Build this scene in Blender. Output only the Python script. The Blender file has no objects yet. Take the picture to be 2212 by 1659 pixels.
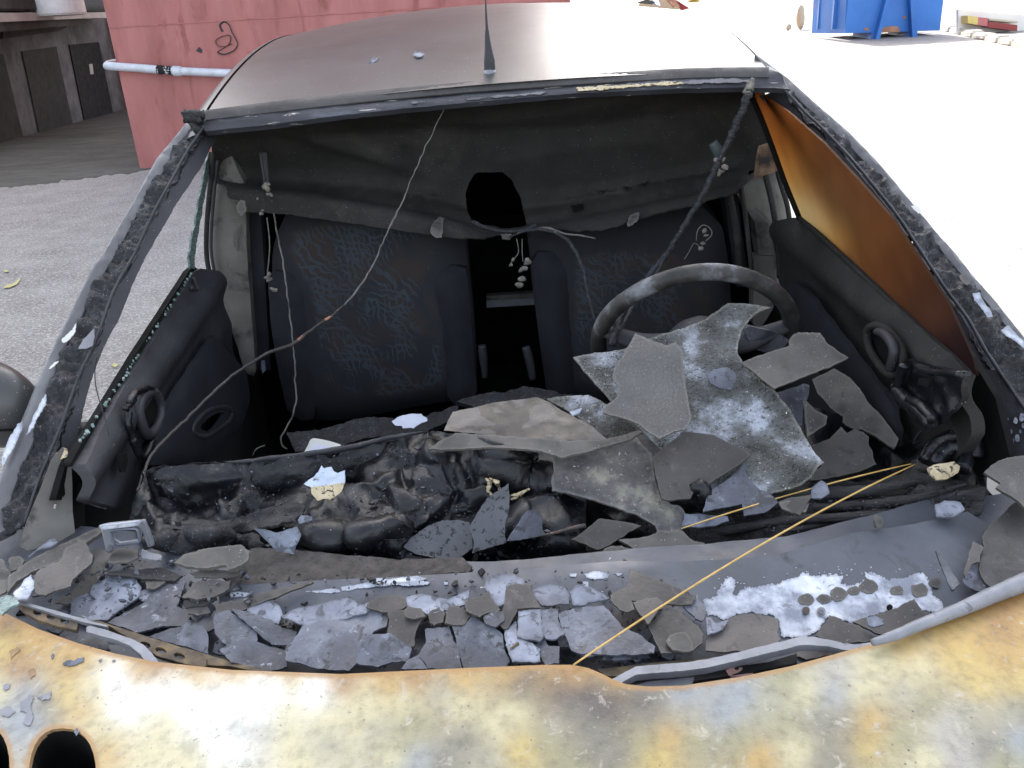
import bpy, bmesh, math, random
from mathutils import Vector, Matrix, noise
from mathutils.geometry import delaunay_2d_cdt
random.seed(7)
S = bpy.context.scene
COL = S.collection

# ---------------------------------------------------------------- camera, sky, sun, exposure
W, H, F = 2212., 1659., 1840.            # reading grid of the photograph
CAM = Vector((0, 0, 1.52))
PITCH, ROLL = math.radians(23), math.radians(3.5)
fw = Vector((0, math.cos(PITCH), -math.sin(PITCH)))
r0 = Vector((1, 0, 0)); u0 = r0.cross(fw)
rt = math.cos(ROLL) * r0 - math.sin(ROLL) * u0
up = math.sin(ROLL) * r0 + math.cos(ROLL) * u0
cd = bpy.data.cameras.new('camera'); cam = bpy.data.objects.new('camera', cd); COL.objects.link(cam)
cam.matrix_world = Matrix(((rt.x, up.x, -fw.x, CAM.x), (rt.y, up.y, -fw.y, CAM.y), (rt.z, up.z, -fw.z, CAM.z), (0, 0, 0, 1)))
cd.sensor_width = 36; cd.lens = 36 * F / W; cd.clip_start = .02; cd.clip_end = 600
S.camera = cam
SUN_EL, SUN_AZ = math.radians(36), math.radians(-2)    # sun stands behind the red building
w = bpy.data.worlds.new('World'); S.world = w; w.use_nodes = True
nt = w.node_tree; bg = nt.nodes['Background']; sk = nt.nodes.new('ShaderNodeTexSky')
sk.sky_type = 'NISHITA'; sk.sun_disc = False; sk.sun_elevation = SUN_EL; sk.sun_rotation = SUN_AZ
sk.dust_density = 2.5; sk.air_density = 1.0; sk.ozone_density = .6
hs_ = nt.nodes.new('ShaderNodeHueSaturation'); hs_.inputs['Saturation'].default_value = .46
nt.links.new(sk.outputs[0], hs_.inputs['Color']); nt.links.new(hs_.outputs[0], bg.inputs[0]); bg.inputs[1].default_value = .15
ld = bpy.data.lights.new('sun', 'SUN'); ld.energy = 3.0; ld.angle = math.radians(.5); ld.color = (1, .95, .87)
sun = bpy.data.objects.new('sun', ld); COL.objects.link(sun)
sd = Vector((math.sin(SUN_AZ) * math.cos(SUN_EL), math.cos(SUN_AZ) * math.cos(SUN_EL), math.sin(SUN_EL)))
sun.rotation_euler = sd.to_track_quat('Z', 'Y').to_euler()
S.view_settings.view_transform = 'Standard'; S.view_settings.look = 'None'
S.view_settings.gamma = 1; S.view_settings.exposure = 2.0

# ---------------------------------------------------------------- helpers: pixel of the photo -> point in the place
def ray(px, py):
    return ((px - W / 2) / F) * rt - ((py - H / 2) / F) * up + fw
def T(i, j, pts):                        # enlarged tile of the photo -> reading grid
    return [(x / 3 + 737.33 * i, y / 3 + 553 * j) for x, y in pts]
def C4(pts): return [(x * .3472 + 274.3, y * .3472 + 932.6) for x, y in pts]
def C6(pts): return [(x * .2976 + 1152, y * .2976 + 987.5) for x, y in pts]
def AX(ax, v):
    i = 'xyz'.index(ax)
    def f(px, py):
        d = ray(px, py); return CAM + d * ((v - CAM[i]) / d[i])
    return f
def PLANE(p, n):
    p = Vector(p); n = Vector(n)
    def f(px, py):
        d = ray(px, py); return CAM + d * ((p - CAM).dot(n) / d.dot(n))
    return f
def PLANE3(a, b, c): return PLANE(a, (Vector(b) - Vector(a)).cross(Vector(c) - Vector(a)))
def DEPTH(ctrl, pw=2.5, eps=30):                 # world distance Y blended between measured points
    def f(px, py):
        s = t = 0
        for x, y, Y in ctrl:
            q = 1 / (((px - x) ** 2 + (py - y) ** 2) ** (pw / 2) + eps); s += q; t += q * Y
        d = ray(px, py); return CAM + d * ((t / s - CAM.y) / d.y)
    return f
def HF(fn, dz=0):                        # where the line of sight meets the height field
    def f(px, py):
        d = ray(px, py); p = CAM + d
        t = (fn(p.x, p.y) - CAM.z) / d.z if d.z < -.02 else 1
        for _ in range(14):
            p = CAM + d * t; t = .5 * t + .5 * (fn(p.x, p.y) + dz - CAM.z) / d.z
        return CAM + d * t
    return f
def inside(x, y, P):
    c = False; n = len(P); j = n - 1
    for i in range(n):
        xi, yi = P[i]; xj, yj = P[j]
        if (yi > y) != (yj > y) and x < (xj - xi) * (y - yi) / (yj - yi) + xi: c = not c
        j = i
    return c
def densify(P, sp, jag, closed=True):
    out = []
    for i in range(len(P) if closed else len(P) - 1):
        a = Vector(P[i]); b = Vector(P[(i + 1) % len(P)]); L = (b - a).length; n = max(1, int(L / sp))
        nn = Vector((-(b - a).y, (b - a).x)).normalized() if L > 0 else Vector((0, 0))
        for k in range(n):
            q = a.lerp(b, k / n)
            if jag and k: q = q + nn * (random.uniform(-jag, jag) * .6 + 1.8 * jag * noise.noise(Vector((q.x / 19, q.y / 19, 3.3))))
            out.append((q.x, q.y))
    return out
def N(p, s, seed=0): return noise.noise(Vector((p.x * s + seed, p.y * s, p.z * s - seed)))
def lin(c): return tuple(((v / 255) / 12.92 if v / 255 <= .04045 else ((v / 255 + .055) / 1.055) ** 2.4) for v in c)

def sheet(P, mp, holes=(), sp=14, th=.003, disp=None, jag=0, tint=None, back=None, esp=None, teps=4000):
    """a thick, possibly bent sheet whose outline is traced, standing at its own distance"""
    P = densify(P, esp or sp, jag); HS = [densify(h, esp or sp, jag) for h in holes]
    vs = [Vector(p) for p in P]; es = [(i, (i + 1) % len(P)) for i in range(len(P))]
    for h in HS:
        b = len(vs); vs += [Vector(p) for p in h]; es += [(b + i, b + (i + 1) % len(h)) for i in range(len(h))]
    rim = [v.copy() for v in vs]
    x0 = min(p[0] for p in P); x1 = max(p[0] for p in P); y0 = min(p[1] for p in P); y1 = max(p[1] for p in P)
    y = y0 + sp / 2; row = 0
    while y < y1:
        x = x0 + (sp / 2 if row % 2 else 0)
        while x < x1:
            q = (x + random.uniform(-.2, .2) * sp, y + random.uniform(-.2, .2) * sp)
            if inside(*q, P) and not any(inside(*q, h) for h in HS):
                if min((q[0] - r.x) ** 2 + (q[1] - r.y) ** 2 for r in rim) > (sp * .45) ** 2: vs.append(Vector(q))
            x += sp
        y += sp * .87; row += 1
    ov, oe, of, _, _, _ = delaunay_2d_cdt(vs, es, [], 0, 1e-4)
    fs = []
    for f in of:
        cx = sum(ov[i].x for i in f) / len(f); cy = sum(ov[i].y for i in f) / len(f)
        if inside(cx, cy, P) and not any(inside(cx, cy, h) for h in HS): fs.append(tuple(f))
    used = sorted({i for f in fs for i in f}); re = {k: n for n, k in enumerate(used)}
    px = [ov[i] for i in used]; fs = [tuple(re[i] for i in f) for f in fs]
    pos = [mp(q.x, q.y) for q in px]
    nr = [Vector((0, 0, 0)) for _ in pos]; ff = []
    for f in fs:
        n = (pos[f[1]] - pos[f[0]]).cross(pos[f[2]] - pos[f[0]])
        if n.dot(CAM - pos[f[0]]) < 0: n = -n; f = f[::-1]
        ff.append(f)
        for i in f: nr[i] += n
    nr = [n.normalized() for n in nr]
    if disp: pos = [p + n * disp(p, q.x, q.y) for p, n, q in zip(pos, nr, px)]
    m = len(pos); cnt = {}
    for f in ff:
        for a, b in zip(f, f[1:] + f[:1]): cnt[(a, b)] = 1
    rimE = [(a, b) for (a, b) in cnt if (b, a) not in cnt]
    bd = Vector(back) if back else None
    allp = pos + [p + (bd if bd else -n * th) for p, n in zip(pos, nr)]
    faces = ff + [tuple(i + m for i in f[::-1]) for f in ff] + [(b, a, a + m, b + m) for a, b in rimE]
    me = bpy.data.meshes.new('sheet'); me.from_pydata([tuple(p) for p in allp], [], faces)
    me.polygons.foreach_set('use_smooth', [True] * len(faces))
    rs = {frozenset(e) for e in rimE} | {frozenset((a + m, b + m)) for a, b in rimE}
    sh = me.attributes.new('sharp_edge', 'BOOLEAN', 'EDGE')
    sh.data.foreach_set('value', [frozenset(e.vertices) in rs for e in me.edges])
    rp = [Vector((r.x, r.y)) for r in rim]
    at = me.attributes.new('rimdist', 'FLOAT', 'POINT')
    dd = [min((q - r).length_squared for r in rp) ** .5 for q in px]
    at.data.foreach_set('value', dd + dd)
    if tint:
        ca = me.attributes.new('tint', 'FLOAT_COLOR', 'POINT'); buf = []
        for q in px:
            s = 0; c = [0, 0, 0]
            for x, y, k in tint:
                wt = 1 / (((q.x - x) ** 2 + (q.y - y) ** 2) ** 1.35 + teps); s += wt
                for a in range(3): c[a] += wt * k[a]
            buf += [c[0] / s, c[1] / s, c[2] / s, 1]
        ca.data.foreach_set('color', buf + buf)
    return me

WP = {}
def obj(name, me, mat, parent=None, label=None, cat=None, group=None, kind=None, smooth=None, at=None):
    if isinstance(me, bmesh.types.BMesh):
        bm = me; me = bpy.data.meshes.new(name); bm.to_mesh(me); bm.free()
        if smooth: me.polygons.foreach_set('use_smooth', [True] * len(me.polygons))
    me.name = name
    n = len(me.vertices); c = Vector((0, 0, 0))
    if at is not None: c = Vector(at)
    elif n:
        lo = Vector([min(v.co[i] for v in me.vertices) for i in range(3)]); hi = Vector([max(v.co[i] for v in me.vertices) for i in range(3)])
        c = (lo + hi) / 2; c.z = lo.z
    me.transform(Matrix.Translation(-c))
    if mat: me.materials.append(mat)
    o = bpy.data.objects.new(name, me); COL.objects.link(o)
    if parent: o.parent = parent; o.location = c - WP[parent.name]
    else: o.location = c
    WP[o.name] = c
    tag(o, label, cat, group, kind); return o
def tag(o, label=None, cat=None, group=None, kind=None):
    if label: o['label'] = label
    if cat: o['category'] = cat
    if group: o['group'] = group
    if kind: o['kind'] = kind
def empty(name, loc, label, cat, group=None, parent=None):
    o = bpy.data.objects.new(name, None); COL.objects.link(o); o.empty_display_size = .1
    if parent: o.parent = parent; o.location = Vector(loc) - WP[parent.name]
    else: o.location = loc
    WP[o.name] = Vector(loc); tag(o, label, cat, group); return o

def tube(pts, r, seg=8, jit=0, caps=True, flat=1):
    """swept round bar through 3-D points, radius per point"""
    pts = [Vector(p) for p in pts]; n = len(pts)
    rs = r if isinstance(r, (list, tuple)) else [r] * n
    # smooth resample
    P = []; R = []
    for i in range(n - 1):
        a = pts[max(i - 1, 0)]; b = pts[i]; c = pts[i + 1]; d = pts[min(i + 2, n - 1)]
        for k in range(5):
            t = k / 5
            P.append(.5 * ((2 * b) + (c - a) * t + (2 * a - 5 * b + 4 * c - d) * t * t + (3 * b - a - 3 * c + d) * t ** 3))
            R.append(rs[i] * (1 - t) + rs[i + 1] * t)
    P.append(pts[-1]); R.append(rs[-1])
    V = []; Fc = []; u = None
    for i, p in enumerate(P):
        t = (P[min(i + 1, len(P) - 1)] - P[max(i - 1, 0)]).normalized()
        if u is None: u = t.orthogonal().normalized()
        u = (u - t * u.dot(t)).normalized(); v = t.cross(u)
        for k in range(seg):
            a = 2 * math.pi * k / seg; q = R[i] * (1 + (random.uniform(-jit, jit) if jit else 0))
            V.append(p + (u * math.cos(a) + v * math.sin(a) * flat) * q)
    for i in range(len(P) - 1):
        for k in range(seg):
            Fc.append((i * seg + k, i * seg + (k + 1) % seg, (i + 1) * seg + (k + 1) % seg, (i + 1) * seg + k))
    if caps: Fc.append(tuple(range(seg))[::-1]); Fc.append(tuple(range((len(P) - 1) * seg, len(P) * seg)))
    me = bpy.data.meshes.new('tube'); me.from_pydata([tuple(v) for v in V], [], Fc)
    me.polygons.foreach_set('use_smooth', [True] * len(Fc)); return me
def join(ms):
    bm = bmesh.new()
    for m in ms: bm.from_mesh(m)
    me = bpy.data.meshes.new('joined'); bm.to_mesh(me); bm.free(); return me
def box(c, s, rot=None, bev=0):
    bm = bmesh.new(); bmesh.ops.create_cube(bm, size=1); bmesh.ops.scale(bm, vec=s, verts=bm.verts)
    if bev: bmesh.ops.bevel(bm, geom=list(bm.edges), offset=bev, segments=2, affect='EDGES')
    if rot is not None: bmesh.ops.transform(bm, matrix=rot, verts=bm.verts)
    bmesh.ops.translate(bm, vec=c, verts=bm.verts)
    me = bpy.data.meshes.new('box'); bm.to_mesh(me); bm.free(); return me
def slab(pts, ext):                       # flat polygon of 3-D points pushed along a vector
    bm = bmesh.new(); vs = [bm.verts.new(p) for p in pts]; f = bm.faces.new(vs)
    g = bmesh.ops.extrude_face_region(bm, geom=[f]); bmesh.ops.translate(bm, vec=ext, verts=[v for v in g['geom'] if isinstance(v, bmesh.types.BMVert)])
    bmesh.ops.recalc_face_normals(bm, faces=bm.faces)
    me = bpy.data.meshes.new('slab'); bm.to_mesh(me); bm.free(); return me
def grid(fn, nu, nv, th=0):
    V = [fn(i / nu, j / nv) for j in range(nv + 1) for i in range(nu + 1)]
    Fc = [(j * (nu + 1) + i, j * (nu + 1) + i + 1, (j + 1) * (nu + 1) + i + 1, (j + 1) * (nu + 1) + i) for j in range(nv) for i in range(nu)]
    me = bpy.data.meshes.new('grid'); me.from_pydata([tuple(v) for v in V], [], Fc)
    me.polygons.foreach_set('use_smooth', [True] * len(Fc)); return me
def loop_ring(pts, r, seg=8):            # closed round bar
    pts = [Vector(p) for p in pts]; n = len(pts); V = []; Fc = []; c = sum(pts, Vector()) / n
    nrm = Vector()
    for i in range(n): nrm += (pts[i] - c).cross(pts[(i + 1) % n] - c)
    nrm.normalize()
    for i in range(n):
        t = (pts[(i + 1) % n] - pts[i - 1]).normalized(); v = t.cross(nrm)
        for k in range(seg):
            a = 2 * math.pi * k / seg; V.append(pts[i] + (nrm * math.cos(a) + v * math.sin(a)) * r)
    for i in range(n):
        for k in range(seg): Fc.append((i * seg + k, i * seg + (k + 1) % seg, ((i + 1) % n) * seg + (k + 1) % seg, ((i + 1) % n) * seg + k))
    me = bpy.data.meshes.new('ring'); me.from_pydata([tuple(v) for v in V], [], Fc)
    me.polygons.foreach_set('use_smooth', [True] * len(Fc)); return me
def smooth_loop(P, n=40):                # closed Catmull-Rom
    out = []; m = len(P); P = [Vector(p) for p in P]
    for k in range(n):
        s = k / n * m; i = int(s); t = s - i; a, b, c, d = P[i - 1], P[i], P[(i + 1) % m], P[(i + 2) % m]
        out.append(.5 * ((2 * b) + (c - a) * t + (2 * a - 5 * b + 4 * c - d) * t * t + (3 * b - a - 3 * c + d) * t ** 3))
    return out

# ---------------------------------------------------------------- materials (all procedural)
def mat(name, cols, scale=20, detail=8, rough=(.6, .8), bump=.3, bscale=120, bdist=.002, metal=0, spec=.5, speck=None, tint=False, vor=None, streak=None, rimc=None, dark=None, rnd=.0, coat=0, cell=None):
    m = bpy.data.materials.new(name); m.use_nodes = True; nt = m.node_tree; ns = nt.nodes; L = nt.links.new
    b = ns['Principled BSDF']; tc = ns.new('ShaderNodeTexCoord'); oi = ns.new('ShaderNodeObjectInfo')
    add = ns.new('ShaderNodeVectorMath'); add.operation = 'ADD'; L(tc.outputs['Object'], add.inputs[0])
    ml = ns.new('ShaderNodeVectorMath'); ml.operation = 'SCALE'; ml.inputs[3].default_value = 13.7
    cb = ns.new('ShaderNodeCombineXYZ')
    for i in range(3): L(oi.outputs['Random'], cb.inputs[i])
    L(cb.outputs[0], ml.inputs[0]); L(ml.outputs[0], add.inputs[1]); vec = add.outputs[0]
    if streak:
        mp = ns.new('ShaderNodeMapping'); mp.inputs['Scale'].default_value = streak; L(vec, mp.inputs[0]); vec2 = mp.outputs[0]
    else: vec2 = vec
    def nz(sc, de=8, ro=.6, v=None, dist=0):
        n = ns.new('ShaderNodeTexNoise'); n.inputs['Scale'].default_value = sc; n.inputs['Detail'].default_value = de
        n.inputs['Roughness'].default_value = ro; n.inputs['Distortion'].default_value = dist; L(v or vec2, n.inputs['Vector']); return n.outputs['Fac']
    def ramp(fac, stops):
        r = ns.new('ShaderNodeValToRGB'); e = r.color_ramp.elements
        while len(e) < len(stops): e.new(.5)
        for k, (p, c) in enumerate(stops): e[k].position = p; e[k].color = (*c, 1)
        L(fac, r.inputs[0]); return r.outputs[0]
    def mix(f, a, c2, mode='MIX'):
        x = ns.new('ShaderNodeMix'); x.data_type = 'RGBA'; x.blend_type = mode
        if isinstance(f, float): x.inputs[0].default_value = f
        else: L(f, x.inputs[0])
        for s, q in ((6, a), (7, c2)):
            if isinstance(q, tuple): x.inputs[s].default_value = (*q, 1)
            else: L(q, x.inputs[s])
        return x.outputs[2]
    def mrange(f, a, c, lo=0., hi=1.):
        x = ns.new('ShaderNodeMapRange'); x.inputs[1].default_value = a; x.inputs[2].default_value = c; x.inputs[3].default_value = lo; x.inputs[4].default_value = hi
        L(f, x.inputs[0]); return x.outputs[0]
    base = nz(scale, detail)
    col = ramp(base, cols)
    if tint:
        a = ns.new('ShaderNodeAttribute'); a.attribute_name = 'tint'; col = mix(1., a.outputs['Color'], col, 'MULTIPLY')
    if dark: # darker blotches with their own shape: (scale, lo, hi, colour)
        for (sc, lo, hi, c) in dark: col = mix(mrange(nz(sc, 6, .65, dist=.6), lo, hi), col, c)
    if cell: # network of cracks: (scale, width, colour)
        dn = ns.new('ShaderNodeTexNoise'); dn.inputs['Scale'].default_value = cell[0] * .8; dn.inputs['Detail'].default_value = 3; L(vec, dn.inputs['Vector'])
        sc_ = ns.new('ShaderNodeVectorMath'); sc_.operation = 'SCALE'; sc_.inputs[3].default_value = .9 / cell[0]; L(dn.outputs['Color'], sc_.inputs[0])
        ad = ns.new('ShaderNodeVectorMath'); ad.operation = 'ADD'; L(vec, ad.inputs[0]); L(sc_.outputs[0], ad.inputs[1])
        v = ns.new('ShaderNodeTexVoronoi'); v.feature = 'DISTANCE_TO_EDGE'; v.inputs['Scale'].default_value = cell[0]; L(ad.outputs[0], v.inputs['Vector'])
        nn_ = mrange(nz(cell[0] * 1.5, 3), .35, .65, -cell[1] * .7, cell[1]); q = ns.new('ShaderNodeMath'); q.operation = 'ADD'; L(v.outputs['Distance'], q.inputs[0]); L(nn_, q.inputs[1])
        col = mix(mrange(q.outputs[0], cell[1], cell[1] * 1.35, 1., 0.), col, cell[2])
    if rnd:
        r = mrange(oi.outputs['Random'], 0, 1, 1 - rnd, 1 + rnd); g = ns.new('ShaderNodeCombineXYZ')
        for i in range(3): L(r, g.inputs[i])
        col = mix(1., col, g.outputs[0], 'MULTIPLY')
    if rimc:
        a = ns.new('ShaderNodeAttribute'); a.attribute_name = 'rimdist'
        nn = nz(60, 4); q = ns.new('ShaderNodeMath'); q.operation = 'MULTIPLY_ADD'; L(nn, q.inputs[0]); q.inputs[1].default_value = -rimc[1] * 1.2; L(a.outputs['Fac'], q.inputs[2])
        col = mix(mrange(q.outputs[0], 0, rimc[1], rimc[2], 0.), col, rimc[0])
    if speck:
        for (sc, thr, c) in speck:
            v = ns.new('ShaderNodeTexVoronoi'); v.inputs['Scale'].default_value = sc; L(vec, v.inputs['Vector'])
            wn = nz(sc * .25, 3, v=vec); q = ns.new('ShaderNodeMath'); q.operation = 'MULTIPLY'; L(mrange(wn, .45, .62), q.inputs[0])
            L(mrange(v.outputs['Distance'], thr, thr * .5), q.inputs[1]); col = mix(q.outputs[0], col, c)
    L(col, b.inputs['Base Color'])
    L(mrange(nz(scale * 2.3, 5), .3, .7, *rough), b.inputs['Roughness'])
    b.inputs['Metallic'].default_value = metal; b.inputs['Specular IOR Level'].default_value = spec
    if coat: b.inputs['Coat Weight'].default_value = coat; b.inputs['Coat Roughness'].default_value = .12
    if bump:
        bp = ns.new('ShaderNodeBump'); bp.inputs['Strength'].default_value = bump; bp.inputs['Distance'].default_value = bdist
        hgt = nz(bscale, 6, .65)
        if vor:
            v = ns.new('ShaderNodeTexVoronoi'); v.feature = vor[1]; v.inputs['Scale'].default_value = vor[0]; L(vec, v.inputs['Vector'])
            q = ns.new('ShaderNodeMath'); q.operation = 'MULTIPLY_ADD'; L(mrange(v.outputs['Distance'], 0, vor[2]), q.inputs[0]); q.inputs[1].default_value = vor[3]; L(hgt, q.inputs[2]); hgt = q.outputs[0]
        L(hgt, bp.inputs['Height']); L(bp.outputs[0], b.inputs['Normal'])
    return m
g = lambda v: (v, v, v)
M = {}
WHT = (.75, .78, .85)
M['soot_paint'] = mat('soot_paint', [(.3, (.048, .048, .048)), (.7, (.075, .075, .076))], 5, rough=(.31, .36), bump=.02, bscale=300, spec=.5, speck=[(130, .16, (.45, .45, .47))], rnd=0)
M['soot_dull'] = mat('soot_dull', [(.3, (.034, .032, .031)), (.7, (.066, .062, .06))], 9, rough=(.5, .75), bump=.25, bscale=140, speck=[(160, .15, (.35, .35, .38))], rnd=0)
M['header'] = mat('header', [(.35, (.018, .019, .023)), (.6, (.038, .04, .05)), (.75, (.14, .15, .18))], 14, rough=(.4, .7), bump=.3, bscale=90, streak=(.35, 1, 2.5), dark=[(60, .62, .72, (.55, .52, .45))], rnd=0)
M['char'] = mat('char', [(.3, (.004, .004, .005)), (.6, (.014, .014, .017)), (.75, (.06, .06, .07))], 60, rough=(.35, .8), bump=.9, bscale=160, bdist=.004, speck=[(240, .2, (.35, .36, .4))], rnd=.2)
M['black'] = mat('black', [(.3, g(.003)), (.7, g(.009))], 12, rough=(.8, .95), bump=.2, spec=.15, rnd=0)
M['melt'] = mat('melt', [(.35, (.002, .0022, .003)), (.7, (.008, .009, .0135))], 14, rough=(.28, .5), bump=.5, spec=.45, bscale=55, bdist=.004, speck=[(150, .14, (.35, .37, .42))], dark=[(9, .55, .7, (.010, .010, .012))], rnd=.1)
M['cloth'] = mat('cloth', [(.25, (.011, .0105, .010)), (.75, (.036, .034, .032))], 6, rough=(.75, .95), bump=.3, bscale=180, tint=False, speck=[(150, .14, (.25, .25, .25))], dark=[(5, .55, .75, (.05, .047, .043))], spec=.3, rnd=0)
M['ash'] = mat('ash', [(.3, (.028, .025, .024)), (.7, (.085, .076, .07))], 55, rough=(.85, 1), bump=.8, bscale=200, bdist=.003, speck=[(260, .3, (.012, .012, .012))], rnd=0)
M['padding'] = mat('padding', [(.3, (.012, .0115, .012)), (.55, (.038, .036, .037)), (.75, (.085, .082, .088))], 22, rough=(.6, .9), bump=.9, bscale=60, bdist=.006, streak=(.5, 2, 3), speck=[(200, .15, (.4, .42, .48))], rnd=.1)
M['panel'] = mat('panel', [(.3, (.014, .014, .017)), (.7, (.034, .034, .041))], 7, rough=(.5, .7), bump=.25, bscale=160, speck=[(140, .13, (.3, .3, .33))], rnd=.1)
M['insert'] = mat('insert', [(.3, (.012, .0125, .016)), (.7, (.022, .023, .029))], 9, rough=(.85, .95), bump=.3, bscale=500, spec=.2, rnd=0)
M['beige'] = mat('beige', [(.3, (.085, .08, .072)), (.7, (.16, .15, .135))], 9, rough=(.6, .8), bump=.2, dark=[(14, .52, .66, (.03, .028, .026))], rnd=0)
M['slate'] = mat('slate', [(.34, (.026, .029, .038)), (.5, (.064, .069, .090)), (.66, (.13, .14, .175))], 11, rough=(.36, .62), bump=.4, bscale=150, dark=[(38, .56, .64, (.035, .037, .045)), (16, .56, .66, (.15, .165, .20)), (55, .58, .62, (.03, .032, .04)), (90, .62, .68, (.22, .24, .28))], rnd=.3)
M['pale'] = mat('pale', [(.35, (.08, .09, .12)), (.65, (.27, .295, .36))], 16, rough=(.45, .7), bump=.22, bscale=120, dark=[(70, .54, .62, (.06, .066, .085))], rimc=((.05, .055, .07), 3, .35), rnd=.12)
M['brown'] = mat('brown', [(.34, (.024, .022, .021)), (.66, (.060, .053, .050))], 7, rough=(.40, .66), bump=.3, bscale=160, dark=[(24, .6, .75, (.11, .10, .098)), (50, .60, .66, (.022, .02, .02))], rimc=((.12, .11, .09), 2, .2), speck=[(170, .12, (.35, .34, .34))], rnd=.25)
M['dusty'] = mat('dusty', [(.35, (.032, .030, .029)), (.65, (.10, .093, .085))], 12, rough=(.6, .8), bump=.3, bscale=110, dark=[(30, .58, .7, (.04, .038, .036))], rimc=((.22, .205, .18), 3,.18), speck=[(180, .15, (.5, .5, .5))], rnd=.1)
M['crazed'] = mat('crazed', [(.36, (.022, .025, .023)), (.5, (.10, .105, .105)), (.63, (.40, .43, .50))], 12, rough=(.3, .6), bump=1., bscale=210, bdist=.004, vor=(190, 'F1', .4, .8), dark=[(120, .58, .66, (.025, .027, .025)), (200, .63, .70, (.8, .82, .85))], rimc=((.45, .45, .38), 4,.18), rnd=.05)
M['crackle'] = mat('crackle', [(.3, (.075, .072, .07)), (.7, (.13, .124, .12))], 10, rough=(.55, .8), bump=.9, bscale=200, bdist=.003, vor=(150, 'DISTANCE_TO_EDGE', .10, .3), rimc=((.3, .28, .25), 4,.18), speck=[(220, .15, (.55, .55, .58))], rnd=.05)
M['pitted'] = mat('pitted', [(.35, (.04, .037, .037)), (.52, (.10, .092, .09)), (.65, (.24, .23, .18))], 18, rough=(.35, .65), bump=1, bscale=60, bdist=.006, dark=[(55, .6, .66, (.05, .047, .047)), (160, .62, .7, (.5, .5, .5))], rimc=((.3, .3, .27), 4,.18), rnd=.05)
M['wet'] = mat('wet', [(.3, (.046, .041, .039)), (.7, (.062, .056, .053))], 14, spec=.4, rough=(.2, .32), bump=.1, bscale=80, cell=(12, .13, (.010, .006, .004)), rnd=0)
M['white_metal'] = mat('white_metal', [(.38, (.18, .20, .25)), (.5, (.42, .45, .52)), (.62, (.60, .63, .68))], 24, rough=(.4, .6), bump=.25, dark=[(60, .58, .66, (.16, .17, .21)), (14, .58, .7, (.28, .30, .35))], rimc=((.2, .22, .27), 2.5, .5), rnd=0)
M['alu'] = mat('alu', [(.3, (.14, .145, .16)), (.7, (.25, .255, .285))], 20, rough=(.4, .6), bump=.25, bscale=150, dark=[(50, .6, .7, (.1, .1, .12))], spec=.6, rnd=.05)
M['scorch'] = mat('scorch', [(.3, (.20, .12, .055)), (.7, (.30, .19, .09))], 30, rough=(.5, .7), bump=.4, rnd=0)
M['spotted'] = mat('spotted', [(.34, (.045, .047, .052)), (.66, (.095, .098, .11))], 12, rough=(.4, .6), bump=.3, dark=[(110, .56, .60, (.008, .008, .009))], rnd=0)
M['rusty'] = mat('rusty', [(.3, (.035, .028, .022)), (.5, (.09, .065, .04)), (.7, (.22, .15, .065))], 26, rough=(.6, .85), bump=.6, bscale=130, rnd=0)
M['hood'] = mat('hood', [(.32, g(.76)), (.5, g(1.0)), (.68, g(1.12))], 70, rough=(.38, .62), bump=.5, bscale=380, bdist=.0015, tint=True, spec=.5,
                dark=[(30, .62, .72, (.40, .37, .32)), (50, .60, .72, (.40, .36, .28)), (130, .62, .70, (.26, .24, .19))], speck=[(75, .13, (.09, .08, .08))], rimc=((.32, .17, .05), 9, .75), rnd=0)
M['cowl'] = mat('cowl', [(.3, (.045, .05, .063)), (.7, (.085, .092, .115))], 9, rough=(.35, .6), bump=.15, dark=[(16, .56, .70, (.03, .03, .036)), (90, .69, .73, (.6, .63, .7))], rnd=0)
M['frame_grey'] = mat('frame_grey', [(.35, (.065, .065, .07)), (.65, (.15, .15, .16))], 9, rough=(.35, .55), bump=.2, dark=[(22, .6, .72, (.09, .09, .10)), (60, .68, .74, (.5, .5, .55))], streak=(1, .6, .6), rnd=0)
M['amber'] = None
M['straw'] = mat('straw', [(.3, (.42, .25, .06)), (.7, (.62, .42, .14))], 60, rough=(.4, .6), bump=.2, rnd=0)
M['copper'] = mat('copper', [(.35, (.02, .018, .018)), (.55, (.05, .04, .035)), (.64, (.45, .2, .12))], 45, rough=(.5, .8), bump=.6, rnd=0)
M['cable'] = mat('cable', [(.3, (.008, .008, .010)), (.6, (.028, .029, .035)), (.75, (.12, .125, .14))], 120, rough=(.5, .8), bump=1, bscale=300, bdist=.003, rnd=0)
M['string'] = mat('string', [(.3, (.07, .066, .06)), (.7, (.18, .17, .16))], 60, rough=(.6, .8), bump=.3, rnd=0)
M['ashclump'] = mat('ashclump', [(.3, (.05, .045, .04)), (.7, (.26, .24, .205))], 90, rough=(.7, .9), bump=.8, bscale=200, rnd=.1)
M['paper'] = mat('paper', [(.3, (.45, .47, .55)), (.7, (.62, .65, .74))], 20, rough=(.6, .8), bump=.1, rnd=0)
M['foil'] = mat('foil', [(.3, (.42, .48, .58)), (.7, (.6, .66, .75))], 60, rough=(.25, .5), bump=.5, metal=.3, tint=False, dark=[(110, .58, .64, (.1, .1, .1))], rnd=0)
M['gold'] = mat('gold', [(.3, (.38, .30, .17)), (.7, (.62, .52, .34))], 60, rough=(.4, .6), bump=.5, dark=[(100, .55, .60, (.04, .035, .03))], rnd=0)
M['greenglass'] = mat('greenglass', [(.3, (.05, .09, .085)), (.7, (.26, .36, .34))], 120, rough=(.1, .4), bump=.6, bscale=300, rnd=.3)
M['cream'] = mat('cream', [(.3, (.5, .5, .46)), (.7, (.62, .62, .58))], 20, rough=(.5, .7), bump=.1, rnd=0)

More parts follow.
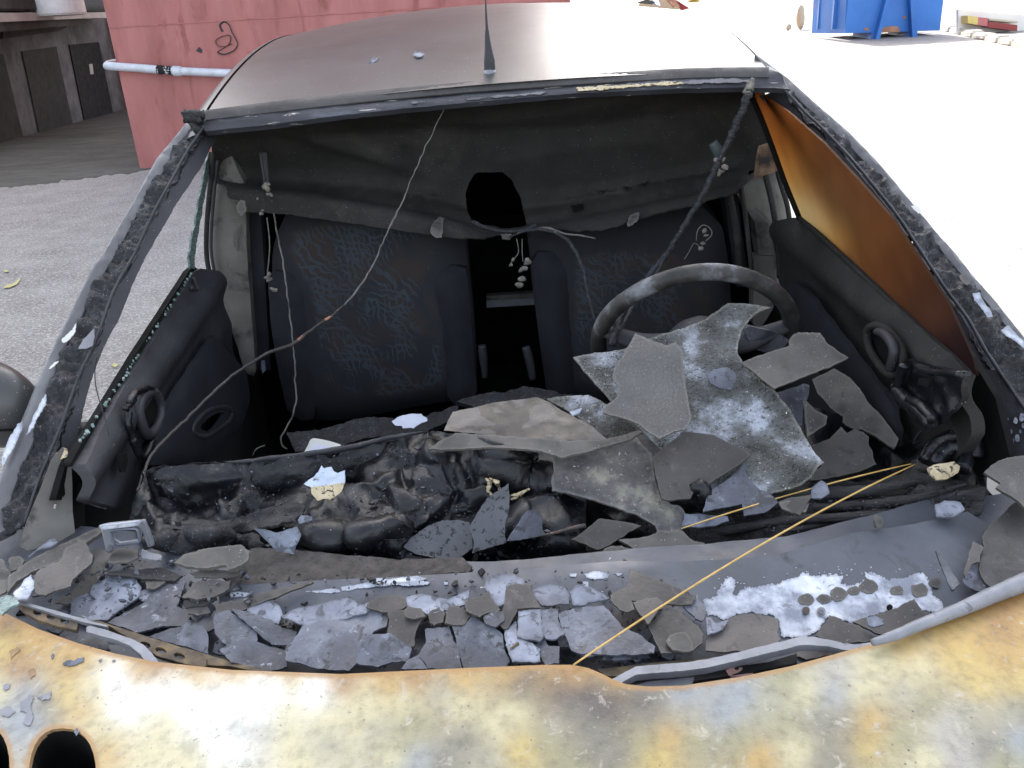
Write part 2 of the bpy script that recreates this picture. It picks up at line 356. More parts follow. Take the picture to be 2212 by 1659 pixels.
def fabric():
    m = bpy.data.materials.new('seat_fabric'); m.use_nodes = True; nt = m.node_tree; ns = nt.nodes; L = nt.links.new; b = ns['Principled BSDF']
    tc = ns.new('ShaderNodeTexCoord')
    def nz(sc, dist=0, mp=None):
        n = ns.new('ShaderNodeTexNoise'); n.inputs['Scale'].default_value = sc; n.inputs['Distortion'].default_value = dist; L(mp or tc.outputs['Object'], n.inputs['Vector']); return n
    def rmp(f, st):
        r = ns.new('ShaderNodeValToRGB'); e = r.color_ramp.elements
        while len(e) < len(st): e.new(.5)
        for k, (p, c) in enumerate(st): e[k].position = p; e[k].color = (*c, 1)
        L(f, r.inputs[0]); return r.outputs[0]
    def mx(f, a, c, mode='MIX'):
        x = ns.new('ShaderNodeMix'); x.data_type = 'RGBA'; x.blend_type = mode
        (L(f, x.inputs[0]) if not isinstance(f, float) else setattr(x.inputs[0], 'default_value', f))
        for s, q in ((6, a), (7, c)):
            if isinstance(q, tuple): x.inputs[s].default_value = (*q, 1)
            else: L(q, x.inputs[s])
        return x.outputs[2]
    base = rmp(nz(9, .5).outputs['Fac'], [(.42, (.023, .025, .029)), (.60, (.036, .029, .027))])
    lines = None
    for rot, sc in ((.2, 22), (1.35, 19), (.75, 15)):
        mp = ns.new('ShaderNodeMapping'); mp.inputs['Rotation'].default_value = (0, rot, 0); L(tc.outputs['Object'], mp.inputs[0])
        wv = ns.new('ShaderNodeTexWave'); wv.inputs['Scale'].default_value = sc; wv.inputs['Distortion'].default_value = 9; wv.inputs['Detail'].default_value = 2; wv.inputs['Detail Scale'].default_value = 1.4
        L(mp.outputs[0], wv.inputs['Vector'])
        ln = rmp(wv.outputs['Fac'], [(.72, g(0)), (.86, g(1))])
        msk = rmp(nz(5 + sc * .3).outputs['Fac'], [(.48, g(0)), (.58, g(1))]); ln = mx(1., ln, msk, 'MULTIPLY')
        lines = ln if lines is None else mx(1., lines, ln, 'LIGHTEN')
    # the print is confined to the middle panel by a vertex attribute
    a = ns.new('ShaderNodeAttribute'); a.attribute_name = 'print'
    gg = ns.new('ShaderNodeMath'); gg.operation = 'MULTIPLY'; L(lines, gg.inputs[0]); L(a.outputs['Fac'], gg.inputs[1])
    col = mx(gg.outputs[0], base, (.038, .046, .056)); 
    inv = mx(a.outputs['Fac'], (.022, .023, .027), col)
    L(inv, b.inputs['Base Color']); b.inputs['Roughness'].default_value = .93; b.inputs['Specular IOR Level'].default_value = .2
    bp = ns.new('ShaderNodeBump'); bp.inputs['Strength'].default_value = .35; bp.inputs['Distance'].default_value = .001; L(nz(420).outputs['Fac'], bp.inputs['Height']); L(bp.outputs[0], b.inputs['Normal'])
    return m
M['fabric'] = fabric()
def amber():
    m = bpy.data.materials.new('smoked_glass'); m.use_nodes = True; nt = m.node_tree; ns = nt.nodes; L = nt.links.new
    out = ns['Material Output']; ns.remove(ns['Principled BSDF'])
    a = ns.new('ShaderNodeAttribute'); a.attribute_name = 'tint'; tc = ns.new('ShaderNodeTexCoord')
    n = ns.new('ShaderNodeTexNoise'); n.inputs['Scale'].default_value = 9; n.inputs['Detail'].default_value = 8; L(tc.outputs['Object'], n.inputs[0])
    r = ns.new('ShaderNodeMapRange'); r.inputs[1].default_value = .3; r.inputs[2].default_value = .7; r.inputs[3].default_value = .88; r.inputs[4].default_value = 1.08; L(n.outputs[0], r.inputs[0])
    vm = ns.new('ShaderNodeVectorMath'); vm.operation = 'SCALE'; L(a.outputs['Color'], vm.inputs[0]); L(r.outputs[0], vm.inputs[3])
    t = ns.new('ShaderNodeBsdfTranslucent'); L(vm.outputs[0], t.inputs[0])
    d = ns.new('ShaderNodeBsdfDiffuse'); d.inputs[0].default_value = (.05, .025, .008, 1)
    gl = ns.new('ShaderNodeBsdfGlossy'); gl.inputs[0].default_value = (.2, .2, .2, 1); gl.inputs[1].default_value = .3
    m1 = ns.new('ShaderNodeMixShader'); m1.inputs[0].default_value = .15; L(t.outputs[0], m1.inputs[1]); L(d.outputs[0], m1.inputs[2])
    m2 = ns.new('ShaderNodeMixShader'); m2.inputs[0].default_value = .06; L(m1.outputs[0], m2.inputs[1]); L(gl.outputs[0], m2.inputs[2])
    L(m2.outputs[0], out.inputs[0]); return m
M['amber'] = amber()

# ================================================================ the ground and the buildings
def gz(x, y):                             # the yard rises gently to the right of the red building
    return .040 * max(0, y - 6) * min(1, max(0, (x - 1.2) / 2.5))
def ground_mat(name, cols, sc, **k): return mat(name, cols, sc, rnd=0, **k)
M['asphalt'] = ground_mat('asphalt', [(.3, (.225, .208, .195)), (.7, (.34, .317, .30))], 3.5, rough=(.85, 1), bump=.9, bscale=70, bdist=.01, dark=[(55, .5, .62, (.50, .48, .46)), (80, .56, .64, (.10, .095, .09))], spec=.2)
M['concrete'] = ground_mat('concrete', [(.3, (.07, .067, .06)), (.7, (.145, .14, .125))], 1.2, rough=(.8, 1), bump=.5, bscale=40, bdist=.01, dark=[(3, .5, .7, (.08, .082, .07)), (30, .6, .7, (.24, .23, .21))], streak=(1, 2.5, 1), spec=.2)
M['red'] = mat('red_paint', [(.3, (.29, .098, .09)), (.7, (.41, .155, .145))], 1.6, rough=(.55, .75), bump=.15, bscale=30, streak=(2.2, 2.2, .5), dark=[(1.8, .53, .66, (.24, .07, .06)), (9, .66, .74, (.5, .24, .22)), (4, .6, .75, (.40, .14, .10))], rnd=0)
M['pipe'] = mat('pipe', [(.3, (.42, .45, .50)), (.7, (.6, .63, .69))], 8, rough=(.3, .5), bump=.05, rnd=0)
M['plaster'] = mat('plaster', [(.3, (.08, .08, .077)), (.7, (.21, .21, .21))], 2.2, rough=(.8, .95), bump=.3, bscale=20, bdist=.01, dark=[(4, .58, .72, (.09, .085, .08))], rnd=0)
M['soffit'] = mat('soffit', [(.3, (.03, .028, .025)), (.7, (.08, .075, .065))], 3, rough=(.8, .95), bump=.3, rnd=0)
M['doorwood'] = mat('doorwood', [(.3, (.022, .021, .019)), (.7, (.04, .038, .035))], 4, rough=(.7, .9), bump=.2, rnd=.1)
M['doordark'] = mat('doordark', [(.3, (.005, .005, .006)), (.7, (.010, .010, .011))], 4, rough=(.6, .9), bump=.2, rnd=0)
M['fascia'] = mat('fascia', [(.3, (.42, .40, .36)), (.7, (.58, .55, .5))], 3, rough=(.7, .9), bump=.2, rnd=0)
M['blue'] = mat('blue_paint', [(.3, (.018, .12, .42)), (.7, (.035, .19, .58))], .8, rough=(.4, .6), bump=.15, bscale=12, dark=[(2.6, .66, .72, (.35, .16, .08))], rnd=0)
M['rustpatch'] = mat('rustpatch', [(.3, (.25, .11, .06)), (.7, (.45, .25, .16))], 6, rough=(.8, .9), bump=.4, rnd=0)
M['whitewash'] = mat('whitewash', [(.3, (.7, .69, .66)), (.7, (.8, .79, .76))], 1.5, rough=(.8, .9), bump=.2, bscale=15, rnd=0)
M['stone'] = mat('stone', [(.3, (.45, .42, .37)), (.7, (.65, .62, .56))], 4, rough=(.8, .95), bump=.6, bscale=14, bdist=.02, rnd=.15)
def flat(name, c, r=.6): 
    M[name] = mat(name, [(.3, tuple(v * .85 for v in c)), (.7, c)], 12, rough=(r - .1, r + .1), bump=.1, rnd=0)
flat('plasticwhite', (.93, .93, .92)); flat('yellow', (.62, .5, .16)); flat('darkred', (.28, .04, .04)); flat('pinkred', (.5, .16, .16)); flat('sack', (.5, .42, .3)); flat('greygreen', (.05, .07, .07)); flat('spray', (.03, .035, .04), .8); flat('leafyellow', (.5, .46, .18)); flat('pinkscrap', (.5, .3, .26)); flat('tyre', (.012, .012, .012), .9)

def gf(u, v):
    x = -60 + 130 * u; y = -20 + 130 * v; return Vector((x, y, gz(x, y)))
obj('ground', grid(gf, 130, 130), M['asphalt'], kind='structure', at=(0, 0, 0))
# concrete apron in front of the garages (its ragged edge crosses the left side of the picture)
pl = AX('z', .006)
ap = [(-60, 412), (40, 402), (150, 388), (240, 378), (303, 368), (420, 352), (400, 300), (300, 200), (150, 215), (-60, 270), (-160, 320)]
apm = sheet(ap, pl, sp=26, th=.02, jag=3, esp=8)
obj('concrete_apron', apm, M['concrete'], kind='structure')

# tall red building
RX0, RX1, RY, RH = -4.76, 1.02, 11.66, 11.5
rb = empty('red_building', (0, RY, 0), 'tall pinkish red painted wall block with a grey pipe round its corner', 'building')
obj('wall', box(((RX0 + RX1) / 2, RY + 5, RH / 2), (RX1 - RX0, 10, RH)), M['red'], rb)
obj('seam', join([box(((RX0 + RX1) / 2, RY - .004, z), (RX1 - RX0 - .01, .008, .012)) for z in (AX('y', RY)(400, 50).z, 4.2, 6)]), M['red'], rb)
pz = AX('y', RY - .12)
pts = [pz(*p) for p in [(250, 143), (300, 147), (345, 151), (395, 154), (440, 156), (490, 158), (560, 160)]]
zp = pts[0].z; line = [Vector((RX0 + .3, RY + 1.2, zp + .05)), Vector((RX0 - .13, RY + .35, zp + .03)), Vector((RX0 - .13, RY + .02, zp + .01)), Vector((RX0 - .02, RY - .11, zp))] + pts[1:]
pipe = obj('pipe', tube(line, .05, 12), M['pipe'], rb)
a, b2 = pz(375, 153), pz(392, 154)
obj('pipe_coupling', tube([a, (a + b2) / 2, b2], .062, 12), M['pipe'], pipe)
a, b2 = pz(340, 150), pz(372, 153)
obj('pipe_tape', tube([a, (a + b2) / 2, b2], .054, 10, jit=.12), M['tyre'], pipe)
wy = AX('y', RY - .006)
def ribbon(P, wd, ext):
    P = [wy(*q) for q in P]; ms = []
    q = []; 
    for i in range(len(P)): q.append(P[i])
    me = tube(q, wd, 6, flat=.12)
    return me
gp = T(0, 0, [(1445, 205), (1428, 165), (1455, 143), (1485, 165), (1500, 205), (1520, 240), (1538, 285), (1515, 325), (1455, 350), (1412, 338), (1440, 318), (1482, 290), (1498, 250), (1480, 226), (1432, 238), (1398, 262), (1412, 296), (1462, 300), (1505, 285)])
obj('graffiti', ribbon(gp, .018, 0), M['spray'], rb)
obj('graffiti', slab([wy(*p) for p in T(0, 0, [(1270, 330), (1290, 303), (1312, 325), (1305, 345)])], (0, -.003, 0)), M['spray'], rb, label='small black triangular spray mark')
# building wing behind the garages; unseen bulk added to keep the left yard shaded
bw = empty('building_wing', (-12, 27, 0), 'upper pink wall of the building standing behind the garage roof', 'building')
obj('wall', box((-12.6, 30, 7), (16.2, 8, 14)), M['red'], bw)
obj('ledge', box((-13, 25.9, 2.9), (15, .3, .25)), M['fascia'], bw)

# garages: wall runs away from the camera
gx = lambda y: -9.12 - .062 * (y - 16.3)
ga = empty('garage_block', (-9.3, 18, 0), 'low grey garage row with dark doors under a concrete roof slab', 'garage')
GW = PLANE3((gx(10), 10, 0), (gx(24), 24, 0), (gx(10), 10, 2))
wallp = [(gx(9), 9, 0), (gx(23.6), 23.6, 0), (gx(23.6), 23.6, 2.5), (gx(9), 9, 2.5)]
obj('wall', slab([Vector(p) for p in wallp], Vector((-.25, 0, 0))), M['plaster'], ga)
def gdoor(P, m, nm='door'):
    q = [GW(*p) for p in P]; n = Vector((.03, 0, 0)); return obj(nm, slab([v + n for v in q], -n * .9), m, ga)
gdoor([(-40, 130), (4, 117), (48, 300), (-6, 318)], M['doorwood'])
d1 = gdoor([(45, 111), (119, 101), (154, 267), (83, 290)], M['doorwood'])
d2 = gdoor([(147, 97), (211, 91), (242, 243), (180, 259)], M['doordark'])
q = [GW(*p) + Vector((.05, 0, 0)) for p in [(188, 139), (195, 138), (198, 160), (191, 161)]]
obj('paper_notice', slab(q, Vector((-.01, 0, 0))), M['fascia'], d2)
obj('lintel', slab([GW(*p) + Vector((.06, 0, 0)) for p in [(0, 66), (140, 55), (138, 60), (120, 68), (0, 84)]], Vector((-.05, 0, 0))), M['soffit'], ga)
# return wall facing the camera, roof slab
RW = AX('y', 23.4)
obj('end_wall', slab([RW(*p) for p in [(205, 40), (330, 30), (340, 232), (243, 247)]], Vector((0, .2, 0))), M['plaster'], ga)
SP = PLANE3((gx(10) + .7, 10, 2.3), (gx(23) + .7, 23, 2.3), (gx(10) + .7, 10, 3))
sl = [SP(*p) for p in [(-60, 50), (190, 39.5), (262, 38), (262, 25), (190, 27), (-60, 28)]]
obj('roof_slab', slab(sl, Vector((-4, 0, 0))), M['fascia'], ga)
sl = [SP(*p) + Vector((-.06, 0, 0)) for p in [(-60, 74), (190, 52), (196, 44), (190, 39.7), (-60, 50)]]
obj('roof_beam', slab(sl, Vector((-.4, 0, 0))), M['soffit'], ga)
# white round-bottomed tank hanging over the slab
TA = SP(125, 10) + Vector((.5, 0, 0)); 
tw = abs((SP(180, 10) - SP(71, 10)).length)
tk = empty('white_tank', TA, 'blown-out white round tank on the garage roof beside the red wall', 'tank')
yT = AX('y', SP(125, 20).y - .6)
cA, cB = yT(71, 12), yT(180, 12); rr = (cB - cA).length / 2; cc = (cA + cB) / 2; zb = yT(125, 34).z
bm = bmesh.new(); bmesh.ops.create_cone(bm, cap_ends=True, segments=32, radius1=rr * .985, radius2=rr * 1.0, depth=1.2)
bmesh.ops.bevel(bm, geom=[e for e in bm.edges if abs(e.verts[0].co.z - e.verts[1].co.z) < .01 and e.verts[0].co.z < 0], offset=.03, segments=2, affect='EDGES')
bmesh.ops.transform(bm, matrix=Matrix.Translation((cc.x, cc.y, zb + .6)), verts=bm.verts)
obj('tank_body', bm, M['plasticwhite'], tk, smooth=False)
bm = bmesh.new(); bmesh.ops.create_cone(bm, cap_ends=True, segments=32, radius1=rr * 1.03, radius2=rr * .9, depth=.1); bmesh.ops.translate(bm, vec=(cc.x, cc.y, zb + 1.25), verts=bm.verts)
obj('tank_lid', bm, M['plasticwhite'], tk)
# small things on the roof slab
q1 = SP(20, 12); rg = obj('rolled_shutter', box(q1 + Vector((-.3, 0, .1)), (.5, 2.6, .35), bev=.03), M['soffit']); tag(rg, 'grey boxed edge strip lying on the garage roof left of the white tank', 'shutter box')
q1 = SP(205, 18); rg = obj('roof_gutter', tube([q1 + Vector((-.2, -.9, .05)), q1 + Vector((-.2, 1.2, .05))], .16, 10), M['greygreen']); tag(rg, 'dark gutter length on the garage roof between white tank and red wall', 'gutter')

# blue skip
def onground(px, py, D=None):
    d = ray(px, py); t = 1
    for _ in range(200):
        p = CAM + d * t; 
        if p.z < gz(p.x, p.y): break
        t *= 1.04
    lo, hi = t / 1.04, t
    for _ in range(20):
        m_ = (lo + hi) / 2; p = CAM + d * m_
        if p.z < gz(p.x, p.y): hi = m_
        else: lo = m_
    return CAM + d * hi
gl_, gr_ = onground(1887, 84), onground(1960, 83)
SY = gl_.y; sky_ = AX('y', SY)
bs = empty('blue_skip', (gl_ + gr_) / 2, 'big blue steel skip with rust patches and two sloping ribs on its front', 'skip')
f = [sky_(*p) for p in [(1825, 72), (1832, 0), (1834, -60), (2041, -60), (2038, 0), (2030, 66)]]
obj('front_panel', slab(f, Vector((0, .06, 0))), M['blue'], bs)
lx = f[0].x; side = [f[0] + Vector((0, .03, 0)), f[2] + Vector((0, .03, 0)), f[2] + Vector((-.25, 1.6, 0)), f[0] + Vector((-.25, 1.6, .0))]
obj('side_panel', slab(side, Vector((.06, 0, 0))), M['blue'], bs)
side = [f[5] + Vector((0, .03, 0)), f[3] + Vector((0, .03, 0)), f[3] + Vector((.1, 1.6, 0)), f[5] + Vector((.1, 1.6, .0))]
obj('side_panel', slab(side, Vector((-.06, 0, 0))), M['blue'], bs)
obj('floor_plate', slab([f[0] + Vector((.1, .1, .02)), f[5] + Vector((-.1, .1, .02)), f[5] + Vector((-.1, 1.6, .02)), f[0] + Vector((.1, 1.6, .02))], Vector((0, 0, .05))), M['doordark'], bs)
for k in range(2):
    a = f[0] + Vector((-.10 - .08 * k, .5 + .8 * k, .05)); obj('side_rib', box(a + Vector((0, 0, .8)), (.10, .10, 1.5)), M['blue'], bs)
for P in ([(1907, 0), (1915, 0), (1893, 87), (1885, 87)], [(1956, -58), (1967, -58), (1975, 80), (1964, 82)]):
    P = [(1922, -58) if P[0][0] == 1907 and i == 0 else (1930, -58) if P[0][0] == 1907 and i == 1 else p for i, p in enumerate(P)]
    obj('rib', slab([sky_(*p) + Vector((0, -.02, 0)) for p in P], Vector((0, -.16, 0))), M['blue'], bs)
for P in ([(1884, 70), (1894, 70), (1893, 87), (1880, 87)], [(1964, 68), (1976, 68), (1975, 82), (1960, 83)]):
    obj('foot', slab([sky_(*p) + Vector((0, -.03, 0)) for p in P], Vector((0, 1.2, 0))), M['blue'], bs)
for P in ([(1898, 71), (1902, 61), (1922, 56), (1940, 57), (1944, 69)], [(1950, 35), (1956, 34), (1957, 41), (1951, 41)], [(1866, 60), (1876, 60), (1877, 66), (1868, 66)]):
    obj('rust_patch', slab([sky_(*p) + Vector((0, -.005, 0)) for p in P], Vector((0, -.006, 0))), M['rustpatch'], bs)
bm = bmesh.new(); c = sky_(2038, 42); bmesh.ops.create_uvsphere(bm, u_segments=10, v_segments=6, radius=.07); bmesh.ops.translate(bm, vec=c + Vector((0, .3, 0)), verts=bm.verts)
obj('hook', bm, M['darkred'], bs, smooth=True)
# sacks beside the skip
def blob(c, s, seed, n=2):
    bm = bmesh.new(); bmesh.ops.create_icosphere(bm, subdivisions=n, radius=1)
    for v in bm.verts: v.co *= 1 + .35 * noise.noise(v.co * 1.3 + Vector((seed, 0, 0))); v.co = Vector((v.co.x * s[0], v.co.y * s[1], v.co.z * s[2]))
    z0 = min(v.co.z for v in bm.verts); bmesh.ops.translate(bm, vec=Vector(c) - Vector((0, 0, z0)), verts=bm.verts); return bm
for k, (px, py, s, lab) in enumerate([(1728, 64, (.13, .13, .34), 'tall tan sack standing on the bright ground left of the blue skip'), (1703, 66, (.08, .08, .10), 'small tan sack lying beside the tall sack'), (1780, 66, (.11, .12, .07), 'brown heap of rubble at the left foot of the blue skip')]):
    o = obj('sack', blob(onground(px, py), s, k * 9), M['sack'], smooth=True); tag(o, lab, 'sack')
# kerb of stones and striped barrier at the right
ks = empty('stone_kerb', onground(2100, 80), 'low pale stone kerb running towards the right edge of the yard', 'kerb')
kp = [(2038, 64), (2062, 69), (2088, 75), (2112, 81), (2140, 87), (2168, 93), (2198, 99), (2240, 108)]
for i in range(len(kp) - 1):
    a, b2 = onground(*kp[i]), onground(*kp[i + 1]); c = (a + b2) / 2; dv = b2 - a; an = math.atan2(dv.y, dv.x)
    obj('stone', box(c + Vector((0, 0, .05)), (dv.length * .93, .3, .14 + .05 * random.random()), Matrix.Rotation(an, 4, 'Z'), bev=.04), M['stone'], ks)
br = empty('striped_barrier', onground(2140, 84), 'yellow, pink and dark red painted blocks above the stone kerb', 'barrier')
by = onground(2090, 76); BY = AX('y', by.y)
for P, m_ in (([(2091, 34), (2113, 37), (2112, 54), (2091, 50)], 'yellow'), ([(2113, 37), (2134, 39), (2133, 57), (2112, 54)], 'pinkred'), ([(2136, 47), (2198, 54), (2197, 67), (2133, 59)], 'darkred'), ([(2137, 40), (2199, 46), (2199, 50), (2137, 44)], 'sack')):
    obj('block', slab([BY(*p) for p in P], Vector((0, .3, 0))), M[m_], br)
obj('backing_board', slab([BY(*p) + Vector((0, .32, 0)) for p in [(2085, 20), (2260, 35), (2260, 100), (2085, 80)]], Vector((0, .1, 0))), M['whitewash'], br)
# coloured heap far behind the roof
HY = AX('y', 26)
hp = empty('rubbish_heap', HY(1440, 10), 'heap of coloured rubbish seen just over the back of the car roof', 'rubbish')
for P, m_ in (([(1380, 5), (1400, -3), (1418, 4), (1412, 9)], 'greygreen'), ([(1416, 0), (1430, 0), (1428, 12), (1420, 11)], 'blue'), ([(1445, -4), (1462, -6), (1475, 14), (1460, 16)], 'rustpatch'), ([(1470, 0), (1490, 18), (1478, 22)], 'darkred'), ([(1500, -6), (1525, -6), (1525, 4), (1500, 4)], 'yellow'), ([(1395, 6), (1475, -20), (1500, 60), (1390, 60)], 'sack')):
    obj('piece', slab([HY(*p) + Vector((0, 1.2 if m_ == 'sack' else random.uniform(0, .8), 0)) for p in P], Vector((0, .25, 0))), M[m_], hp)
# dry leaves on the asphalt
lg = AX('z', .012)
for k, (P, lab) in enumerate(((T(0, 1, [(25, 205), (30, 193), (80, 180), (108, 160), (130, 137), (128, 155), (105, 185), (60, 203)]), 'curled yellow leaf lying on the asphalt at the far left'), (T(0, 1, [(20, 97), (40, 88), (58, 97), (40, 103)]), 'small pale leaf on the asphalt above the curled one'), (T(0, 1, [(722, 705), (745, 692), (765, 705), (745, 720)]), 'small tan leaf on the asphalt seen through the left window'))):
    obj('fallen_leaf', sheet(P, lg, sp=4, th=.002, jag=.5), M['leafyellow'], label=lab, cat='leaf')
# ================================================================ the burnt car
CAR = empty('burnt_car', (0, 1.6, 0), 'burnt-out small car with sooty roof, missing windscreen and rust-yellow bonnet', 'car')
def dist_to(P, sp=8):
    Q = densify(P, sp, 0)
    return lambda x, y: min((x - a) ** 2 + (y - b) ** 2 for a, b in Q) ** .5
def bulge(P, amp, edge):
    d = dist_to(P); return lambda p, x, y: amp * (1 - math.exp(-d(x, y) / edge))
def rough(amp, s, seed=0, ridged=False):
    def f(p, x, y):
        n = N(p, s, seed) + .5 * N(p, s * 2.3, seed + 5) + .25 * N(p, s * 5, seed + 9)
        if ridged: n = .6 - abs(n) * 1.6
        return amp * n
    return f
# ---- bonnet
yh = lambda x: .755 + .40 * x * x
def z_h(x, y):
    z = .857 + .12 * (y - .755) - .105 * x * x
    if y < .45: z -= .22 * (.45 - y) ** 2
    z += .006 * math.sin(3.2 * x + 9 * y) * min(1, (1 - min(1, max(0, (y - yh(x) + .05) / .05)))) + .004 * N(Vector((x, y, 0)), 5)
    return z
HE = [(-150, 1235), (-90, 1270), (0, 1319), (83, 1359), (167, 1389), (250, 1412), (333, 1429), (500, 1447), (737, 1456), (1004, 1443), (1180, 1436), (1237, 1436), (1271, 1443), (1300, 1455), (1325, 1468), (1354, 1478), (1400, 1483), (1475, 1481), (1600, 1462), (1708, 1439), (1891, 1389), (2041, 1343), (2150, 1302), (2212, 1276), (2290, 1240), (2340, 1215)]
hp_ = HE + [(2500, 1700), (2600, 2300), (1900, 2700), (1100, 2800), (300, 2700), (-400, 2300), (-300, 1700)]
def ell(cx, cy, rx, ry, n=28, p=2.4):
    return [(cx + rx * math.copysign(abs(math.cos(a)) ** (2 / p), math.cos(a)), cy + ry * math.copysign(abs(math.sin(a)) ** (2 / p), math.sin(a))) for a in [2 * math.pi * k / n for k in range(n)]]
holes = [ell(135, 1682, 73, 109), ell(-52, 1664, 73, 104)]
O = lin
RUST, OCH, CRM, WHI, BLU, GRY, DRK, GRN = O((168, 118, 58)), O((204, 164, 88)), O((222, 212, 168)), O((242, 242, 234)), O((160, 168, 176)), O((134, 130, 118)), O((76, 73, 80)), O((160, 156, 118))
GRN2 = O((176, 172, 150)); LGR = O((185, 180, 172)); YEL = O((220, 192, 108))
ht = []
for x, y, c in [(0, 1340, RUST), (0, 1400, YEL), (80, 1390, OCH), (40, 1440, RUST), (150, 1440, OCH), (170, 1410, OCH), (300, 1450, OCH), (60, 1500, BLU), (100, 1520, GRY), (0, 1500, CRM), (140, 1500, YEL), (30, 1540, BLU), (60, 1560, BLU), (180, 1540, OCH), (200, 1490, CRM), (250, 1470, WHI), (200, 1560, CRM), (230, 1620, OCH), (240, 1590, CRM),
    (330, 1500, WHI), (260, 1530, WHI), (400, 1500, WHI), (500, 1500, WHI), (600, 1490, WHI), (560, 1530, WHI), (450, 1540, WHI), (350, 1570, CRM), (330, 1620, CRM), (400, 1640, CRM), (480, 1560, WHI), (500, 1600, WHI), (620, 1540, CRM), (680, 1500, WHI), (500, 1575, GRY), (560, 1580, LGR), (620, 1590, CRM), (700, 1560, CRM), (760, 1550, CRM), (700, 1600, GRN2), (640, 1640, CRM),
    (330, 1440, RUST), (420, 1460, OCH), (500, 1462, OCH), (620, 1468, OCH), (740, 1475, RUST), (840, 1475, OCH), (900, 1465, RUST), (1000, 1460, OCH), (1100, 1455, OCH), (1230, 1450, RUST), (1180, 1470, OCH), (1120, 1480, DRK), (1200, 1490, DRK), (1260, 1500, DRK), (1300, 1530, DRK), (1160, 1476, DRK), (1230, 1505, DRK), (1275, 1515, DRK), (1250, 1535, GRY), (1310, 1515, DRK), (1340, 1500, DRK), (1390, 1510, DRK), (1280, 1580, GRY), (1400, 1540, GRY), (1250, 1460, OCH), (1330, 1480, OCH), (1480, 1500, BLU), (1400, 1495, GRY),
    (800, 1520, CRM), (880, 1520, CRM), (950, 1500, GRN2), (1000, 1530, CRM), (1080, 1560, CRM), (900, 1560, GRN), (820, 1580, GRN2), (850, 1620, CRM), (900, 1640, BLU), (860, 1600, GRN), (1000, 1600, GRY), (960, 1640, GRY), (1050, 1640, GRN2), (1130, 1620, YEL), (1180, 1600, GRN), (1120, 1530, CRM), (1200, 1560, GRN2), (1240, 1640, GRN), (1290, 1620, GRY), (1330, 1620, GRY), (1380, 1600, GRN), (1420, 1640, YEL), (1450, 1590, OCH), (1500, 1600, GRN), (1480, 1550, GRN2), (1560, 1540, BLU),
    (1600, 1500, BLU), (1660, 1520, GRN2), (1700, 1560, GRN), (1600, 1600, GRN), (1640, 1640, OCH), (1720, 1620, CRM), (1770, 1560, GRY), (1800, 1500, BLU), (1810, 1460, LGR), (1820, 1570, GRY), (1830, 1620, GRY), (1790, 1640, GRY), (1740, 1500, CRM), (1700, 1470, GRN), (1860, 1480, CRM), (1880, 1560, OCH), (1860, 1610, YEL), (1900, 1430, CRM), (1950, 1500, GRN2), (1980, 1440, CRM), (2010, 1520, GRN), (2050, 1560, LGR), (2040, 1600, LGR), (2080, 1640, LGR), (1950, 1590, GRN), (2000, 1640, CRM), (2100, 1540, GRN2), (2120, 1480, YEL), (2080, 1420, YEL), (2120, 1380, OCH), (2180, 1420, OCH), (2200, 1340, OCH), (2160, 1350, RUST), (2200, 1480, YEL), (2180, 1540, GRN2), (2200, 1600, BLU), (2170, 1640, GRN), (2190, 1300, RUST), (1960, 1400, OCH), (2050, 1380, OCH), (2212, 1520, GRY), (2130, 1610, GRY)]:
    ht.append((x, y, tuple(v * (.95 if c is WHI else .66) for v in c)))  # white kept brightest: pale metal plus the sky's reflection put into the colour
hood = obj('bonnet', sheet(hp_, HF(z_h), holes=holes, sp=20, th=.006, tint=ht, esp=9, teps=5500), M['hood'], CAR, label='rust-yellow and white scorched bonnet with two oval openings')
for P, m_ in ((T(0, 2, [(410, 975), (440, 960), (480, 965), (500, 945), (545, 940), (540, 970), (500, 985), (450, 1000), (415, 995)]), 'pale'), (T(0, 2, [(330, 930), (340, 910), (352, 925), (345, 950), (335, 950)]), 'pale'), (T(0, 2, [(640, 955), (660, 950), (655, 970), (642, 970)]), 'pale'), (T(0, 2, [(725, 960), (745, 955), (742, 970), (728, 972)]), 'pale'), (T(0, 2, [(130, 1230), (165, 1215), (190, 1180), (215, 1200), (200, 1260), (215, 1330), (190, 1380), (150, 1370), (170, 1300), (130, 1290)]), 'alu'), (T(0, 2, [(240, 1200), (290, 1180), (330, 1160), (320, 1210), (270, 1225)]), 'alu'), (T(0, 2, [(20, 1120), (60, 1110), (55, 1145), (25, 1150)]), 'alu'), (T(0, 2, [(0, 1280), (50, 1250), (100, 1290), (60, 1330), (10, 1320)]), 'alu'), (T(0, 2, [(480, 1420), (500, 1400), (520, 1425), (495, 1450)]), 'pale'), (T(0, 2, [(60, 900), (110, 870), (130, 890), (90, 930), (70, 960)]), 'scorch'), (T(0, 2, [(180, 1030), (215, 1010), (225, 1060), (200, 1085)]), 'scorch')):
    obj('paint_remnant', sheet(P, HF(lambda x, y: z_h(x, y) + .0012), sp=5, th=.0008, jag=2.2, esp=2.5), M[m_], hood)
# folded lip under the rear edge
lipP = HE + [(x, y + 9) for x, y in HE[::-1]]
# inside of the openings and the engine bay
def zbay(x, y): return .60
obj('engine_bay', box((0, .30, .52), (1.4, 1.0, .02)), M['black'], CAR)
for h in holes:
    pts = [HF(z_h)(x, y) for x, y in h]
    n = len(pts); me = bpy.data.meshes.new('well'); V = [p - Vector((0, 0, .004)) for p in pts] + [p - Vector((0, -.02, .20)) for p in pts]
    me.from_pydata([tuple(v) for v in V], [], [(i, (i + 1) % n, (i + 1) % n + n, i + n) for i in range(n)] + [tuple(range(n, 2 * n))])
    obj('vent_well', me, M['black'], hood)
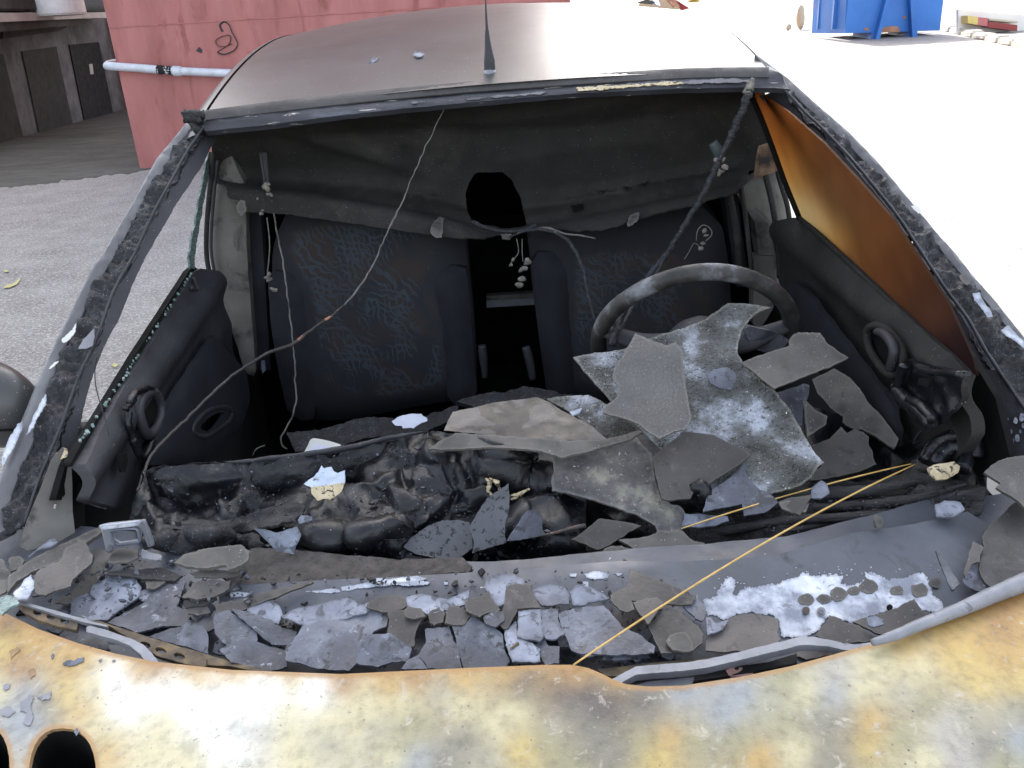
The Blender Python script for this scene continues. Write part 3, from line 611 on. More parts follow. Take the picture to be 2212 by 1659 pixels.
# ---- scuttle tray under the flakes
def z_s(x, y): return .805 + .12 * (y - yh(x))
tr = [(-60, 1150), (60, 1130), (330, 1150), (520, 1230), (1100, 1210), (1700, 1160), (2000, 1080), (2230, 1060), (2300, 1200), (2230, 1300), (2100, 1400), (1500, 1560), (1100, 1560), (600, 1540), (0, 1400), (-110, 1290)]
def trm(px, py): return HF(z_s)(px, py)
obj('scuttle_tray', sheet(tr, trm, sp=26, th=.003, disp=rough(.003, 14), esp=16), M['cowl'], CAR)
# ---- curved cowl metal at the foot of the windscreen
def z_f(x, y): 
    t = y - yh(x); return .812 + .30 * t - .25 * max(0, t - .16) ** 1.0
cf = [(470, 1268), (560, 1262), (737, 1252), (967, 1238), (1127, 1229), (1337, 1211), (1475, 1214), (1675, 1200), (1842, 1152), (1975, 1132), (2090, 1105), (2150, 1140), (2130, 1250), (2090, 1320), (2030, 1345), (1890, 1400), (1700, 1440), (1475, 1430), (1350, 1380), (1237, 1340), (1137, 1325), (900, 1322), (737, 1322), (600, 1330), (480, 1340)]
obj('cowl_panel', sheet(cf, HF(z_f), sp=18, th=.003, disp=rough(.0015, 8), esp=12), M['cowl'], CAR, label='blue-grey sooty metal panel below the windscreen opening')
def onflange(dz): return HF(lambda x, y: z_f(x, y) + dz)
def patch(P, dz=.0012, m='white_metal', nm='bare_metal_patch', jag=2.6, lab=None, sp=9):
    return obj(nm, sheet(P, onflange(dz), sp=sp, th=.0008, jag=jag, esp=2.2), M[m], CAR, label=lab)
patch(T(2, 2, [(140, 590), (150, 560), (230, 540), (250, 480), (270, 430), (310, 420), (335, 470), (325, 520), (345, 560), (400, 480), (520, 480), (640, 455), (700, 430), (770, 400), (850, 410), (1000, 400), (1040, 420), (1020, 460), (1060, 480), (1120, 470), (1160, 455), (1200, 430), (1180, 390), (1230, 400), (1330, 440), (1420, 430), (1560, 395), (1600, 440), (1620, 520), (1680, 590), (1690, 650), (1600, 650), (1480, 600), (1300, 650), (1090, 715), (960, 680), (870, 770), (820, 800), (640, 810), (620, 700), (560, 655), (400, 650), (280, 690), (160, 670)]), lab='bare white metal patch with jagged edge on the cowl', jag=3.6)
for P in (T(1, 2, [(0, 485), (100, 470), (200, 450), (230, 430), (330, 430), (500, 415), (560, 430), (430, 460), (300, 475), (120, 495), (0, 512)]), T(1, 2, [(330, 455), (480, 450), (580, 450), (560, 470), (400, 480)]), T(1, 2, [(1575, 400), (1640, 385), (1735, 395), (1730, 430), (1640, 440), (1590, 425)]), T(1, 2, [(1480, 400), (1525, 398), (1520, 420), (1485, 418)]), T(1, 2, [(1765, 395), (1825, 400), (1800, 415)]), T(1, 2, [(1565, 455), (1600, 450), (1600, 490), (1570, 480)]), T(1, 2, [(665, 452), (690, 455), (685, 472), (665, 468)]), T(0, 2, [(1485, 530), (1550, 515), (1620, 525), (1590, 550), (1500, 552)]), T(0, 2, [(1980, 515), (2060, 505), (2200, 500), (2205, 520), (2060, 525)])):
    patch(P, jag=1.4, sp=6)
for k in range(60):
    x = random.choice([random.uniform(1535, 1900), random.uniform(1700, 2035)]); y = random.gauss(1245, 9) + (1700 - x) * .06 + (12 if x > 1900 else 0)
    r = random.uniform(1.0, 2.6)
    if k < 40: patch([(x + r * math.cos(a) * random.uniform(.6, 1.3), y + r * .7 * math.sin(a) * random.uniform(.6, 1.3)) for a in (0, 1.2, 2.4, 3.6, 4.8)], jag=0, sp=6, nm='bare_metal_fleck')
for (x, y, r, m_) in [(800, 570, 55, 'brown'), (920, 560, 48, 'brown'), (1010, 530, 60, 'brown'), (1110, 510, 42, 'slate'), (1210, 480, 62, 'brown'), (1390, 510, 44, 'slate'), (1535, 505, 62, 'slate'), (1640, 460, 45, 'slate')]:
    P = [(x + r * math.cos(a) * random.uniform(.8, 1.15), y + r * .75 * math.sin(a) * random.uniform(.75, 1.15)) for a in [k * .63 for k in range(10)]]
    patch(T(2, 2, P), dz=.0024, m='dusty', nm='soot_patch', jag=.4, sp=8)
for (x, y, r, m_) in [(800, 637, 25, 'rusty'), (898, 645, 30, 'alu'), (1342, 618, 20, 'black')]:
    P = T(2, 2, [(x + r * math.cos(a), y + r * math.sin(a)) for a in [k * .52 for k in range(12)]])
    bl = patch(P, dz=.004, m=m_, nm='bolt_hole', jag=0, sp=5)
    if m_ == 'alu': patch(T(2, 2, [(x + 16 * math.cos(a), y + 16 * math.sin(a)) for a in [k * .52 for k in range(12)]]), dz=.006, m='slate', nm='bolt_head', jag=0, sp=5)
# ---- brown ash covered bulkhead top
ab = [(480, 1266), (505, 1225), (525, 1196), (545, 1184), (640, 1188), (737, 1198), (870, 1208), (1000, 1205), (1020, 1222), (1012, 1236), (900, 1243), (737, 1254), (600, 1262)]
obj('bulkhead_top', sheet(ab, HF(lambda x, y: .852 + .04 * (y - .95)), sp=9, th=.02, disp=rough(.002, 90), esp=7), M['ash'], CAR, label='brown ash-covered top of the bulkhead')
# ---- floor pan of the cabin, firewall
obj('cabin_floor', box((0, 2.3, .28), (1.4, 2.9, .04)), M['black'], CAR)
obj('bulkhead', box((0, .98, .55), (1.4, .02, .52)), M['black'], CAR)
# ---- melted dashboard: relief measured from crest to foot
dctrl = [(330, 1010, 1.24), (430, 1000, 1.28), (640, 985, 1.31), (800, 960, 1.32), (930, 932, 1.32), (1000, 940, 1.30), (1150, 990, 1.24), (330, 1060, 1.22), (450, 1050, 1.27), (600, 1040, 1.29), (750, 1030, 1.29), (880, 1020, 1.26), (960, 1010, 1.20), (400, 1090, 1.23), (550, 1100, 1.2), (700, 1080, 1.22), (820, 1070, 1.16), (900, 1060, 1.14), (980, 1060, 1.16),
         (380, 1130, 1.12), (500, 1125, 1.13), (620, 1105, 1.14), (700, 1118, 1.08), (800, 1120, 1.06), (870, 1110, 1.06), (930, 1110, 1.10), (350, 1180, 1.06), (450, 1170, 1.06), (600, 1170, 1.04), (700, 1165, 1.02), (800, 1160, 1.02), (850, 1175, 1.04), (400, 1215, 1.05), (700, 1215, 1.04), (900, 1215, 1.02), (900, 1160, 1.08), (1000, 1120, 1.12), (1000, 1180, 1.06), (1100, 1080, 1.16), (1100, 1160, 1.06), (1200, 1080, 1.14), (1200, 1170, 1.04), (300, 1100, 1.16), (290, 1180, 1.06)]
DM = DEPTH(dctrl, 3, 3e4)
da = [(300, 1030), (330, 1008), (430, 1000), (560, 993), (640, 984), (720, 976), (800, 962), (870, 948), (935, 930), (1000, 938), (1100, 975), (1260, 1020), (1270, 1200), (1150, 1225), (1000, 1228), (800, 1222), (600, 1210), (400, 1212), (320, 1200), (280, 1120)]
FOLDS = [
    (C4([(1185, 505), (1290, 480), (1390, 450), (1370, 400), (1470, 370), (1580, 345), (1660, 320)]), .0125),
    (C4([(1300, 470), (1380, 440), (1450, 400), (1560, 370), (1650, 340), (1700, 310), (1780, 270), (1890, 235)]), .016),
    (C4([(1640, 330), (1700, 400), (1760, 450), (1830, 480), (1900, 440), (1950, 380)]), .013),
    (C4([(1800, 580), (1850, 540), (1920, 480), (1955, 430), (1950, 380)]), .011),
    (C4([(560, 340), (585, 390), (598, 450), (612, 525)]), .007),
    (C4([(130, 220), (100, 300), (105, 400), (130, 480), (205, 545)]), .014),
    (C4([(60, 180), (75, 280), (70, 400), (110, 500)]), .012),
    (C4([(240, 350), (330, 340), (400, 305), (500, 260), (600, 200), (640, 188)]), .006),
    (C4([(1600, 300), (1650, 290), (1740, 215), (1800, 200), (1860, 200)]), .009),
    (C4([(1640, 310), (1740, 265), (1840, 245)]), .008),
    (C4([(1870, 10), (1885, 100), (1880, 200), (1850, 300), (1800, 350)]), .014),
    (C4([(1540, 650), (1560, 700), (1555, 790)]), .010),
    (T(1, 1, [(790, 1300), (950, 1320), (1150, 1350), (1340, 1400)]), .034),
    (T(1, 1, [(850, 1400), (980, 1430), (1150, 1460), (1330, 1470)]), .022),
    (T(1, 1, [(585, 1240), (620, 1330), (640, 1420), (700, 1480)]), .02),
    (T(1, 1, [(700, 1290), (730, 1390), (780, 1480), (830, 1600)]), .011),
    (T(1, 1, [(460, 1420), (560, 1470), (640, 1500), (700, 1560), (640, 1640)]), .012),
    (T(1, 1, [(740, 1500), (830, 1560), (900, 1560), (940, 1500)]), .015),
    (T(1, 1, [(800, 1620), (880, 1590), (1000, 1600)]), .014),
    (T(1, 2, [(1100, 150), (1200, 60), (1350, 20), (1480, 40)]), .022),
]
FS = []
for P, r in FOLDS:
    Q = []; n = len(P)
    for i in range(n - 1):
        a_, b_, c_, d_ = [Vector(P[min(max(k, 0), n - 1)]) for k in (i - 1, i, i + 1, i + 2)]
        for k in range(6):
            t = k / 6; Q.append(.5 * ((2 * b_) + (c_ - a_) * t + (2 * a_ - 5 * b_ + 4 * c_ - d_) * t * t + (3 * b_ - a_ - 3 * c_ + d_) * t ** 3))
    Q.append(Vector(P[-1])); wd = r * 1500
    xs = [q.x for q in Q]; ys = [q.y for q in Q]
    FS.append((Q, r, wd, min(xs) - wd * 1.6, max(xs) + wd * 1.6, min(ys) - wd * 1.6, max(ys) + wd * 1.6, random.random() * 40))
def ddisp(p, x, y):
    x += 10 * N(p, 9, 1) + 4 * N(p, 50, 2); y += 10 * N(p, 9, 7) + 4 * N(p, 50, 8); v = 0
    for Q, r, wd, x0, x1, y0, y1, sd_ in FS:
        if x0 < x < x1 and y0 < y < y1:
            i = min(range(len(Q)), key=lambda k: (Q[k].x - x) ** 2 + (Q[k].y - y) ** 2)
            d = math.hypot(Q[i].x - x, Q[i].y - y); e = min(i, len(Q) - 1 - i) / 5
            h = 1.45 * r * (1 + .15 * noise.noise(Vector((i * .06, sd_, 0)))) * min(1, .35 + e)
            v = max(v, h * math.exp(-(d / (wd * .78)) ** 2)); v -= .25 * r * math.exp(-((d - wd * 1.35) / (wd * .35)) ** 2)
    u_ = Vector((p.x * .35, p.y, p.z)); r1 = .5 - abs(N(u_, 11, 3) + .5 * N(u_, 26, 4)) * 1.4
    q = Vector((p.x * .45, p.y, p.z * 1.2)); r1 += .5 * (.5 - abs(N(q, 22, 5)) * 1.8)
    return v + .006 * r1 + .004 * (.5 - abs(N(p, 34, 8)) * 1.6) + .0018 * N(p, 80, 9)
DASH = obj('dashboard', sheet(da, lambda x, y: DM(x, y) + ray(x, y).normalized() * .022 * min(1, max(0, (860 - x) / 120)), sp=5.6, th=.006, disp=ddisp, jag=1.5), M['melt'], CAR, label='melted and wrinkled black dashboard')
def fold(P, r, off=.006, m='melt', nm='melted_fold', par=None, jit=.06, seg=8):
    pts = []
    for x, y in P:
        q = DM(x, y); pts.append(q + (CAM - q).normalized() * (off + .01))
    n = len(pts); k = [1 - .75 * abs(2 * i / (n - 1) - 1) ** 3 for i in range(n)]
    return obj(nm, tube(pts, [max(.0015, r * q) for q in k], seg, jit), M[m], par or DASH)
fold(C4([(620, 190), (760, 182), (900, 165), (1060, 150), (1240, 120), (1400, 95), (1560, 55), (1700, 25), (1870, 0)]), .005, m='panel', nm='dash_rim', jit=.15)
def near(k): return lambda x, y: DM(x, y) + (CAM - DM(x, y)).normalized() * k
def strk(a, sx, seed):
    def f(p, x, y):
        q = Vector((p.x * sx, p.y * 3, p.z * 3)); return a * (.5 - abs(noise.noise(q * 9 + Vector((seed, 0, 0)))) * 1.8) + a * .4 * noise.noise(q * 24)
    return f
# tall black face behind the hollow
P = C4([(150, 260), (240, 215), (400, 205), (600, 195), (760, 183), (900, 168), (1060, 152), (1240, 122), (1400, 97), (1560, 57), (1700, 27), (1860, 3), (1885, 120), (1860, 240), (1650, 290), (1560, 330), (1350, 350), (1100, 372), (900, 392), (740, 430), (690, 500), (600, 530), (450, 520), (300, 470), (200, 400)])
WB = PLANE3(DM(*C4([(600, 200)])[0]), DM(*C4([(1850, 10)])[0]), DM(*C4([(900, 200)])[0]) + Vector((0, -.035, -.10)))
bw_ = bulge(P, .010, 12)
obj('dash_back', sheet(P, WB, sp=6, th=.004, jag=1.2, disp=lambda p, x, y: bw_(p, x, y) + .016 * math.exp(-(((x - 468) / 50) ** 2 + ((y - 1030) / 22) ** 2)) + .009 * math.exp(-(((x - 478 - (y - 1060) * .1) / 4) ** 2)) * (1 if 1055 < y < 1118 else 0) + .003 * N(p, 9, 3) + .003 * N(p, 40, 3) + .0016 * N(p, 110, 4)), M['melt'], DASH)
# brown layered shelf
P = C4([(175, 625), (215, 600), (330, 560), (470, 545), (560, 555), (700, 530), (800, 500), (950, 465), (1060, 440), (1110, 470), (1090, 520), (1040, 560), (900, 590), (800, 612), (690, 622), (560, 618), (400, 600), (300, 615), (190, 645)])
obj('layered_shelf', sheet(P, near(.012), sp=6, th=.004, jag=1.5, disp=strk(.009, .5, 3)), M['padding'], DASH)
# knobbly black front block, left
P = C4([(165, 660), (230, 625), (330, 608), (430, 600), (560, 620), (650, 640), (720, 640), (820, 640), (850, 700), (840, 750), (700, 742), (560, 700), (400, 740), (330, 772), (200, 735), (150, 700)])
b1 = bulge(P, .020, 12)
obj('melted_block', sheet(P, near(.008), sp=6, th=.004, jag=1.5, disp=lambda p, x, y: b1(p, x, y) + strk(.012, .9, 8)(p, x, y) + .003 * N(p, 70)), M['char'], DASH)
# smooth slumped block, right, with a rounded upper edge and a torn lower one
P = C4([(1045, 600), (1080, 572), (1180, 560), (1300, 556), (1420, 560), (1530, 552), (1640, 522), (1700, 515), (1750, 540), (1790, 590), (1770, 640), (1700, 665), (1600, 670), (1560, 700), (1556, 800), (1480, 795), (1300, 780), (1150, 760), (1050, 735), (1030, 680)])
b2_ = bulge(P, .030, 17)
obj('melted_block', sheet(P, near(.010), sp=6, th=.004, jag=1, disp=lambda p, x, y: b2_(p, x, y) - .014 * max(0, (y - 1160) / 30) * (.8 + N(p, 20, 4)) + strk(.006, .5, 20)(p, x, y) + .0015 * N(p, 80)), M['melt'], DASH)
# pale splintered bits in the middle of the dashboard
for P in (T(1, 1, [(935, 1440), (960, 1470), (950, 1520), (985, 1560)]), T(1, 1, [(960, 1440), (1010, 1470), (1030, 1530)]), T(1, 1, [(1090, 1560), (1150, 1540), (1220, 1510)]), T(1, 1, [(1100, 1580), (1140, 1560), (1190, 1530)]), T(1, 1, [(1080, 1450), (1150, 1400), (1230, 1375)])):
    fold(P, .0035, off=.012, m='gold' if P[0][1] > 1040 or True else 'melt', nm='splinter', jit=.5, seg=5)
# centre and driver side of the dashboard, mostly under the shards
cctrl = [(1000, 900, 1.5), (1300, 900, 1.42), (1600, 900, 1.4), (1900, 900, 1.36), (1000, 960, 1.4), (1300, 1000, 1.24), (1600, 1000, 1.24), (1900, 980, 1.26), (1200, 1100, 1.13), (1500, 1090, 1.12), (1800, 1060, 1.15), (1100, 1180, 1.06), (1500, 1160, 1.04), (2080, 1000, 1.18), (2060, 1100, 1.06), (1900, 1130, 1.04), (1700, 1180, 1.0), (2100, 1150, 1.0)]
DC = DEPTH(cctrl, 3, 4e5)
cp = [(960, 950), (1100, 905), (1300, 900), (1500, 880), (1750, 880), (1950, 930), (2100, 960), (2130, 1020), (2140, 1130), (1900, 1140), (1700, 1190), (1480, 1210), (1250, 1225), (1100, 1225), (1000, 1100)]
core = obj('dash_core', sheet(cp, lambda x, y: DC(x, y) + ray(x, y).normalized() * .035, sp=12, th=.006, disp=rough(.012, 10, 3, True), jag=2), M['melt'], CAR)
pp = [(1000, 1200), (1060, 1180), (1200, 1175), (1330, 1180), (1500, 1120), (1560, 1085), (1700, 1060), (1800, 1048), (1900, 1030), (1980, 1020), (2050, 1030), (2130, 1060), (2120, 1110), (2050, 1120), (1975, 1135), (1842, 1155), (1675, 1203), (1475, 1217), (1337, 1213), (1200, 1232), (1040, 1234)]
def pdisp(p, x, y):
    q = Vector((p.x * .6 + p.y * .15, p.y * 3, p.z * 3)); return .012 * (.5 - abs(noise.noise(q * 9)) * 1.6) + .005 * noise.noise(q * 26) + .002 * noise.noise(q * 60)
obj('charred_padding', sheet(pp, DC, sp=7.5, th=.01, disp=pdisp, jag=2), M['padding'], CAR, label='layered charred padding along the right half of the dashboard')
for P, r in (([(1480, 1128), (1650, 1098), (1800, 1100), (1960, 1085), (2080, 1050)], .008), ([(1400, 1165), (1560, 1150), (1700, 1128), (1900, 1118), (2000, 1105)], .007), ([(1060, 1205), (1200, 1195), (1320, 1200), (1450, 1188)], .009), ([(1560, 1105), (1700, 1075), (1850, 1066), (1990, 1044)], .010), ([(1700, 1150), (1850, 1125), (1990, 1110), (2090, 1090)], .006)):
    obj('charred_ridge', tube([DC(*p) + Vector((0, -.004, .006)) for p in P], [r * .4] + [r] * (len(P) - 2) + [r * .4], 7, .25), M['padding'], CAR)
# twisted bit of black plastic at the right end
for P, r in (([(1985, 1010), (2000, 985), (2020, 965), (2050, 955), (2085, 962), (2090, 1000)], .012), ([(2000, 1015), (2025, 985), (2055, 975), (2070, 1000), (2060, 1025)], .012), ([(1975, 1005), (1990, 975), (2015, 960), (2045, 958)], .006)):
    obj('twisted_plastic', tube([DC(*p) + Vector((0, -.02, .02)) for p in P], r, 8, .15), M['melt'], CAR)

# ---- cabin shell behind the seats
obj('rear_wall', slab([Vector((-.66, 3.1, .3)), Vector((.66, 3.1, .3)), Vector((.62, 3.3, 1.1)), Vector((.55, 3.2, 1.42)), Vector((-.55, 3.2, 1.42)), Vector((-.62, 3.3, 1.1))], Vector((0, .02, 0))), M['black'], CAR)
obj('rear_bench', box((0, 2.85, .62), (1.2, .3, .6), Matrix.Rotation(-.2, 4, 'X'), bev=.05), M['black'], CAR)
for s in (-1, 1):
    obj('cabin_side', slab([Vector((s * .68, 2.12, .3)), Vector((s * .68, 3.3, .3)), Vector((s * .66, 3.3, 1.1)), Vector((s * .585, 3.2, 1.42)), Vector((s * .585, 2.12, 1.36)), Vector((s * .67, 2.12, 1.0))], Vector((s * .015, 0, 0))), M['black'], CAR)
# ---- front seats
def seat(name, outl, bol, prn, lab, yb):
    root = empty(name, (AX('y', 2.0)(sum(p[0] for p in outl) / len(outl), 850)), lab, None, parent=CAR)

    pl = PLANE((0, yb, .6), (0, -1, .16))
    me = sheet(outl, pl, sp=13, disp=bulge(outl, .05, 26), back=(0, .10, .02), jag=0, esp=12)
    at = me.attributes.new('print', 'FLOAT', 'POINT'); 
    vals = []
    dp = dist_to(prn)
    inv = []
    for v in me.vertices:
        d = v.co - CAM; a, b, c = d.dot(rt), d.dot(up), d.dot(fw); x, y = W / 2 + F * a / c, H / 2 - F * b / c
        s = dp(x, y) / 8; vals.append(min(1, s) if inside(x, y, prn) else 0)
    at.data.foreach_set('value', vals); obj('backrest', me, M['fabric'], root)
    for B in bol:
        obj('bolster', sheet(B, lambda x, y: pl(x, y) + Vector((0, -.042, 0)), sp=11, disp=bulge(B, .026, 22), back=(0, .05, 0), esp=10), M['insert'], root)
    return root
so = [(590, 540), (600, 500), (620, 470), (660, 452), (760, 440), (900, 440), (970, 450), (1000, 490), (1010, 560), (1022, 680), (1030, 800), (1030, 838), (1010, 860), (940, 870), (860, 885), (760, 905), (700, 908), (655, 895), (628, 870), (612, 800), (598, 700), (586, 620)]
sb1 = [(935, 608), (945, 580), (975, 562), (1008, 570), (1016, 640), (1024, 740), (1031, 830), (1020, 855), (985, 862), (968, 840), (962, 760), (955, 690), (942, 640)]
sb2 = [(588, 600), (605, 575), (640, 580), (668, 620), (678, 700), (684, 780), (690, 850), (684, 890), (655, 893), (628, 870), (608, 780), (594, 690)]
sp1 = [(630, 500), (700, 480), (900, 480), (960, 520), (930, 590), (938, 640), (950, 690), (958, 760), (962, 830), (900, 850), (820, 862), (740, 850), (695, 820), (688, 760), (680, 690), (668, 615), (630, 570)]
seat('front_seat', so, [sb1, sb2], sp1, 'passenger seat with blue patterned cloth', 2.0)
so2 = [(1146, 560), (1140, 520), (1160, 480), (1220, 460), (1400, 440), (1520, 450), (1560, 490), (1572, 560), (1578, 640), (1580, 760), (1560, 850), (1450, 875), (1300, 880), (1190, 868), (1180, 840), (1168, 760), (1158, 680), (1150, 620)]
sb3 = [(1146, 560), (1160, 535), (1195, 535), (1225, 575), (1232, 680), (1238, 780), (1236, 862), (1190, 868), (1180, 830), (1168, 750), (1156, 660)]
sp2 = [(1240, 560), (1300, 540), (1450, 540), (1530, 580), (1545, 700), (1530, 830), (1300, 850), (1250, 820), (1240, 700)]
seat('front_seat', so2, [sb3], sp2, 'driver seat with dark blue cloth, half hidden by the steering wheel', 2.02)
# seat cushions, littered
obj('seat_cushion', box((-.33, 1.72, .50), (.5, .5, .14), bev=.04), M['cloth'], CAR)
obj('seat_cushion', box((.33, 1.72, .50), (.5, .5, .14), bev=.04), M['cloth'], CAR)
# between the seats: bright bar, two levers, bolt
A = AX('y', 2.35); 
obj('cross_bar', slab([A(*p) for p in T(1, 1, [(940, 290), (1270, 275), (1270, 315), (942, 335)])], Vector((0, .02, .0))), M['alu'], CAR, label='bare bright metal bar between the seats')
obj('bar_top', slab([A(*p) for p in T(1, 1, [(940, 262), (1270, 240), (1270, 273), (940, 288)])], Vector((0, .03, 0))), M['beige'], CAR)
A = AX('y', 1.95)
obj('recliner_lever', tube([A(*p) for p in T(1, 1, [(912, 580), (918, 640), (926, 720), (930, 790)])], [.010, .011, .009, .006], 8), M['panel'], CAR)
obj('recliner_lever', tube([A(*p) for p in T(1, 1, [(1195, 590), (1212, 650), (1230, 730), (1240, 800)])], [.010, .011, .010, .008], 8), M['panel'], CAR)
bm = bmesh.new(); bmesh.ops.create_uvsphere(bm, u_segments=12, v_segments=8, radius=.012); bmesh.ops.translate(bm, vec=A(*T(1, 1, [(1222, 893)])[0]), verts=bm.verts); obj('bolt_head', bm, M['panel'], CAR, smooth=True)
obj('centre_box', box((-.02, 2.15, .45), (.14, .5, .25), bev=.02), M['black'], CAR)

# ---- roof, header, rails
def yE(x): return 1.885 + .0 * x
def z_r(x, y):
    t = (y - 1.885) / 1.1; q = (x + .018) / .595
    s = 1 - (1 - t) ** 2 if t < 1 else 1 - .12 * (t - 1) ** 2
    return 1.403 + .172 * s - (.020 + .035 * min(1.2, max(t, 0))) * q * q + .012 * q * (1 - min(t, 1))
roof = obj('roof', grid(lambda u, v: Vector((-.018 + .595 * (2 * u - 1), 1.885 + 2.0 * v, z_r(-.018 + .595 * (2 * u - 1), 1.885 + 2.0 * v))), 40, 60), M['soot_paint'], CAR)
obj('roof_lining', grid(lambda u, v: Vector((-.018 + .58 * (2 * u - 1), 1.95 + 1.6 * v, z_r(-.018 + .58 * (2 * u - 1), 1.95 + 1.6 * v) - .03)), 8, 12), M['black'], CAR)
for s in (-1, 1):
    def rail(u, v, s=s):
        y = 1.84 + 2.05 * v; a = math.pi * .62 * u
        x = s * (.602 + .040 * math.sin(a)); z = z_r(s * .595, max(y, 1.86)) - .002 - .045 * (1 - math.cos(a)) - (.0 if y > 1.9 else (1.9 - y) * .35)
        return Vector((x - .018, y, z))
    obj('roof_rail', grid(rail, 8, 40), M['soot_paint'], CAR)
    obj('roof_gutter', grid(lambda u, v, s=s: Vector((s * (.590 + .018 * u) - .018, 1.87 + 2.0 * v, z_r(s * .595, 1.87 + 2.0 * v) - .010)), 1, 30), M['black'], CAR)
hb = [(443, 243), (590, 224), (737, 207), (868, 194), (1000, 182), (1237, 167), (1475, 152), (1600, 150), (1667, 150), (1690, 165), (1705, 195), (1675, 190), (1608, 186), (1475, 190), (1237, 203), (1004, 223), (870, 235), (737, 248), (590, 266), (443, 281), (428, 268)]
HBP = PLANE3(AX('y', 1.885)(443, 243), AX('y', 1.885)(1667, 150), AX('y', 1.855)(1055, 222))
hdr = obj('roof_header', sheet(hb, HBP, sp=12, th=.012, disp=lambda p, x, y: .003 * math.sin((y - (250 - (x - 443) * .08)) * .16) + .001 * N(p, 60), esp=8), M['header'], CAR, label='windscreen header strip with scraped bright edge')
for P in (T(1, 0, [(1520, 575), (1600, 565), (1760, 560), (1950, 548), (2100, 535), (2212, 528), (2212, 550), (1950, 562), (1700, 585), (1540, 595)]), T(2, 0, [(0, 535), (150, 520), (300, 515), (430, 520), (420, 540), (200, 540), (0, 550)]), T(1, 0, [(800, 650), (1000, 625), (1200, 610), (1340, 595), (1300, 612), (1100, 630), (900, 645)]), T(1, 0, [(430, 672), (520, 660), (560, 662), (480, 676)])):
    obj('scraped_edge', sheet(P, lambda x, y: HBP(x, y) + Vector((0, -.0045, .002)), sp=8, th=.0012, jag=1.5, esp=3), M['gold'] if P[0][0] > 1230 and P[0][0] < 1400 else M['frame_grey'], hdr)
n_ = 15; tp = hb[:9]; bt = hb[11:18][::-1]
def lerp_edge(E, x):
    for a, b in zip(E, E[1:]):
        if a[0] <= x <= b[0]: return a[1] + (b[1] - a[1]) * (x - a[0]) / (b[0] - a[0])
    return E[0][1] if x < E[0][0] else E[-1][1]
xs_ = [445 + (1660 - 445) * i / n_ for i in range(n_ + 1)]
bot_ = sorted([(443, 281), (590, 266), (737, 248), (870, 235), (1004, 223), (1237, 203), (1475, 190), (1608, 186), (1675, 190)])
band = [(x, lerp_edge(tp, x) - 2) for x in xs_] + [(x, lerp_edge(tp, x) * .5 + lerp_edge(bot_, x) * .5) for x in xs_[::-1]]
obj('header_fold', sheet(band, lambda x, y: HBP(x, y) + Vector((0, -.003, .003)), sp=10, th=.003, disp=bulge(band, .004, 5), esp=8), M['soot_dull'], hdr)
# melted lump at the left end of the header
LP = AX('y', 1.85)
for P, r in ((T(0, 0, [(1185, 745), (1220, 735), (1270, 740), (1325, 745)]), .009), (T(0, 0, [(1200, 760), (1250, 775), (1310, 770)]), .011), (T(0, 0, [(1250, 790), (1270, 830), (1300, 850)]), .009)):
    obj('melted_seal', tube([LP(*p) for p in P], r, 7, .25), M['char'], CAR)
# aerial
ya = AX('y', 1.96); ab_ = ya(1059, 172); 
ant = empty('aerial', ab_, 'roof aerial with melted base', None, parent=CAR)
obj('aerial_base', tube([ab_ + Vector((0, 0, -.004)), ab_ + Vector((0, 0, .008)), ab_ + Vector((0, .003, .018))], [.024, .021, .013], 14, .08), M['alu'], ant)
obj('aerial_boot', tube([ya(1059, 158), ya(1058, 150), ya(1057, 130), ya(1055, 108), ya(1053, 85), ya(1052, 64)], [.012, .0125, .012, .0085, .006, .004], 12), M['panel'], ant)
obj('aerial_mast', tube([ya(1052, 66), ya(1050, 30), ya(1049, 0), ya(1046, -120)], [.0035, .0022, .0016, .0014], 6), M['panel'], ant)
# little torn chips on the roof
def on_roof(x, y):
    d = ray(x, y); t = 1.8
    while t < 4 and (CAM + d * t).z > z_r((CAM + d * t).x, (CAM + d * t).y): t += .01
    return CAM + d * (t - .012)
for k, (P, lab) in enumerate(((T(1, 0, [(465, 355), (475, 335), (500, 332), (540, 350), (520, 370), (490, 372)]), 'small curled white chip on the roof, the larger one nearer the aerial'), (T(1, 0, [(178, 400), (205, 375), (240, 378), (225, 395), (200, 403)]), 'small curled white chip on the roof, the one further left of the aerial'))):
    o = obj('paint_chip', sheet(P, on_roof, sp=5, th=.003, disp=lambda p, x, y: .003 * N(p, 90)), M['pale'], label=lab, cat='chip')

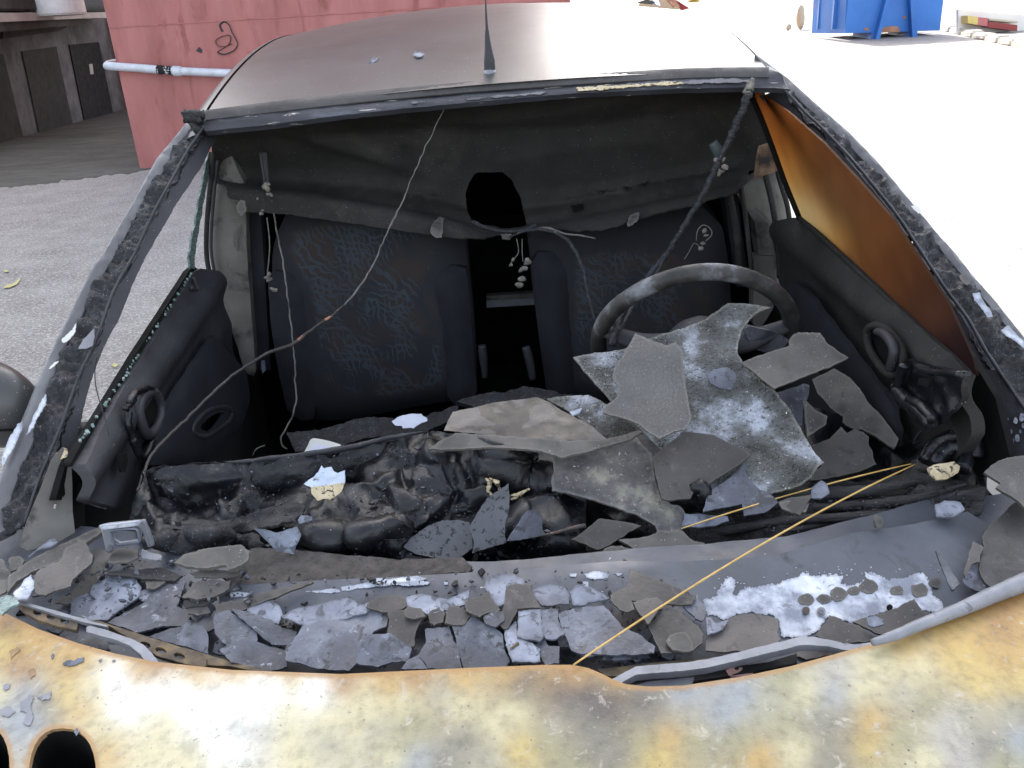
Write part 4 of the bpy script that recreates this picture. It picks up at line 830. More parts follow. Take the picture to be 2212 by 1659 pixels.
# ---- windscreen pillars
WS = PLANE3(AX('y', 1.86)(437, 275), AX('y', 1.86)(1648, 185), AX('z', .868)(1130, 1080))
def pillar(outer, mid, lip, inner, s, lab):
    root = empty('windscreen_pillar', WS(*lip[len(lip) // 2]), lab, None, parent=CAR)
    a, b = WS(*lip[0]), WS(*lip[-1]); d = (b - a).normalized()
    so_ = PLANE(a, d.cross(Vector((s * .55, 1, 0)).normalized()))          # outer strip leans back and out
    side = d.cross(Vector((s * .35, 1, .0)))
    OP = PLANE(WS(*mid[len(mid) // 2]), side)
    P = outer + mid[::-1]
    ww = outer + [(x + s * 3, y) for x, y in outer[::-1]]
    obj('pillar_skin', sheet(P, lambda x, y: WS(x, y) + Vector((0, .012, -.004)), sp=12, th=.02, disp=bulge(P, .010, 7), esp=8), M['frame_grey'], root)
    P = mid + lip[::-1]
    obj('burnt_seal', sheet(P, lambda x, y: WS(x, y), sp=5, th=.006, disp=lambda p, x, y: .013 * (N(p, 28, 2) + .6 * N(p, 65, 5) + .4 * N(p, 150, 7)) - .006, jag=2, esp=4), M['char'], root)
    lp = [WS(*p) + Vector((0, -.006, .004)) for p in lip]
    obj('pillar_lip', tube(lp, .0028, 6, .2), M['panel'], root)
    IN = PLANE(WS(*lip[len(lip) // 2]), d.cross(Vector((-s * .55, 1, .1))))
    P = lip + inner[::-1]
    obj('inner_pillar', sheet(P, lambda x, y: IN(x, y) + Vector((0, .004, -.002)), sp=12, th=.008, disp=rough(.001, 20), jag=.8, esp=6), M['panel'], root)
    return root, IN
oL = [(413, 243), (375, 290), (333, 340), (308, 385), (283, 433), (248, 490), (213, 553), (193, 570), (150, 663), (110, 740), (67, 836), (35, 915), (0, 1003), (-40, 1100), (-60, 1180)]
mL = [(418, 262), (400, 285), (378, 310), (347, 367), (322, 405), (300, 443), (240, 553), (200, 615), (163, 693), (127, 760), (100, 836), (60, 960), (38, 1010), (15, 1070), (0, 1150)]
lL = [(440, 280), (422, 308), (403, 337), (373, 393), (333, 467), (293, 553), (250, 630), (220, 713), (197, 767), (173, 820), (140, 913), (125, 950), (110, 987), (85, 1050), (60, 1130)]
iL = [(466, 292), (450, 325), (437, 353), (417, 383), (377, 443), (313, 553), (283, 616), (257, 683), (227, 740), (207, 786), (183, 860), (168, 925), (158, 966), (152, 1000), (150, 1060)]
rl, INL = pillar(oL, mL, lL, iL, -1, 'left-hand windscreen pillar with crusted seal and grey outer skin')
oR = [(1635, 113), (1708, 167), (1775, 227), (1841, 283), (1908, 353), (1975, 433), (2041, 513), (2072, 545), (2108, 592), (2161, 652), (2212, 716), (2260, 775), (2330, 860), (2400, 940)]
mR = [(1660, 145), (1708, 189), (1775, 255), (1825, 297), (1885, 357), (1941, 424), (1978, 462), (2021, 510), (2054, 556), (2091, 598), (2141, 652), (2212, 740), (2260, 800), (2330, 890), (2400, 980)]
mR = mR[:14]; 
lR = [(1688, 192), (1741, 250), (1775, 282), (1841, 353), (1891, 413), (1941, 477), (1990, 553), (2041, 630), (2085, 690), (2128, 765), (2175, 836), (2212, 890), (2260, 960), (2290, 1010)]
iR = [(1640, 205), (1725, 277), (1808, 360), (1875, 433), (1915, 490), (1955, 553), (2025, 653), (2050, 700), (2085, 770), (2102, 810), (2118, 853), (2127, 900), (2130, 953), (2126, 1010)]
rr_, INR = pillar(oR, mR, lR, iR, 1, 'right-hand windscreen pillar with wavy burnt seal')
# bare white scars on the pillars
def scar(P, root, m='white_metal', jag=1.5, off=.012):
    obj('bare_metal_scar', sheet(P, lambda x, y: WS(x, y) + (CAM - WS(x, y)).normalized() * off, sp=6, th=.001, jag=jag, esp=3), M[m], root)
scar(T(0, 1, [(270, 930), (298, 895), (300, 960), (270, 1010), (235, 1060), (220, 1110), (195, 1140), (170, 1160), (195, 1090), (230, 1010)]), rl)
scar(T(0, 1, [(110, 1090), (150, 1070), (140, 1130), (90, 1240), (50, 1300), (15, 1380), (10, 1310), (50, 1200)]), rl)
scar(T(0, 1, [(430, 510), (470, 480), (490, 440), (495, 430), (480, 500), (450, 540), (405, 560), (400, 540)]), rl, 'cream')
scar(T(0, 1, [(505, 600), (540, 540), (610, 470), (612, 530), (600, 580), (560, 600)]), rl, 'alu', .5, .016)
scar(T(0, 1, [(315, 730), (350, 690), (380, 680), (350, 715)]), rl, 'cream')
scar(T(0, 1, [(350, 1290), (410, 1240), (440, 1250), (445, 1290), (380, 1320), (335, 1350)]), rl, 'gold', 1)
scar(T(2, 1, [(1880, 240), (1925, 235), (1950, 290), (1990, 340), (2010, 390), (1975, 400), (1930, 330), (1890, 290)]), rr_)
scar(T(2, 1, [(2060, 480), (2110, 450), (2160, 500), (2212, 560), (2212, 600), (2140, 540), (2080, 500)]), rr_)
scar(T(2, 1, [(1790, 130), (1830, 110), (1870, 160), (1840, 190), (1800, 150)]), rr_, 'dusty')
scar(T(2, 0, [(1480, 1335), (1520, 1330), (1550, 1370), (1530, 1385), (1500, 1360)]), rr_, 'cream', .6)
# foot of the left pillar: beige bracket with holes, flaked seam
PF = PLANE3(WS(150, 1000), WS(60, 1190) , WS(165, 1150) + Vector((.02, .03, -.06)))
fP = [(153, 986), (156, 1040), (157, 1106), (162, 1150), (120, 1175), (60, 1190), (42, 1180), (60, 1120), (90, 1050), (112, 990), (135, 965)]
hl = [T(0, 1, [(388, 1480), (400, 1450), (420, 1500), (425, 1540), (412, 1565), (395, 1530)]), T(0, 1, [(345, 1630), (355, 1600), (370, 1605), (358, 1640)])]
obj('pillar_foot', sheet(fP, PF, holes=hl, sp=9, th=.004, disp=rough(.001, 30), esp=5), M['beige'], CAR, label='grey-beige perforated foot of the left windscreen pillar')
obj('pillar_foot_backing', sheet([(120, 1040), (158, 1040), (158, 1140), (100, 1140)], lambda x, y: PF(x, y) + Vector((0, .03, -.02)), sp=14, th=.003), M['black'], CAR)
obj('flaked_panel', sheet(T(0, 1, [(480, 1650), (490, 1500), (530, 1470), (580, 1490), (620, 1560), (650, 1660), (600, 1750), (500, 1720)]), lambda x, y: PF(x, y) + Vector((0, .05, 0)), sp=8, th=.003, jag=1), M['pale'], CAR)
# foot of right pillar: dark gusset with oval hole and blistered white spots
PR = PLANE3(INR(2110, 820), INR(2212, 900) + Vector((.0, -.01, 0)), INR(2128, 1000))
gP = [(2118, 853), (2130, 800), (2150, 800), (2190, 850), (2240, 930), (2300, 1010), (2240, 1030), (2160, 1020), (2125, 1010), (2128, 940)]
gh = [[(2141 + 11 * math.cos(a), 866 + 24 * math.sin(a)) for a in [k * .45 for k in range(14)]]]
gus = obj('pillar_gusset', sheet(gP, lambda x, y: INR(x, y) + Vector((-.004, -.008, .004)), holes=gh, sp=9, th=.004, disp=rough(.0025, 40), esp=6), M['panel'], CAR, label='dark gusset with an oval hole at the foot of the right pillar')
for (x, y, r) in [(2060, 1060, 16), (2150, 1070, 18), (2190, 1050, 24), (2200, 1100, 14), (2120, 1140, 12), (2030, 1150, 20), (2010, 1190, 18), (2160, 1180, 22), (2085, 1100, 10), (1995, 1240, 12), (2130, 1200, 14), (2100, 1060, 8), (2180, 1140, 10)]:
    P = T(2, 1, [(x + r * .7 * math.cos(a) * random.uniform(.7, 1.3), y + r * 1.2 * math.sin(a) * random.uniform(.7, 1.3)) for a in [k * .9 for k in range(7)]])
    obj('blister', sheet(P, lambda x, y: INR(x, y) + Vector((-.008, -.014, .008)), sp=6, th=.002, esp=3), M['pale'] if r < 17 else M['white_metal'], gus)

# ---- doors
def doorpart(nm, P, x, m, parent, amp=.012, edge=20, th=.01, dz=0, jag=0, disp=None, holes=(), sp=13, lab=None):
    pl = AX('x', x); return obj(nm, sheet(P, pl, holes=holes, sp=sp, th=th, disp=disp or bulge(P, amp, edge), jag=jag, esp=9), M[m], parent, label=lab)
ld_ = empty('door', AX('x', -.68)(330, 950), 'left-hand door with smashed window and sooty trim', None, parent=CAR)
lD = [(417, 588), (430, 580), (452, 586), (466, 620), (480, 690), (505, 770), (530, 800), (541, 850), (524, 915), (470, 968), (435, 1002), (400, 1010), (330, 1030), (300, 1080), (230, 1100), (170, 1080), (158, 1010), (180, 975), (240, 870), (300, 775), (360, 680)]
def ldd(p, x, y):
    # shoulder roll along the top, dip, then flat trim
    t = ((x - 430) * .82 + (y - 583) * -.05 + (y - 583) * .58) ; e = (x - (430 - (y - 583) * .68)) # px right of sill line
    return .030 * math.exp(-((e - 45) / 34) ** 2) + .018 * math.exp(-((e - 130) / 40) ** 2) + .004 * N(p, 9) + .0015 * N(p, 40)
door_l = doorpart('door_panel', lD, -.665, 'panel', ld_, disp=ldd, sp=10, th=.02)
li = T(0, 1, [(1380, 512), (1430, 560), (1500, 650), (1560, 710), (1600, 760), (1620, 900), (1600, 1000), (1560, 1100), (1480, 1190), (1400, 1250), (1300, 1340), (1100, 1350), (980, 1355), (990, 1220), (1040, 1100), (1100, 950), (1170, 830), (1250, 700), (1320, 600)])
rcs = [ell(455, 912, 20, 26, 18)]
doorpart('door_insert', li, -.628, 'insert', ld_, amp=.010, edge=10, holes=[smooth_loop([Vector((x, y, 0)) for x, y in T(0, 1, [(1290, 1130), (1265, 1110), (1330, 1045), (1400, 1015), (1425, 1030), (1380, 1100), (1330, 1140)])], 22) and [(v.x, v.y) for v in smooth_loop([Vector((x, y, 0)) for x, y in T(0, 1, [(1290, 1130), (1265, 1110), (1330, 1045), (1400, 1015), (1425, 1030), (1380, 1100), (1330, 1140)])], 22)]])
pl = AX('x', -.622)
ring = [pl(*p) for p in T(0, 1, [(1275, 1165), (1240, 1130), (1262, 1075), (1320, 1015), (1400, 985), (1470, 985), (1495, 1020), (1470, 1075), (1400, 1130), (1330, 1168)])]
obj('armrest_ring', loop_ring(smooth_loop(ring, 44), .007), M['panel'], ld_)
ring = [AX('x', -.635)(*p) for p in T(0, 1, [(900, 1000), (925, 920), (985, 880), (1030, 930), (1045, 1010), (1020, 1100), (970, 1160), (930, 1120)])]
obj('door_handle_ring', loop_ring(smooth_loop(ring, 44), .009), M['panel'], ld_)
doorpart('handle_recess', [p for p in T(0, 1, [(905, 1010), (930, 935), (985, 905), (1020, 960), (1010, 1060), (960, 1110), (925, 1090)])], -.640, 'black', ld_, amp=0.001, th=.004)
for P, r in ((T(0, 1, [(840, 950), (870, 900), (910, 870), (960, 860), (1010, 885)]), .006), (T(0, 1, [(835, 1010), (830, 1080), (850, 1150), (880, 1230), (900, 1290)]), .006), (T(0, 1, [(860, 1180), (890, 1260), (930, 1310), (990, 1200)]), .007), (T(0, 1, [(815, 990), (850, 960), (870, 930)]), .005)):
    obj('melted_trim', tube([AX('x', -.632)(*p) for p in P], r, 7, .25), M['melt'], ld_)
doorpart('speaker_hole', [p for p in T(0, 1, [(770, 1320), (790, 1275), (820, 1280), (830, 1330), (815, 1400), (785, 1400)])], -.634, 'black', ld_, amp=.001, th=.003, sp=7)
k_ = AX('x', -.655)
obj('lock_knob', tube([k_(*p) for p in T(0, 1, [(1278, 215), (1268, 180), (1255, 140)])], [.008, .006, .003], 8), M['panel'], ld_)
obj('knob_collar', tube([k_(*p) for p in T(0, 1, [(1235, 205), (1270, 222), (1305, 215)])], .005, 8), M['panel'], ld_)
# window sill outside and the remains of green glass
sill = [(428, 582), (417, 588), (300, 775), (180, 975), (158, 1008), (150, 1005), (172, 965), (292, 766), (408, 585), (420, 575)]
doorpart('window_seal', sill, -.668, 'black', ld_, amp=.002, th=.012, sp=8)
Eg = T(0, 0, [(1352, 985), (1300, 1250), (1225, 1659)]) + T(0, 1, [(1225, 80)]); Eh = T(0, 0, [(1390, 985), (1330, 1250), (1262, 1659)]) + T(0, 1, [(1262, 85)])
gw = AX('x', -.668)
obj('window_glass', sheet(Eg + Eh[::-1], AX('x', -.662), sp=4, th=.004, jag=1, disp=lambda p, x, y: .001 * N(p, 200), esp=4), M['greenglass'], ld_, label='strip of shattered greenish window glass')
n_ = 0
for t in [i / 60 for i in range(60)]:
    if random.random() < .38: continue
    x = 412 - t * 245; y = 592 + t * 380; c = gw(x - 1, y + 1)
    rt_ = Matrix.Rotation(random.random() * 3, 4, Vector((random.random(), random.random(), 1)))
    obj('glass_crumb', box(c + Vector((random.uniform(-.004, .004), 0, .002)), (.004, random.uniform(.003, .008), .0035), rt_), M['greenglass'], ld_)
# B pillar left and seat belt runner
BP = PLANE3(AX('y', 2.02)(470, 350), AX('y', 2.02)(540, 800), AX('x', -.66)(455, 560))
bpL = [(463, 335), (500, 335), (530, 400), (534, 553), (553, 800), (548, 812), (530, 806), (515, 755), (493, 686), (474, 620), (458, 575), (454, 500), (458, 400)]
obj('door_pillar', sheet(bpL, AX('y', 2.03), sp=12, th=.05, disp=bulge(bpL, .012, 10), esp=9), M['beige'], CAR, label='pale sooty pillar behind the left door')
obj('door_seal', tube([AX('y', 2.0)(*p) for p in [(462, 330), (452, 420), (446, 500), (447, 560), (458, 610), (475, 680), (497, 740)]], .006, 7), M['cloth'], CAR)
obj('door_seal', tube([AX('y', 2.0)(*p) for p in [(470, 345), (462, 420), (456, 500), (457, 555), (470, 620)]], .004, 7), M['panel'], CAR)
for P in ([(534, 400), (560, 400), (575, 640), (585, 800), (560, 800), (548, 640)],): obj('belt_cover', sheet(P, AX('y', 2.06), sp=14, th=.03, disp=bulge(P, .008, 8)), M['insert'], CAR)
obj('seat_belt', sheet([(566, 330), (576, 330), (583, 420), (580, 440), (570, 430)], AX('y', 1.99), sp=6, th=.002), M['panel'], CAR)
obj('belt_edge', sheet([(564, 780), (572, 778), (574, 800), (566, 808)], AX('y', 1.98), sp=6, th=.002), M['pale'], CAR)

rd_ = empty('door', AX('x', .68)(1900, 850), 'right-hand door with smoke-browned window', None, parent=CAR)
rD = [(1690, 478), (1715, 470), (1735, 470), (1790, 510), (1850, 568), (1925, 640), (2008, 718), (2070, 770), (2098, 800), (2112, 860), (2100, 940), (2060, 1000), (1980, 1010), (1940, 985), (1900, 960), (1820, 880), (1740, 760), (1700, 680), (1680, 600), (1676, 520)]
def rdd(p, x, y):
    e = (y - (470 + (x - 1735) * .86))
    return .028 * math.exp(-((e - 60) / 42) ** 2) + .004 * N(p, 9, 4) + .0015 * N(p, 40)
doorpart('door_panel', rD, .672, 'cloth', rd_, disp=rdd, sp=10, th=.02)
ri = [(1698, 625), (1703, 612), (1715, 610), (1735, 624), (1760, 650), (1790, 690), (1830, 742), (1870, 795), (1905, 840), (1930, 880), (1940, 930), (1938, 965), (1910, 960), (1870, 925), (1820, 870), (1770, 800), (1730, 740), (1706, 690)]
doorpart('door_insert', ri, .638, 'insert', rd_, amp=.008, edge=8)
pr = AX('x', .630)
ring = [pr(*p) for p in T(2, 1, [(1195, 500), (1225, 455), (1290, 455), (1350, 500), (1410, 590), (1430, 680), (1400, 760), (1340, 770), (1270, 700), (1210, 600)])]
obj('armrest_ring', loop_ring(smooth_loop(ring, 44), .007), M['cloth'], rd_)
doorpart('armrest_recess', T(2, 1, [(1210, 510), (1240, 470), (1300, 470), (1370, 530), (1410, 620), (1410, 700), (1370, 750), (1310, 730), (1240, 640)]), .640, 'black', rd_, amp=.001, th=.004)
obj('door_handle', tube([AX('x', .618)(*p) for p in T(2, 1, [(1255, 490), (1300, 500), (1345, 545), (1370, 600), (1365, 670), (1345, 735)])], [.006, .008, .009, .009, .009, .008], 8), M['panel'], rd_)
def melted(P, x, m='melt', r=.01, jit=.15): obj('melted_trim', tube([AX('x', x)(*p) for p in P], r, 8, jit), M[m], rd_)
doorpart('melted_pocket', T(2, 1, [(1440, 680), (1480, 660), (1560, 720), (1700, 730), (1830, 750), (1800, 880), (1760, 1000), (1680, 1090), (1600, 1100), (1500, 1020), (1400, 900), (1370, 850), (1420, 760)]), .628, 'melt', rd_, disp=lambda p, x, y: .014 * (.5 - abs(N(p, 14, 6) + .4 * N(p, 30, 2)) * 1.6) + .004 * N(p, 50), sp=7, th=.01)
doorpart('pocket_hole', T(2, 1, [(1530, 790), (1600, 800), (1590, 850), (1520, 835)]), .606, 'black', rd_, amp=.001, th=.003, sp=6)
for P, r in ((T(2, 1, [(1380, 860), (1450, 940), (1530, 1010), (1610, 1090)]), .011), (T(2, 1, [(1440, 700), (1410, 790), (1380, 870)]), .008), (T(2, 1, [(1470, 940), (1540, 970), (1620, 1060)]), .009), (T(2, 1, [(1530, 730), (1600, 750), (1700, 760), (1800, 770)]), .005)): melted(P, .612, r=r)
# right window, smoke-browned
wg = [(1622, 192), (1645, 205), (1700, 240), (1780, 310), (1850, 385), (1925, 470), (1985, 560), (2050, 660), (2100, 770), (2110, 812), (2092, 800), (2008, 722), (1925, 645), (1828, 555), (1731, 472), (1700, 394), (1672, 315), (1648, 250)]
WG = PLANE3(AX('x', .672)(1731, 470), AX('x', .672)(2092, 795), AX('x', .575)(1635, 200))
tA = [(1640, 215, (.55, .22, .05)), (1680, 300, (.62, .28, .05)), (1700, 360, (.72, .38, .08)), (1722, 440, (.85, .55, .14)), (1740, 468, (.95, .75, .35)), (1765, 480, (.8, .52, .15)), (1800, 510, (.7, .4, .1)), (1720, 290, (.33, .12, .03)), (1780, 350, (.22, .09, .03)), (1760, 400, (.4, .17, .04)), (1800, 440, (.38, .17, .05)), (1840, 420, (.25, .11, .04)), (1880, 480, (.3, .13, .04)), (1860, 540, (.45, .22, .06)), (1930, 560, (.28, .13, .04)), (1920, 620, (.42, .2, .06)), (1990, 640, (.2, .1, .04)), (2000, 690, (.3, .16, .06)), (2060, 740, (.12, .07, .04)), (2090, 790, (.08, .05, .03))]
obj('window_glass', sheet(wg, WG, sp=12, th=.004, teps=30000, tint=[(x, y, (c[0] * .80, c[1] * 1.0, c[2] * 1.8 + .015)) for x, y, c in tA]), M['amber'], rd_, label='intact side window stained amber by smoke')
obj('window_seal', tube([WG(*p) + Vector((-.006, 0, 0)) for p in [(1628, 205), (1650, 255), (1674, 318), (1702, 396), (1733, 472)]], .006, 7), M['black'], rd_)
obj('window_seal', tube([WG(*p) + Vector((-.006, 0, 0)) for p in [(1733, 470), (1828, 555), (1925, 645), (2008, 722), (2095, 802)]], .005, 7), M['cloth'], rd_)
# right B pillar: ribbed rubbers and pale strip
for P, m_, y_ in (([(1592, 420), (1612, 395), (1640, 380), (1668, 350), (1690, 400), (1700, 470), (1690, 560), (1690, 620), (1655, 620), (1640, 560), (1630, 480)], 'beige', 2.06), ([(1560, 400), (1590, 400), (1602, 500), (1620, 620), (1590, 620), (1575, 500)], 'insert', 2.08)):
    obj('door_pillar', sheet(P, AX('y', y_), sp=12, th=.05, disp=bulge(P, .010, 9), esp=9), M[m_], CAR)
for P, r in (([(1652, 372), (1668, 440), (1680, 520), (1684, 600)], .007), ([(1666, 300), (1682, 380), (1700, 440), (1706, 480)], .006), ([(1575, 420), (1590, 500), (1600, 600)], .009), ([(1600, 400), (1612, 480), (1625, 600)], .006)):
    obj('door_seal', tube([AX('y', 2.02)(*p) for p in P], r, 7), M['cloth'], CAR)
obj('door_pillar', sheet(T(2, 1, [(460, 0), (590, 0), (592, 140), (590, 330), (540, 420), (500, 470), (455, 440)]), AX('y', 2.04), sp=12, th=.04, disp=lambda p, x, y: .004 * N(p, 12)), M['beige'], CAR)
obj('gap_filler', sheet([(2040, 740), (2090, 760), (2150, 860), (2190, 1020), (2060, 1040), (2060, 900), (2080, 830)], AX('x', .715), sp=18, th=.01), M['black'], rd_)  # black filler added to hide a bright gap beside the pillar
obj('gap_filler', sheet([(200, 940), (190, 1010), (185, 1080), (120, 1080), (145, 990)], AX('x', -.70), sp=14, th=.01), M['black'], ld_)  # matching black filler added against the bright gap on the left
# loose wires and clips in the right corner
yw = AX('y', 1.25)
for P, m_ in ((T(2, 1, [(1870, 750), (1840, 830), (1825, 920), (1830, 1010)]), 'cable'), (T(2, 1, [(1880, 760), (1860, 860), (1850, 950), (1870, 1020)]), 'cable'), (T(2, 1, [(1855, 760), (1820, 850), (1815, 930)]), 'string'), (T(2, 1, [(1500, 1200), (1530, 1150), (1600, 1110), (1700, 1060), (1730, 1050)]), 'cable'), (T(2, 1, [(1490, 1215), (1560, 1190), (1630, 1170)]), 'cable'), (T(2, 1, [(1520, 1240), (1580, 1180), (1660, 1230), (1640, 1290)]), 'cable'), (T(2, 1, [(1730, 1000), (1775, 965), (1790, 1040), (1745, 1060), (1732, 1005)]), 'straw'), (T(2, 1, [(1790, 1030), (1830, 1015), (1880, 1020), (1870, 1045), (1820, 1050)]), 'ash')):
    obj('loose_wire', tube([yw(*p) for p in P], .0018, 5, .1), M[m_], CAR)
obj('pillar_cable', tube([INR(*p) + Vector((-.008, -.02, 0)) for p in T(2, 1, [(1740, 470), (1830, 630), (1900, 800), (1935, 920), (1955, 1050), (1960, 1200), (1945, 1340)])], .003, 6, .15), M['cable'], CAR)

# ---- headlining hanging down like a curtain
hc = [(430, 262), (600, 240), (960, 205), (1300, 178), (1600, 165), (1650, 180), (1672, 300), (1667, 358), (1640, 370), (1618, 374), (1616, 392), (1590, 420), (1560, 428), (1500, 445), (1400, 470), (1300, 500), (1230, 505), (1180, 500), (1100, 508), (1045, 522), (940, 510), (820, 492), (700, 474), (610, 462), (530, 458), (524, 436), (495, 428), (488, 400), (470, 385), (458, 320), (455, 285)]
hh = T(1, 0, [(870, 1130), (930, 1120), (1050, 1118), (1105, 1170), (1165, 1290), (1198, 1440), (1150, 1465), (1040, 1458), (860, 1430), (815, 1355), (805, 1260), (835, 1180)])
hctrl = [(430, 262, 1.90), (700, 228, 1.90), (960, 200, 1.90), (1300, 178, 1.90), (1640, 165, 1.90), (600, 320, 2.16), (800, 340, 2.22), (960, 370, 2.24), (1250, 360, 2.24), (1450, 340, 2.20), (1590, 310, 2.10), (480, 330, 2.02), (490, 400, 1.97), (580, 380, 2.14), (700, 395, 2.18), (850, 415, 2.18), (960, 440, 2.12), (1200, 430, 2.16), (1350, 410, 2.16), (1480, 385, 2.10), (1650, 330, 2.0), (560, 440, 1.97), (700, 455, 1.95), (850, 480, 1.93), (950, 500, 1.92), (1045, 515, 1.92), (1180, 495, 1.92), (1300, 485, 1.92), (1450, 450, 1.93), (1580, 410, 1.95), (1640, 365, 1.97), (600, 425, 2.02), (780, 440, 2.0), (1000, 470, 1.99), (1150, 470, 1.98), (1350, 450, 1.98), (1500, 415, 2.0)]
def hem(x):  # lower roll of cloth follows this line
    pts = [(480, 400), (560, 405), (700, 420), (850, 445), (950, 470), (1050, 500), (1200, 485), (1350, 455), (1480, 425), (1600, 395)]
    for a, b in zip(pts, pts[1:]):
        if a[0] <= x <= b[0]: return a[1] + (b[1] - a[1]) * (x - a[0]) / (b[0] - a[0])
    return 400
def HM(px, py):
    top = 262 - (px - 430) * .08; h = hem(px); v = (py - top) / max(40, h - top)
    st = [(-.3, 1.87), (0, 1.90), (.25, 2.02), (.72, 2.09), (.84, 2.09), (.93, 2.02), (1.02, 1.975), (1.12, 1.945), (1.3, 1.93), (2, 1.93)]
    Y = 1.93
    for (a, ya_), (b, yb_) in zip(st, st[1:]):
        if a <= v <= b: t = (v - a) / (b - a); t = t * t * (3 - 2 * t) if a > .5 else t; Y = ya_ + (yb_ - ya_) * t
    e = max(0, 1 - (px - 440) / 130) if px < 570 else max(0, 1 - (1672 - px) / 110)
    Y += (1.99 - Y) * min(1, e) * (1 if v > .2 else v * 5)
    d = ray(px, py); return CAM + d * (Y / d.y)
def hd(p, x, y):
    h = hem(x); d = y - h
    v = .010 * math.exp(-((d - 16) / 14) ** 2) - .010 * math.exp(-((d + 14) / 12) ** 2)
    v += .012 * math.exp(-(((y - (300 + (x - 700) * .33)) / 15) ** 2)) * max(0, min(1, (1000 - x) / 200)) * max(0, min(1, (x - 560) / 100))
    v += .010 * math.exp(-(((y - (430 - (x - 1200) * .12)) / 10) ** 2)) * max(0, min(1, (x - 1180) / 80))
    v += .016 * math.exp(-(((x - 935) / 40) ** 2 + ((y - 405) / 30) ** 2))
    q = Vector((p.x * .35, p.y, p.z)); return v + .012 * N(p, 3.0, 2) + .010 * (.4 - abs(N(q, 9, 6))) + .0007 * N(p, 80)
obj('headlining', sheet(hc, HM, holes=[hh], sp=9, th=.004, disp=hd, jag=1.2, esp=5), M['cloth'], CAR, label='sagging sooty headlining with a burnt hole')
obj('headlining_tear', sheet(T(1, 0, [(1485, 1330), (1560, 1318), (1565, 1350), (1500, 1372)]), lambda x, y: HM(x, y) + Vector((0, -.022, .004)), sp=5, th=.002, jag=1), M['black'], CAR)
obj('headlining_cuff', sheet(T(2, 0, [(440, 1000), (455, 930), (500, 915), (540, 905), (560, 960), (578, 1080), (555, 1098), (500, 1110), (430, 1138), (425, 1120)]), lambda x, y: HM(x, y) + Vector((0, -.045, 0)), sp=7, th=.002, jag=.6, disp=rough(.001, 40)), mat('scorched_cloth', [(.35, (.035, .028, .024)), (.5, (.22, .14, .09)), (.65, (.42, .33, .28))], 14, rough=(.8, .9), bump=.4, rnd=0), CAR, label='scorched orange corner of the headlining')
for P in (T(1, 0, [(580, 1500), (600, 1440), (640, 1400), (670, 1410), (665, 1500), (655, 1535), (610, 1530)]), T(1, 0, [(1030, 1510), (1080, 1505), (1110, 1525), (1080, 1545), (1040, 1540)]), T(1, 0, [(1840, 1440), (1860, 1390), (1920, 1375), (1915, 1410), (1880, 1450), (1845, 1465)]), T(0, 0, [(1550, 1330), (1580, 1290), (1610, 1300), (1610, 1370), (1585, 1395), (1560, 1370)])):
    obj('ashy_patch', sheet(P, lambda x, y: HM(x, y) + Vector((0, -.026, .004)), sp=6, th=.002, jag=1.5, esp=3, disp=rough(.003, 60)), M['dusty'] , CAR)

# ---- steering wheel
wc = AX('y', 1.50)(1497, 735); wn = Vector((.04, math.cos(math.radians(29)), math.sin(math.radians(29)))).normalized()
sw = empty('steering_wheel', wc, 'burnt steering wheel with two bare spokes', None, parent=CAR)
ux = Vector((1, 0, 0)) - wn * wn.x; ux.normalize(); uy = wn.cross(ux); uy = uy if uy.z > 0 else -uy
R0 = .178
def wp(a, r, o=0): return wc + (ux * math.cos(a) + uy * math.sin(a)) * r + wn * o
obj('rim', loop_ring([wp(2 * math.pi * k / 64, R0 * (1 + .008 * math.sin(5 * k / 64 * 6.28))) for k in range(64)], .0155, 12), mat('wheel_rim', [(.38, (.012, .012, .012)), (.55, (.04, .038, .036)), (.68, (.17, .18, .20))], 14, rough=(.45, .7), bump=.6, bscale=120, bdist=.003, rnd=0), sw)
obj('hub', tube([wp(0, 0, -.045), wp(0, 0, -.02), wp(0, 0, .02)], [.075, .07, .05], 20, .03, flat=.8), M['panel'], sw)
for a in (math.radians(168), math.radians(12), math.radians(262)):
    obj('spoke', tube([wp(a, .04, -.02), wp(a, .10, -.022), wp(a, .15, -.008), wp(a, R0, 0)], [.028, .022, .016, .012], 10, .03, flat=.5), M['panel'], sw)
obj('steering_column', tube([wc + wn * -.05, wc + wn * -.2, wc + wn * -.3], .035, 12), M['melt'], sw)
obj('stalk', sheet(T(2, 1, [(395, 480), (430, 455), (560, 480), (640, 510), (690, 545), (640, 600), (520, 620), (470, 600), (430, 560)]), AX('y', 1.46), sp=7, th=.01, disp=lambda p, x, y: .012 * (.5 - abs(N(p, 20, 3)))), M['slate'], CAR, label='crumpled grey switch housing behind the wheel')

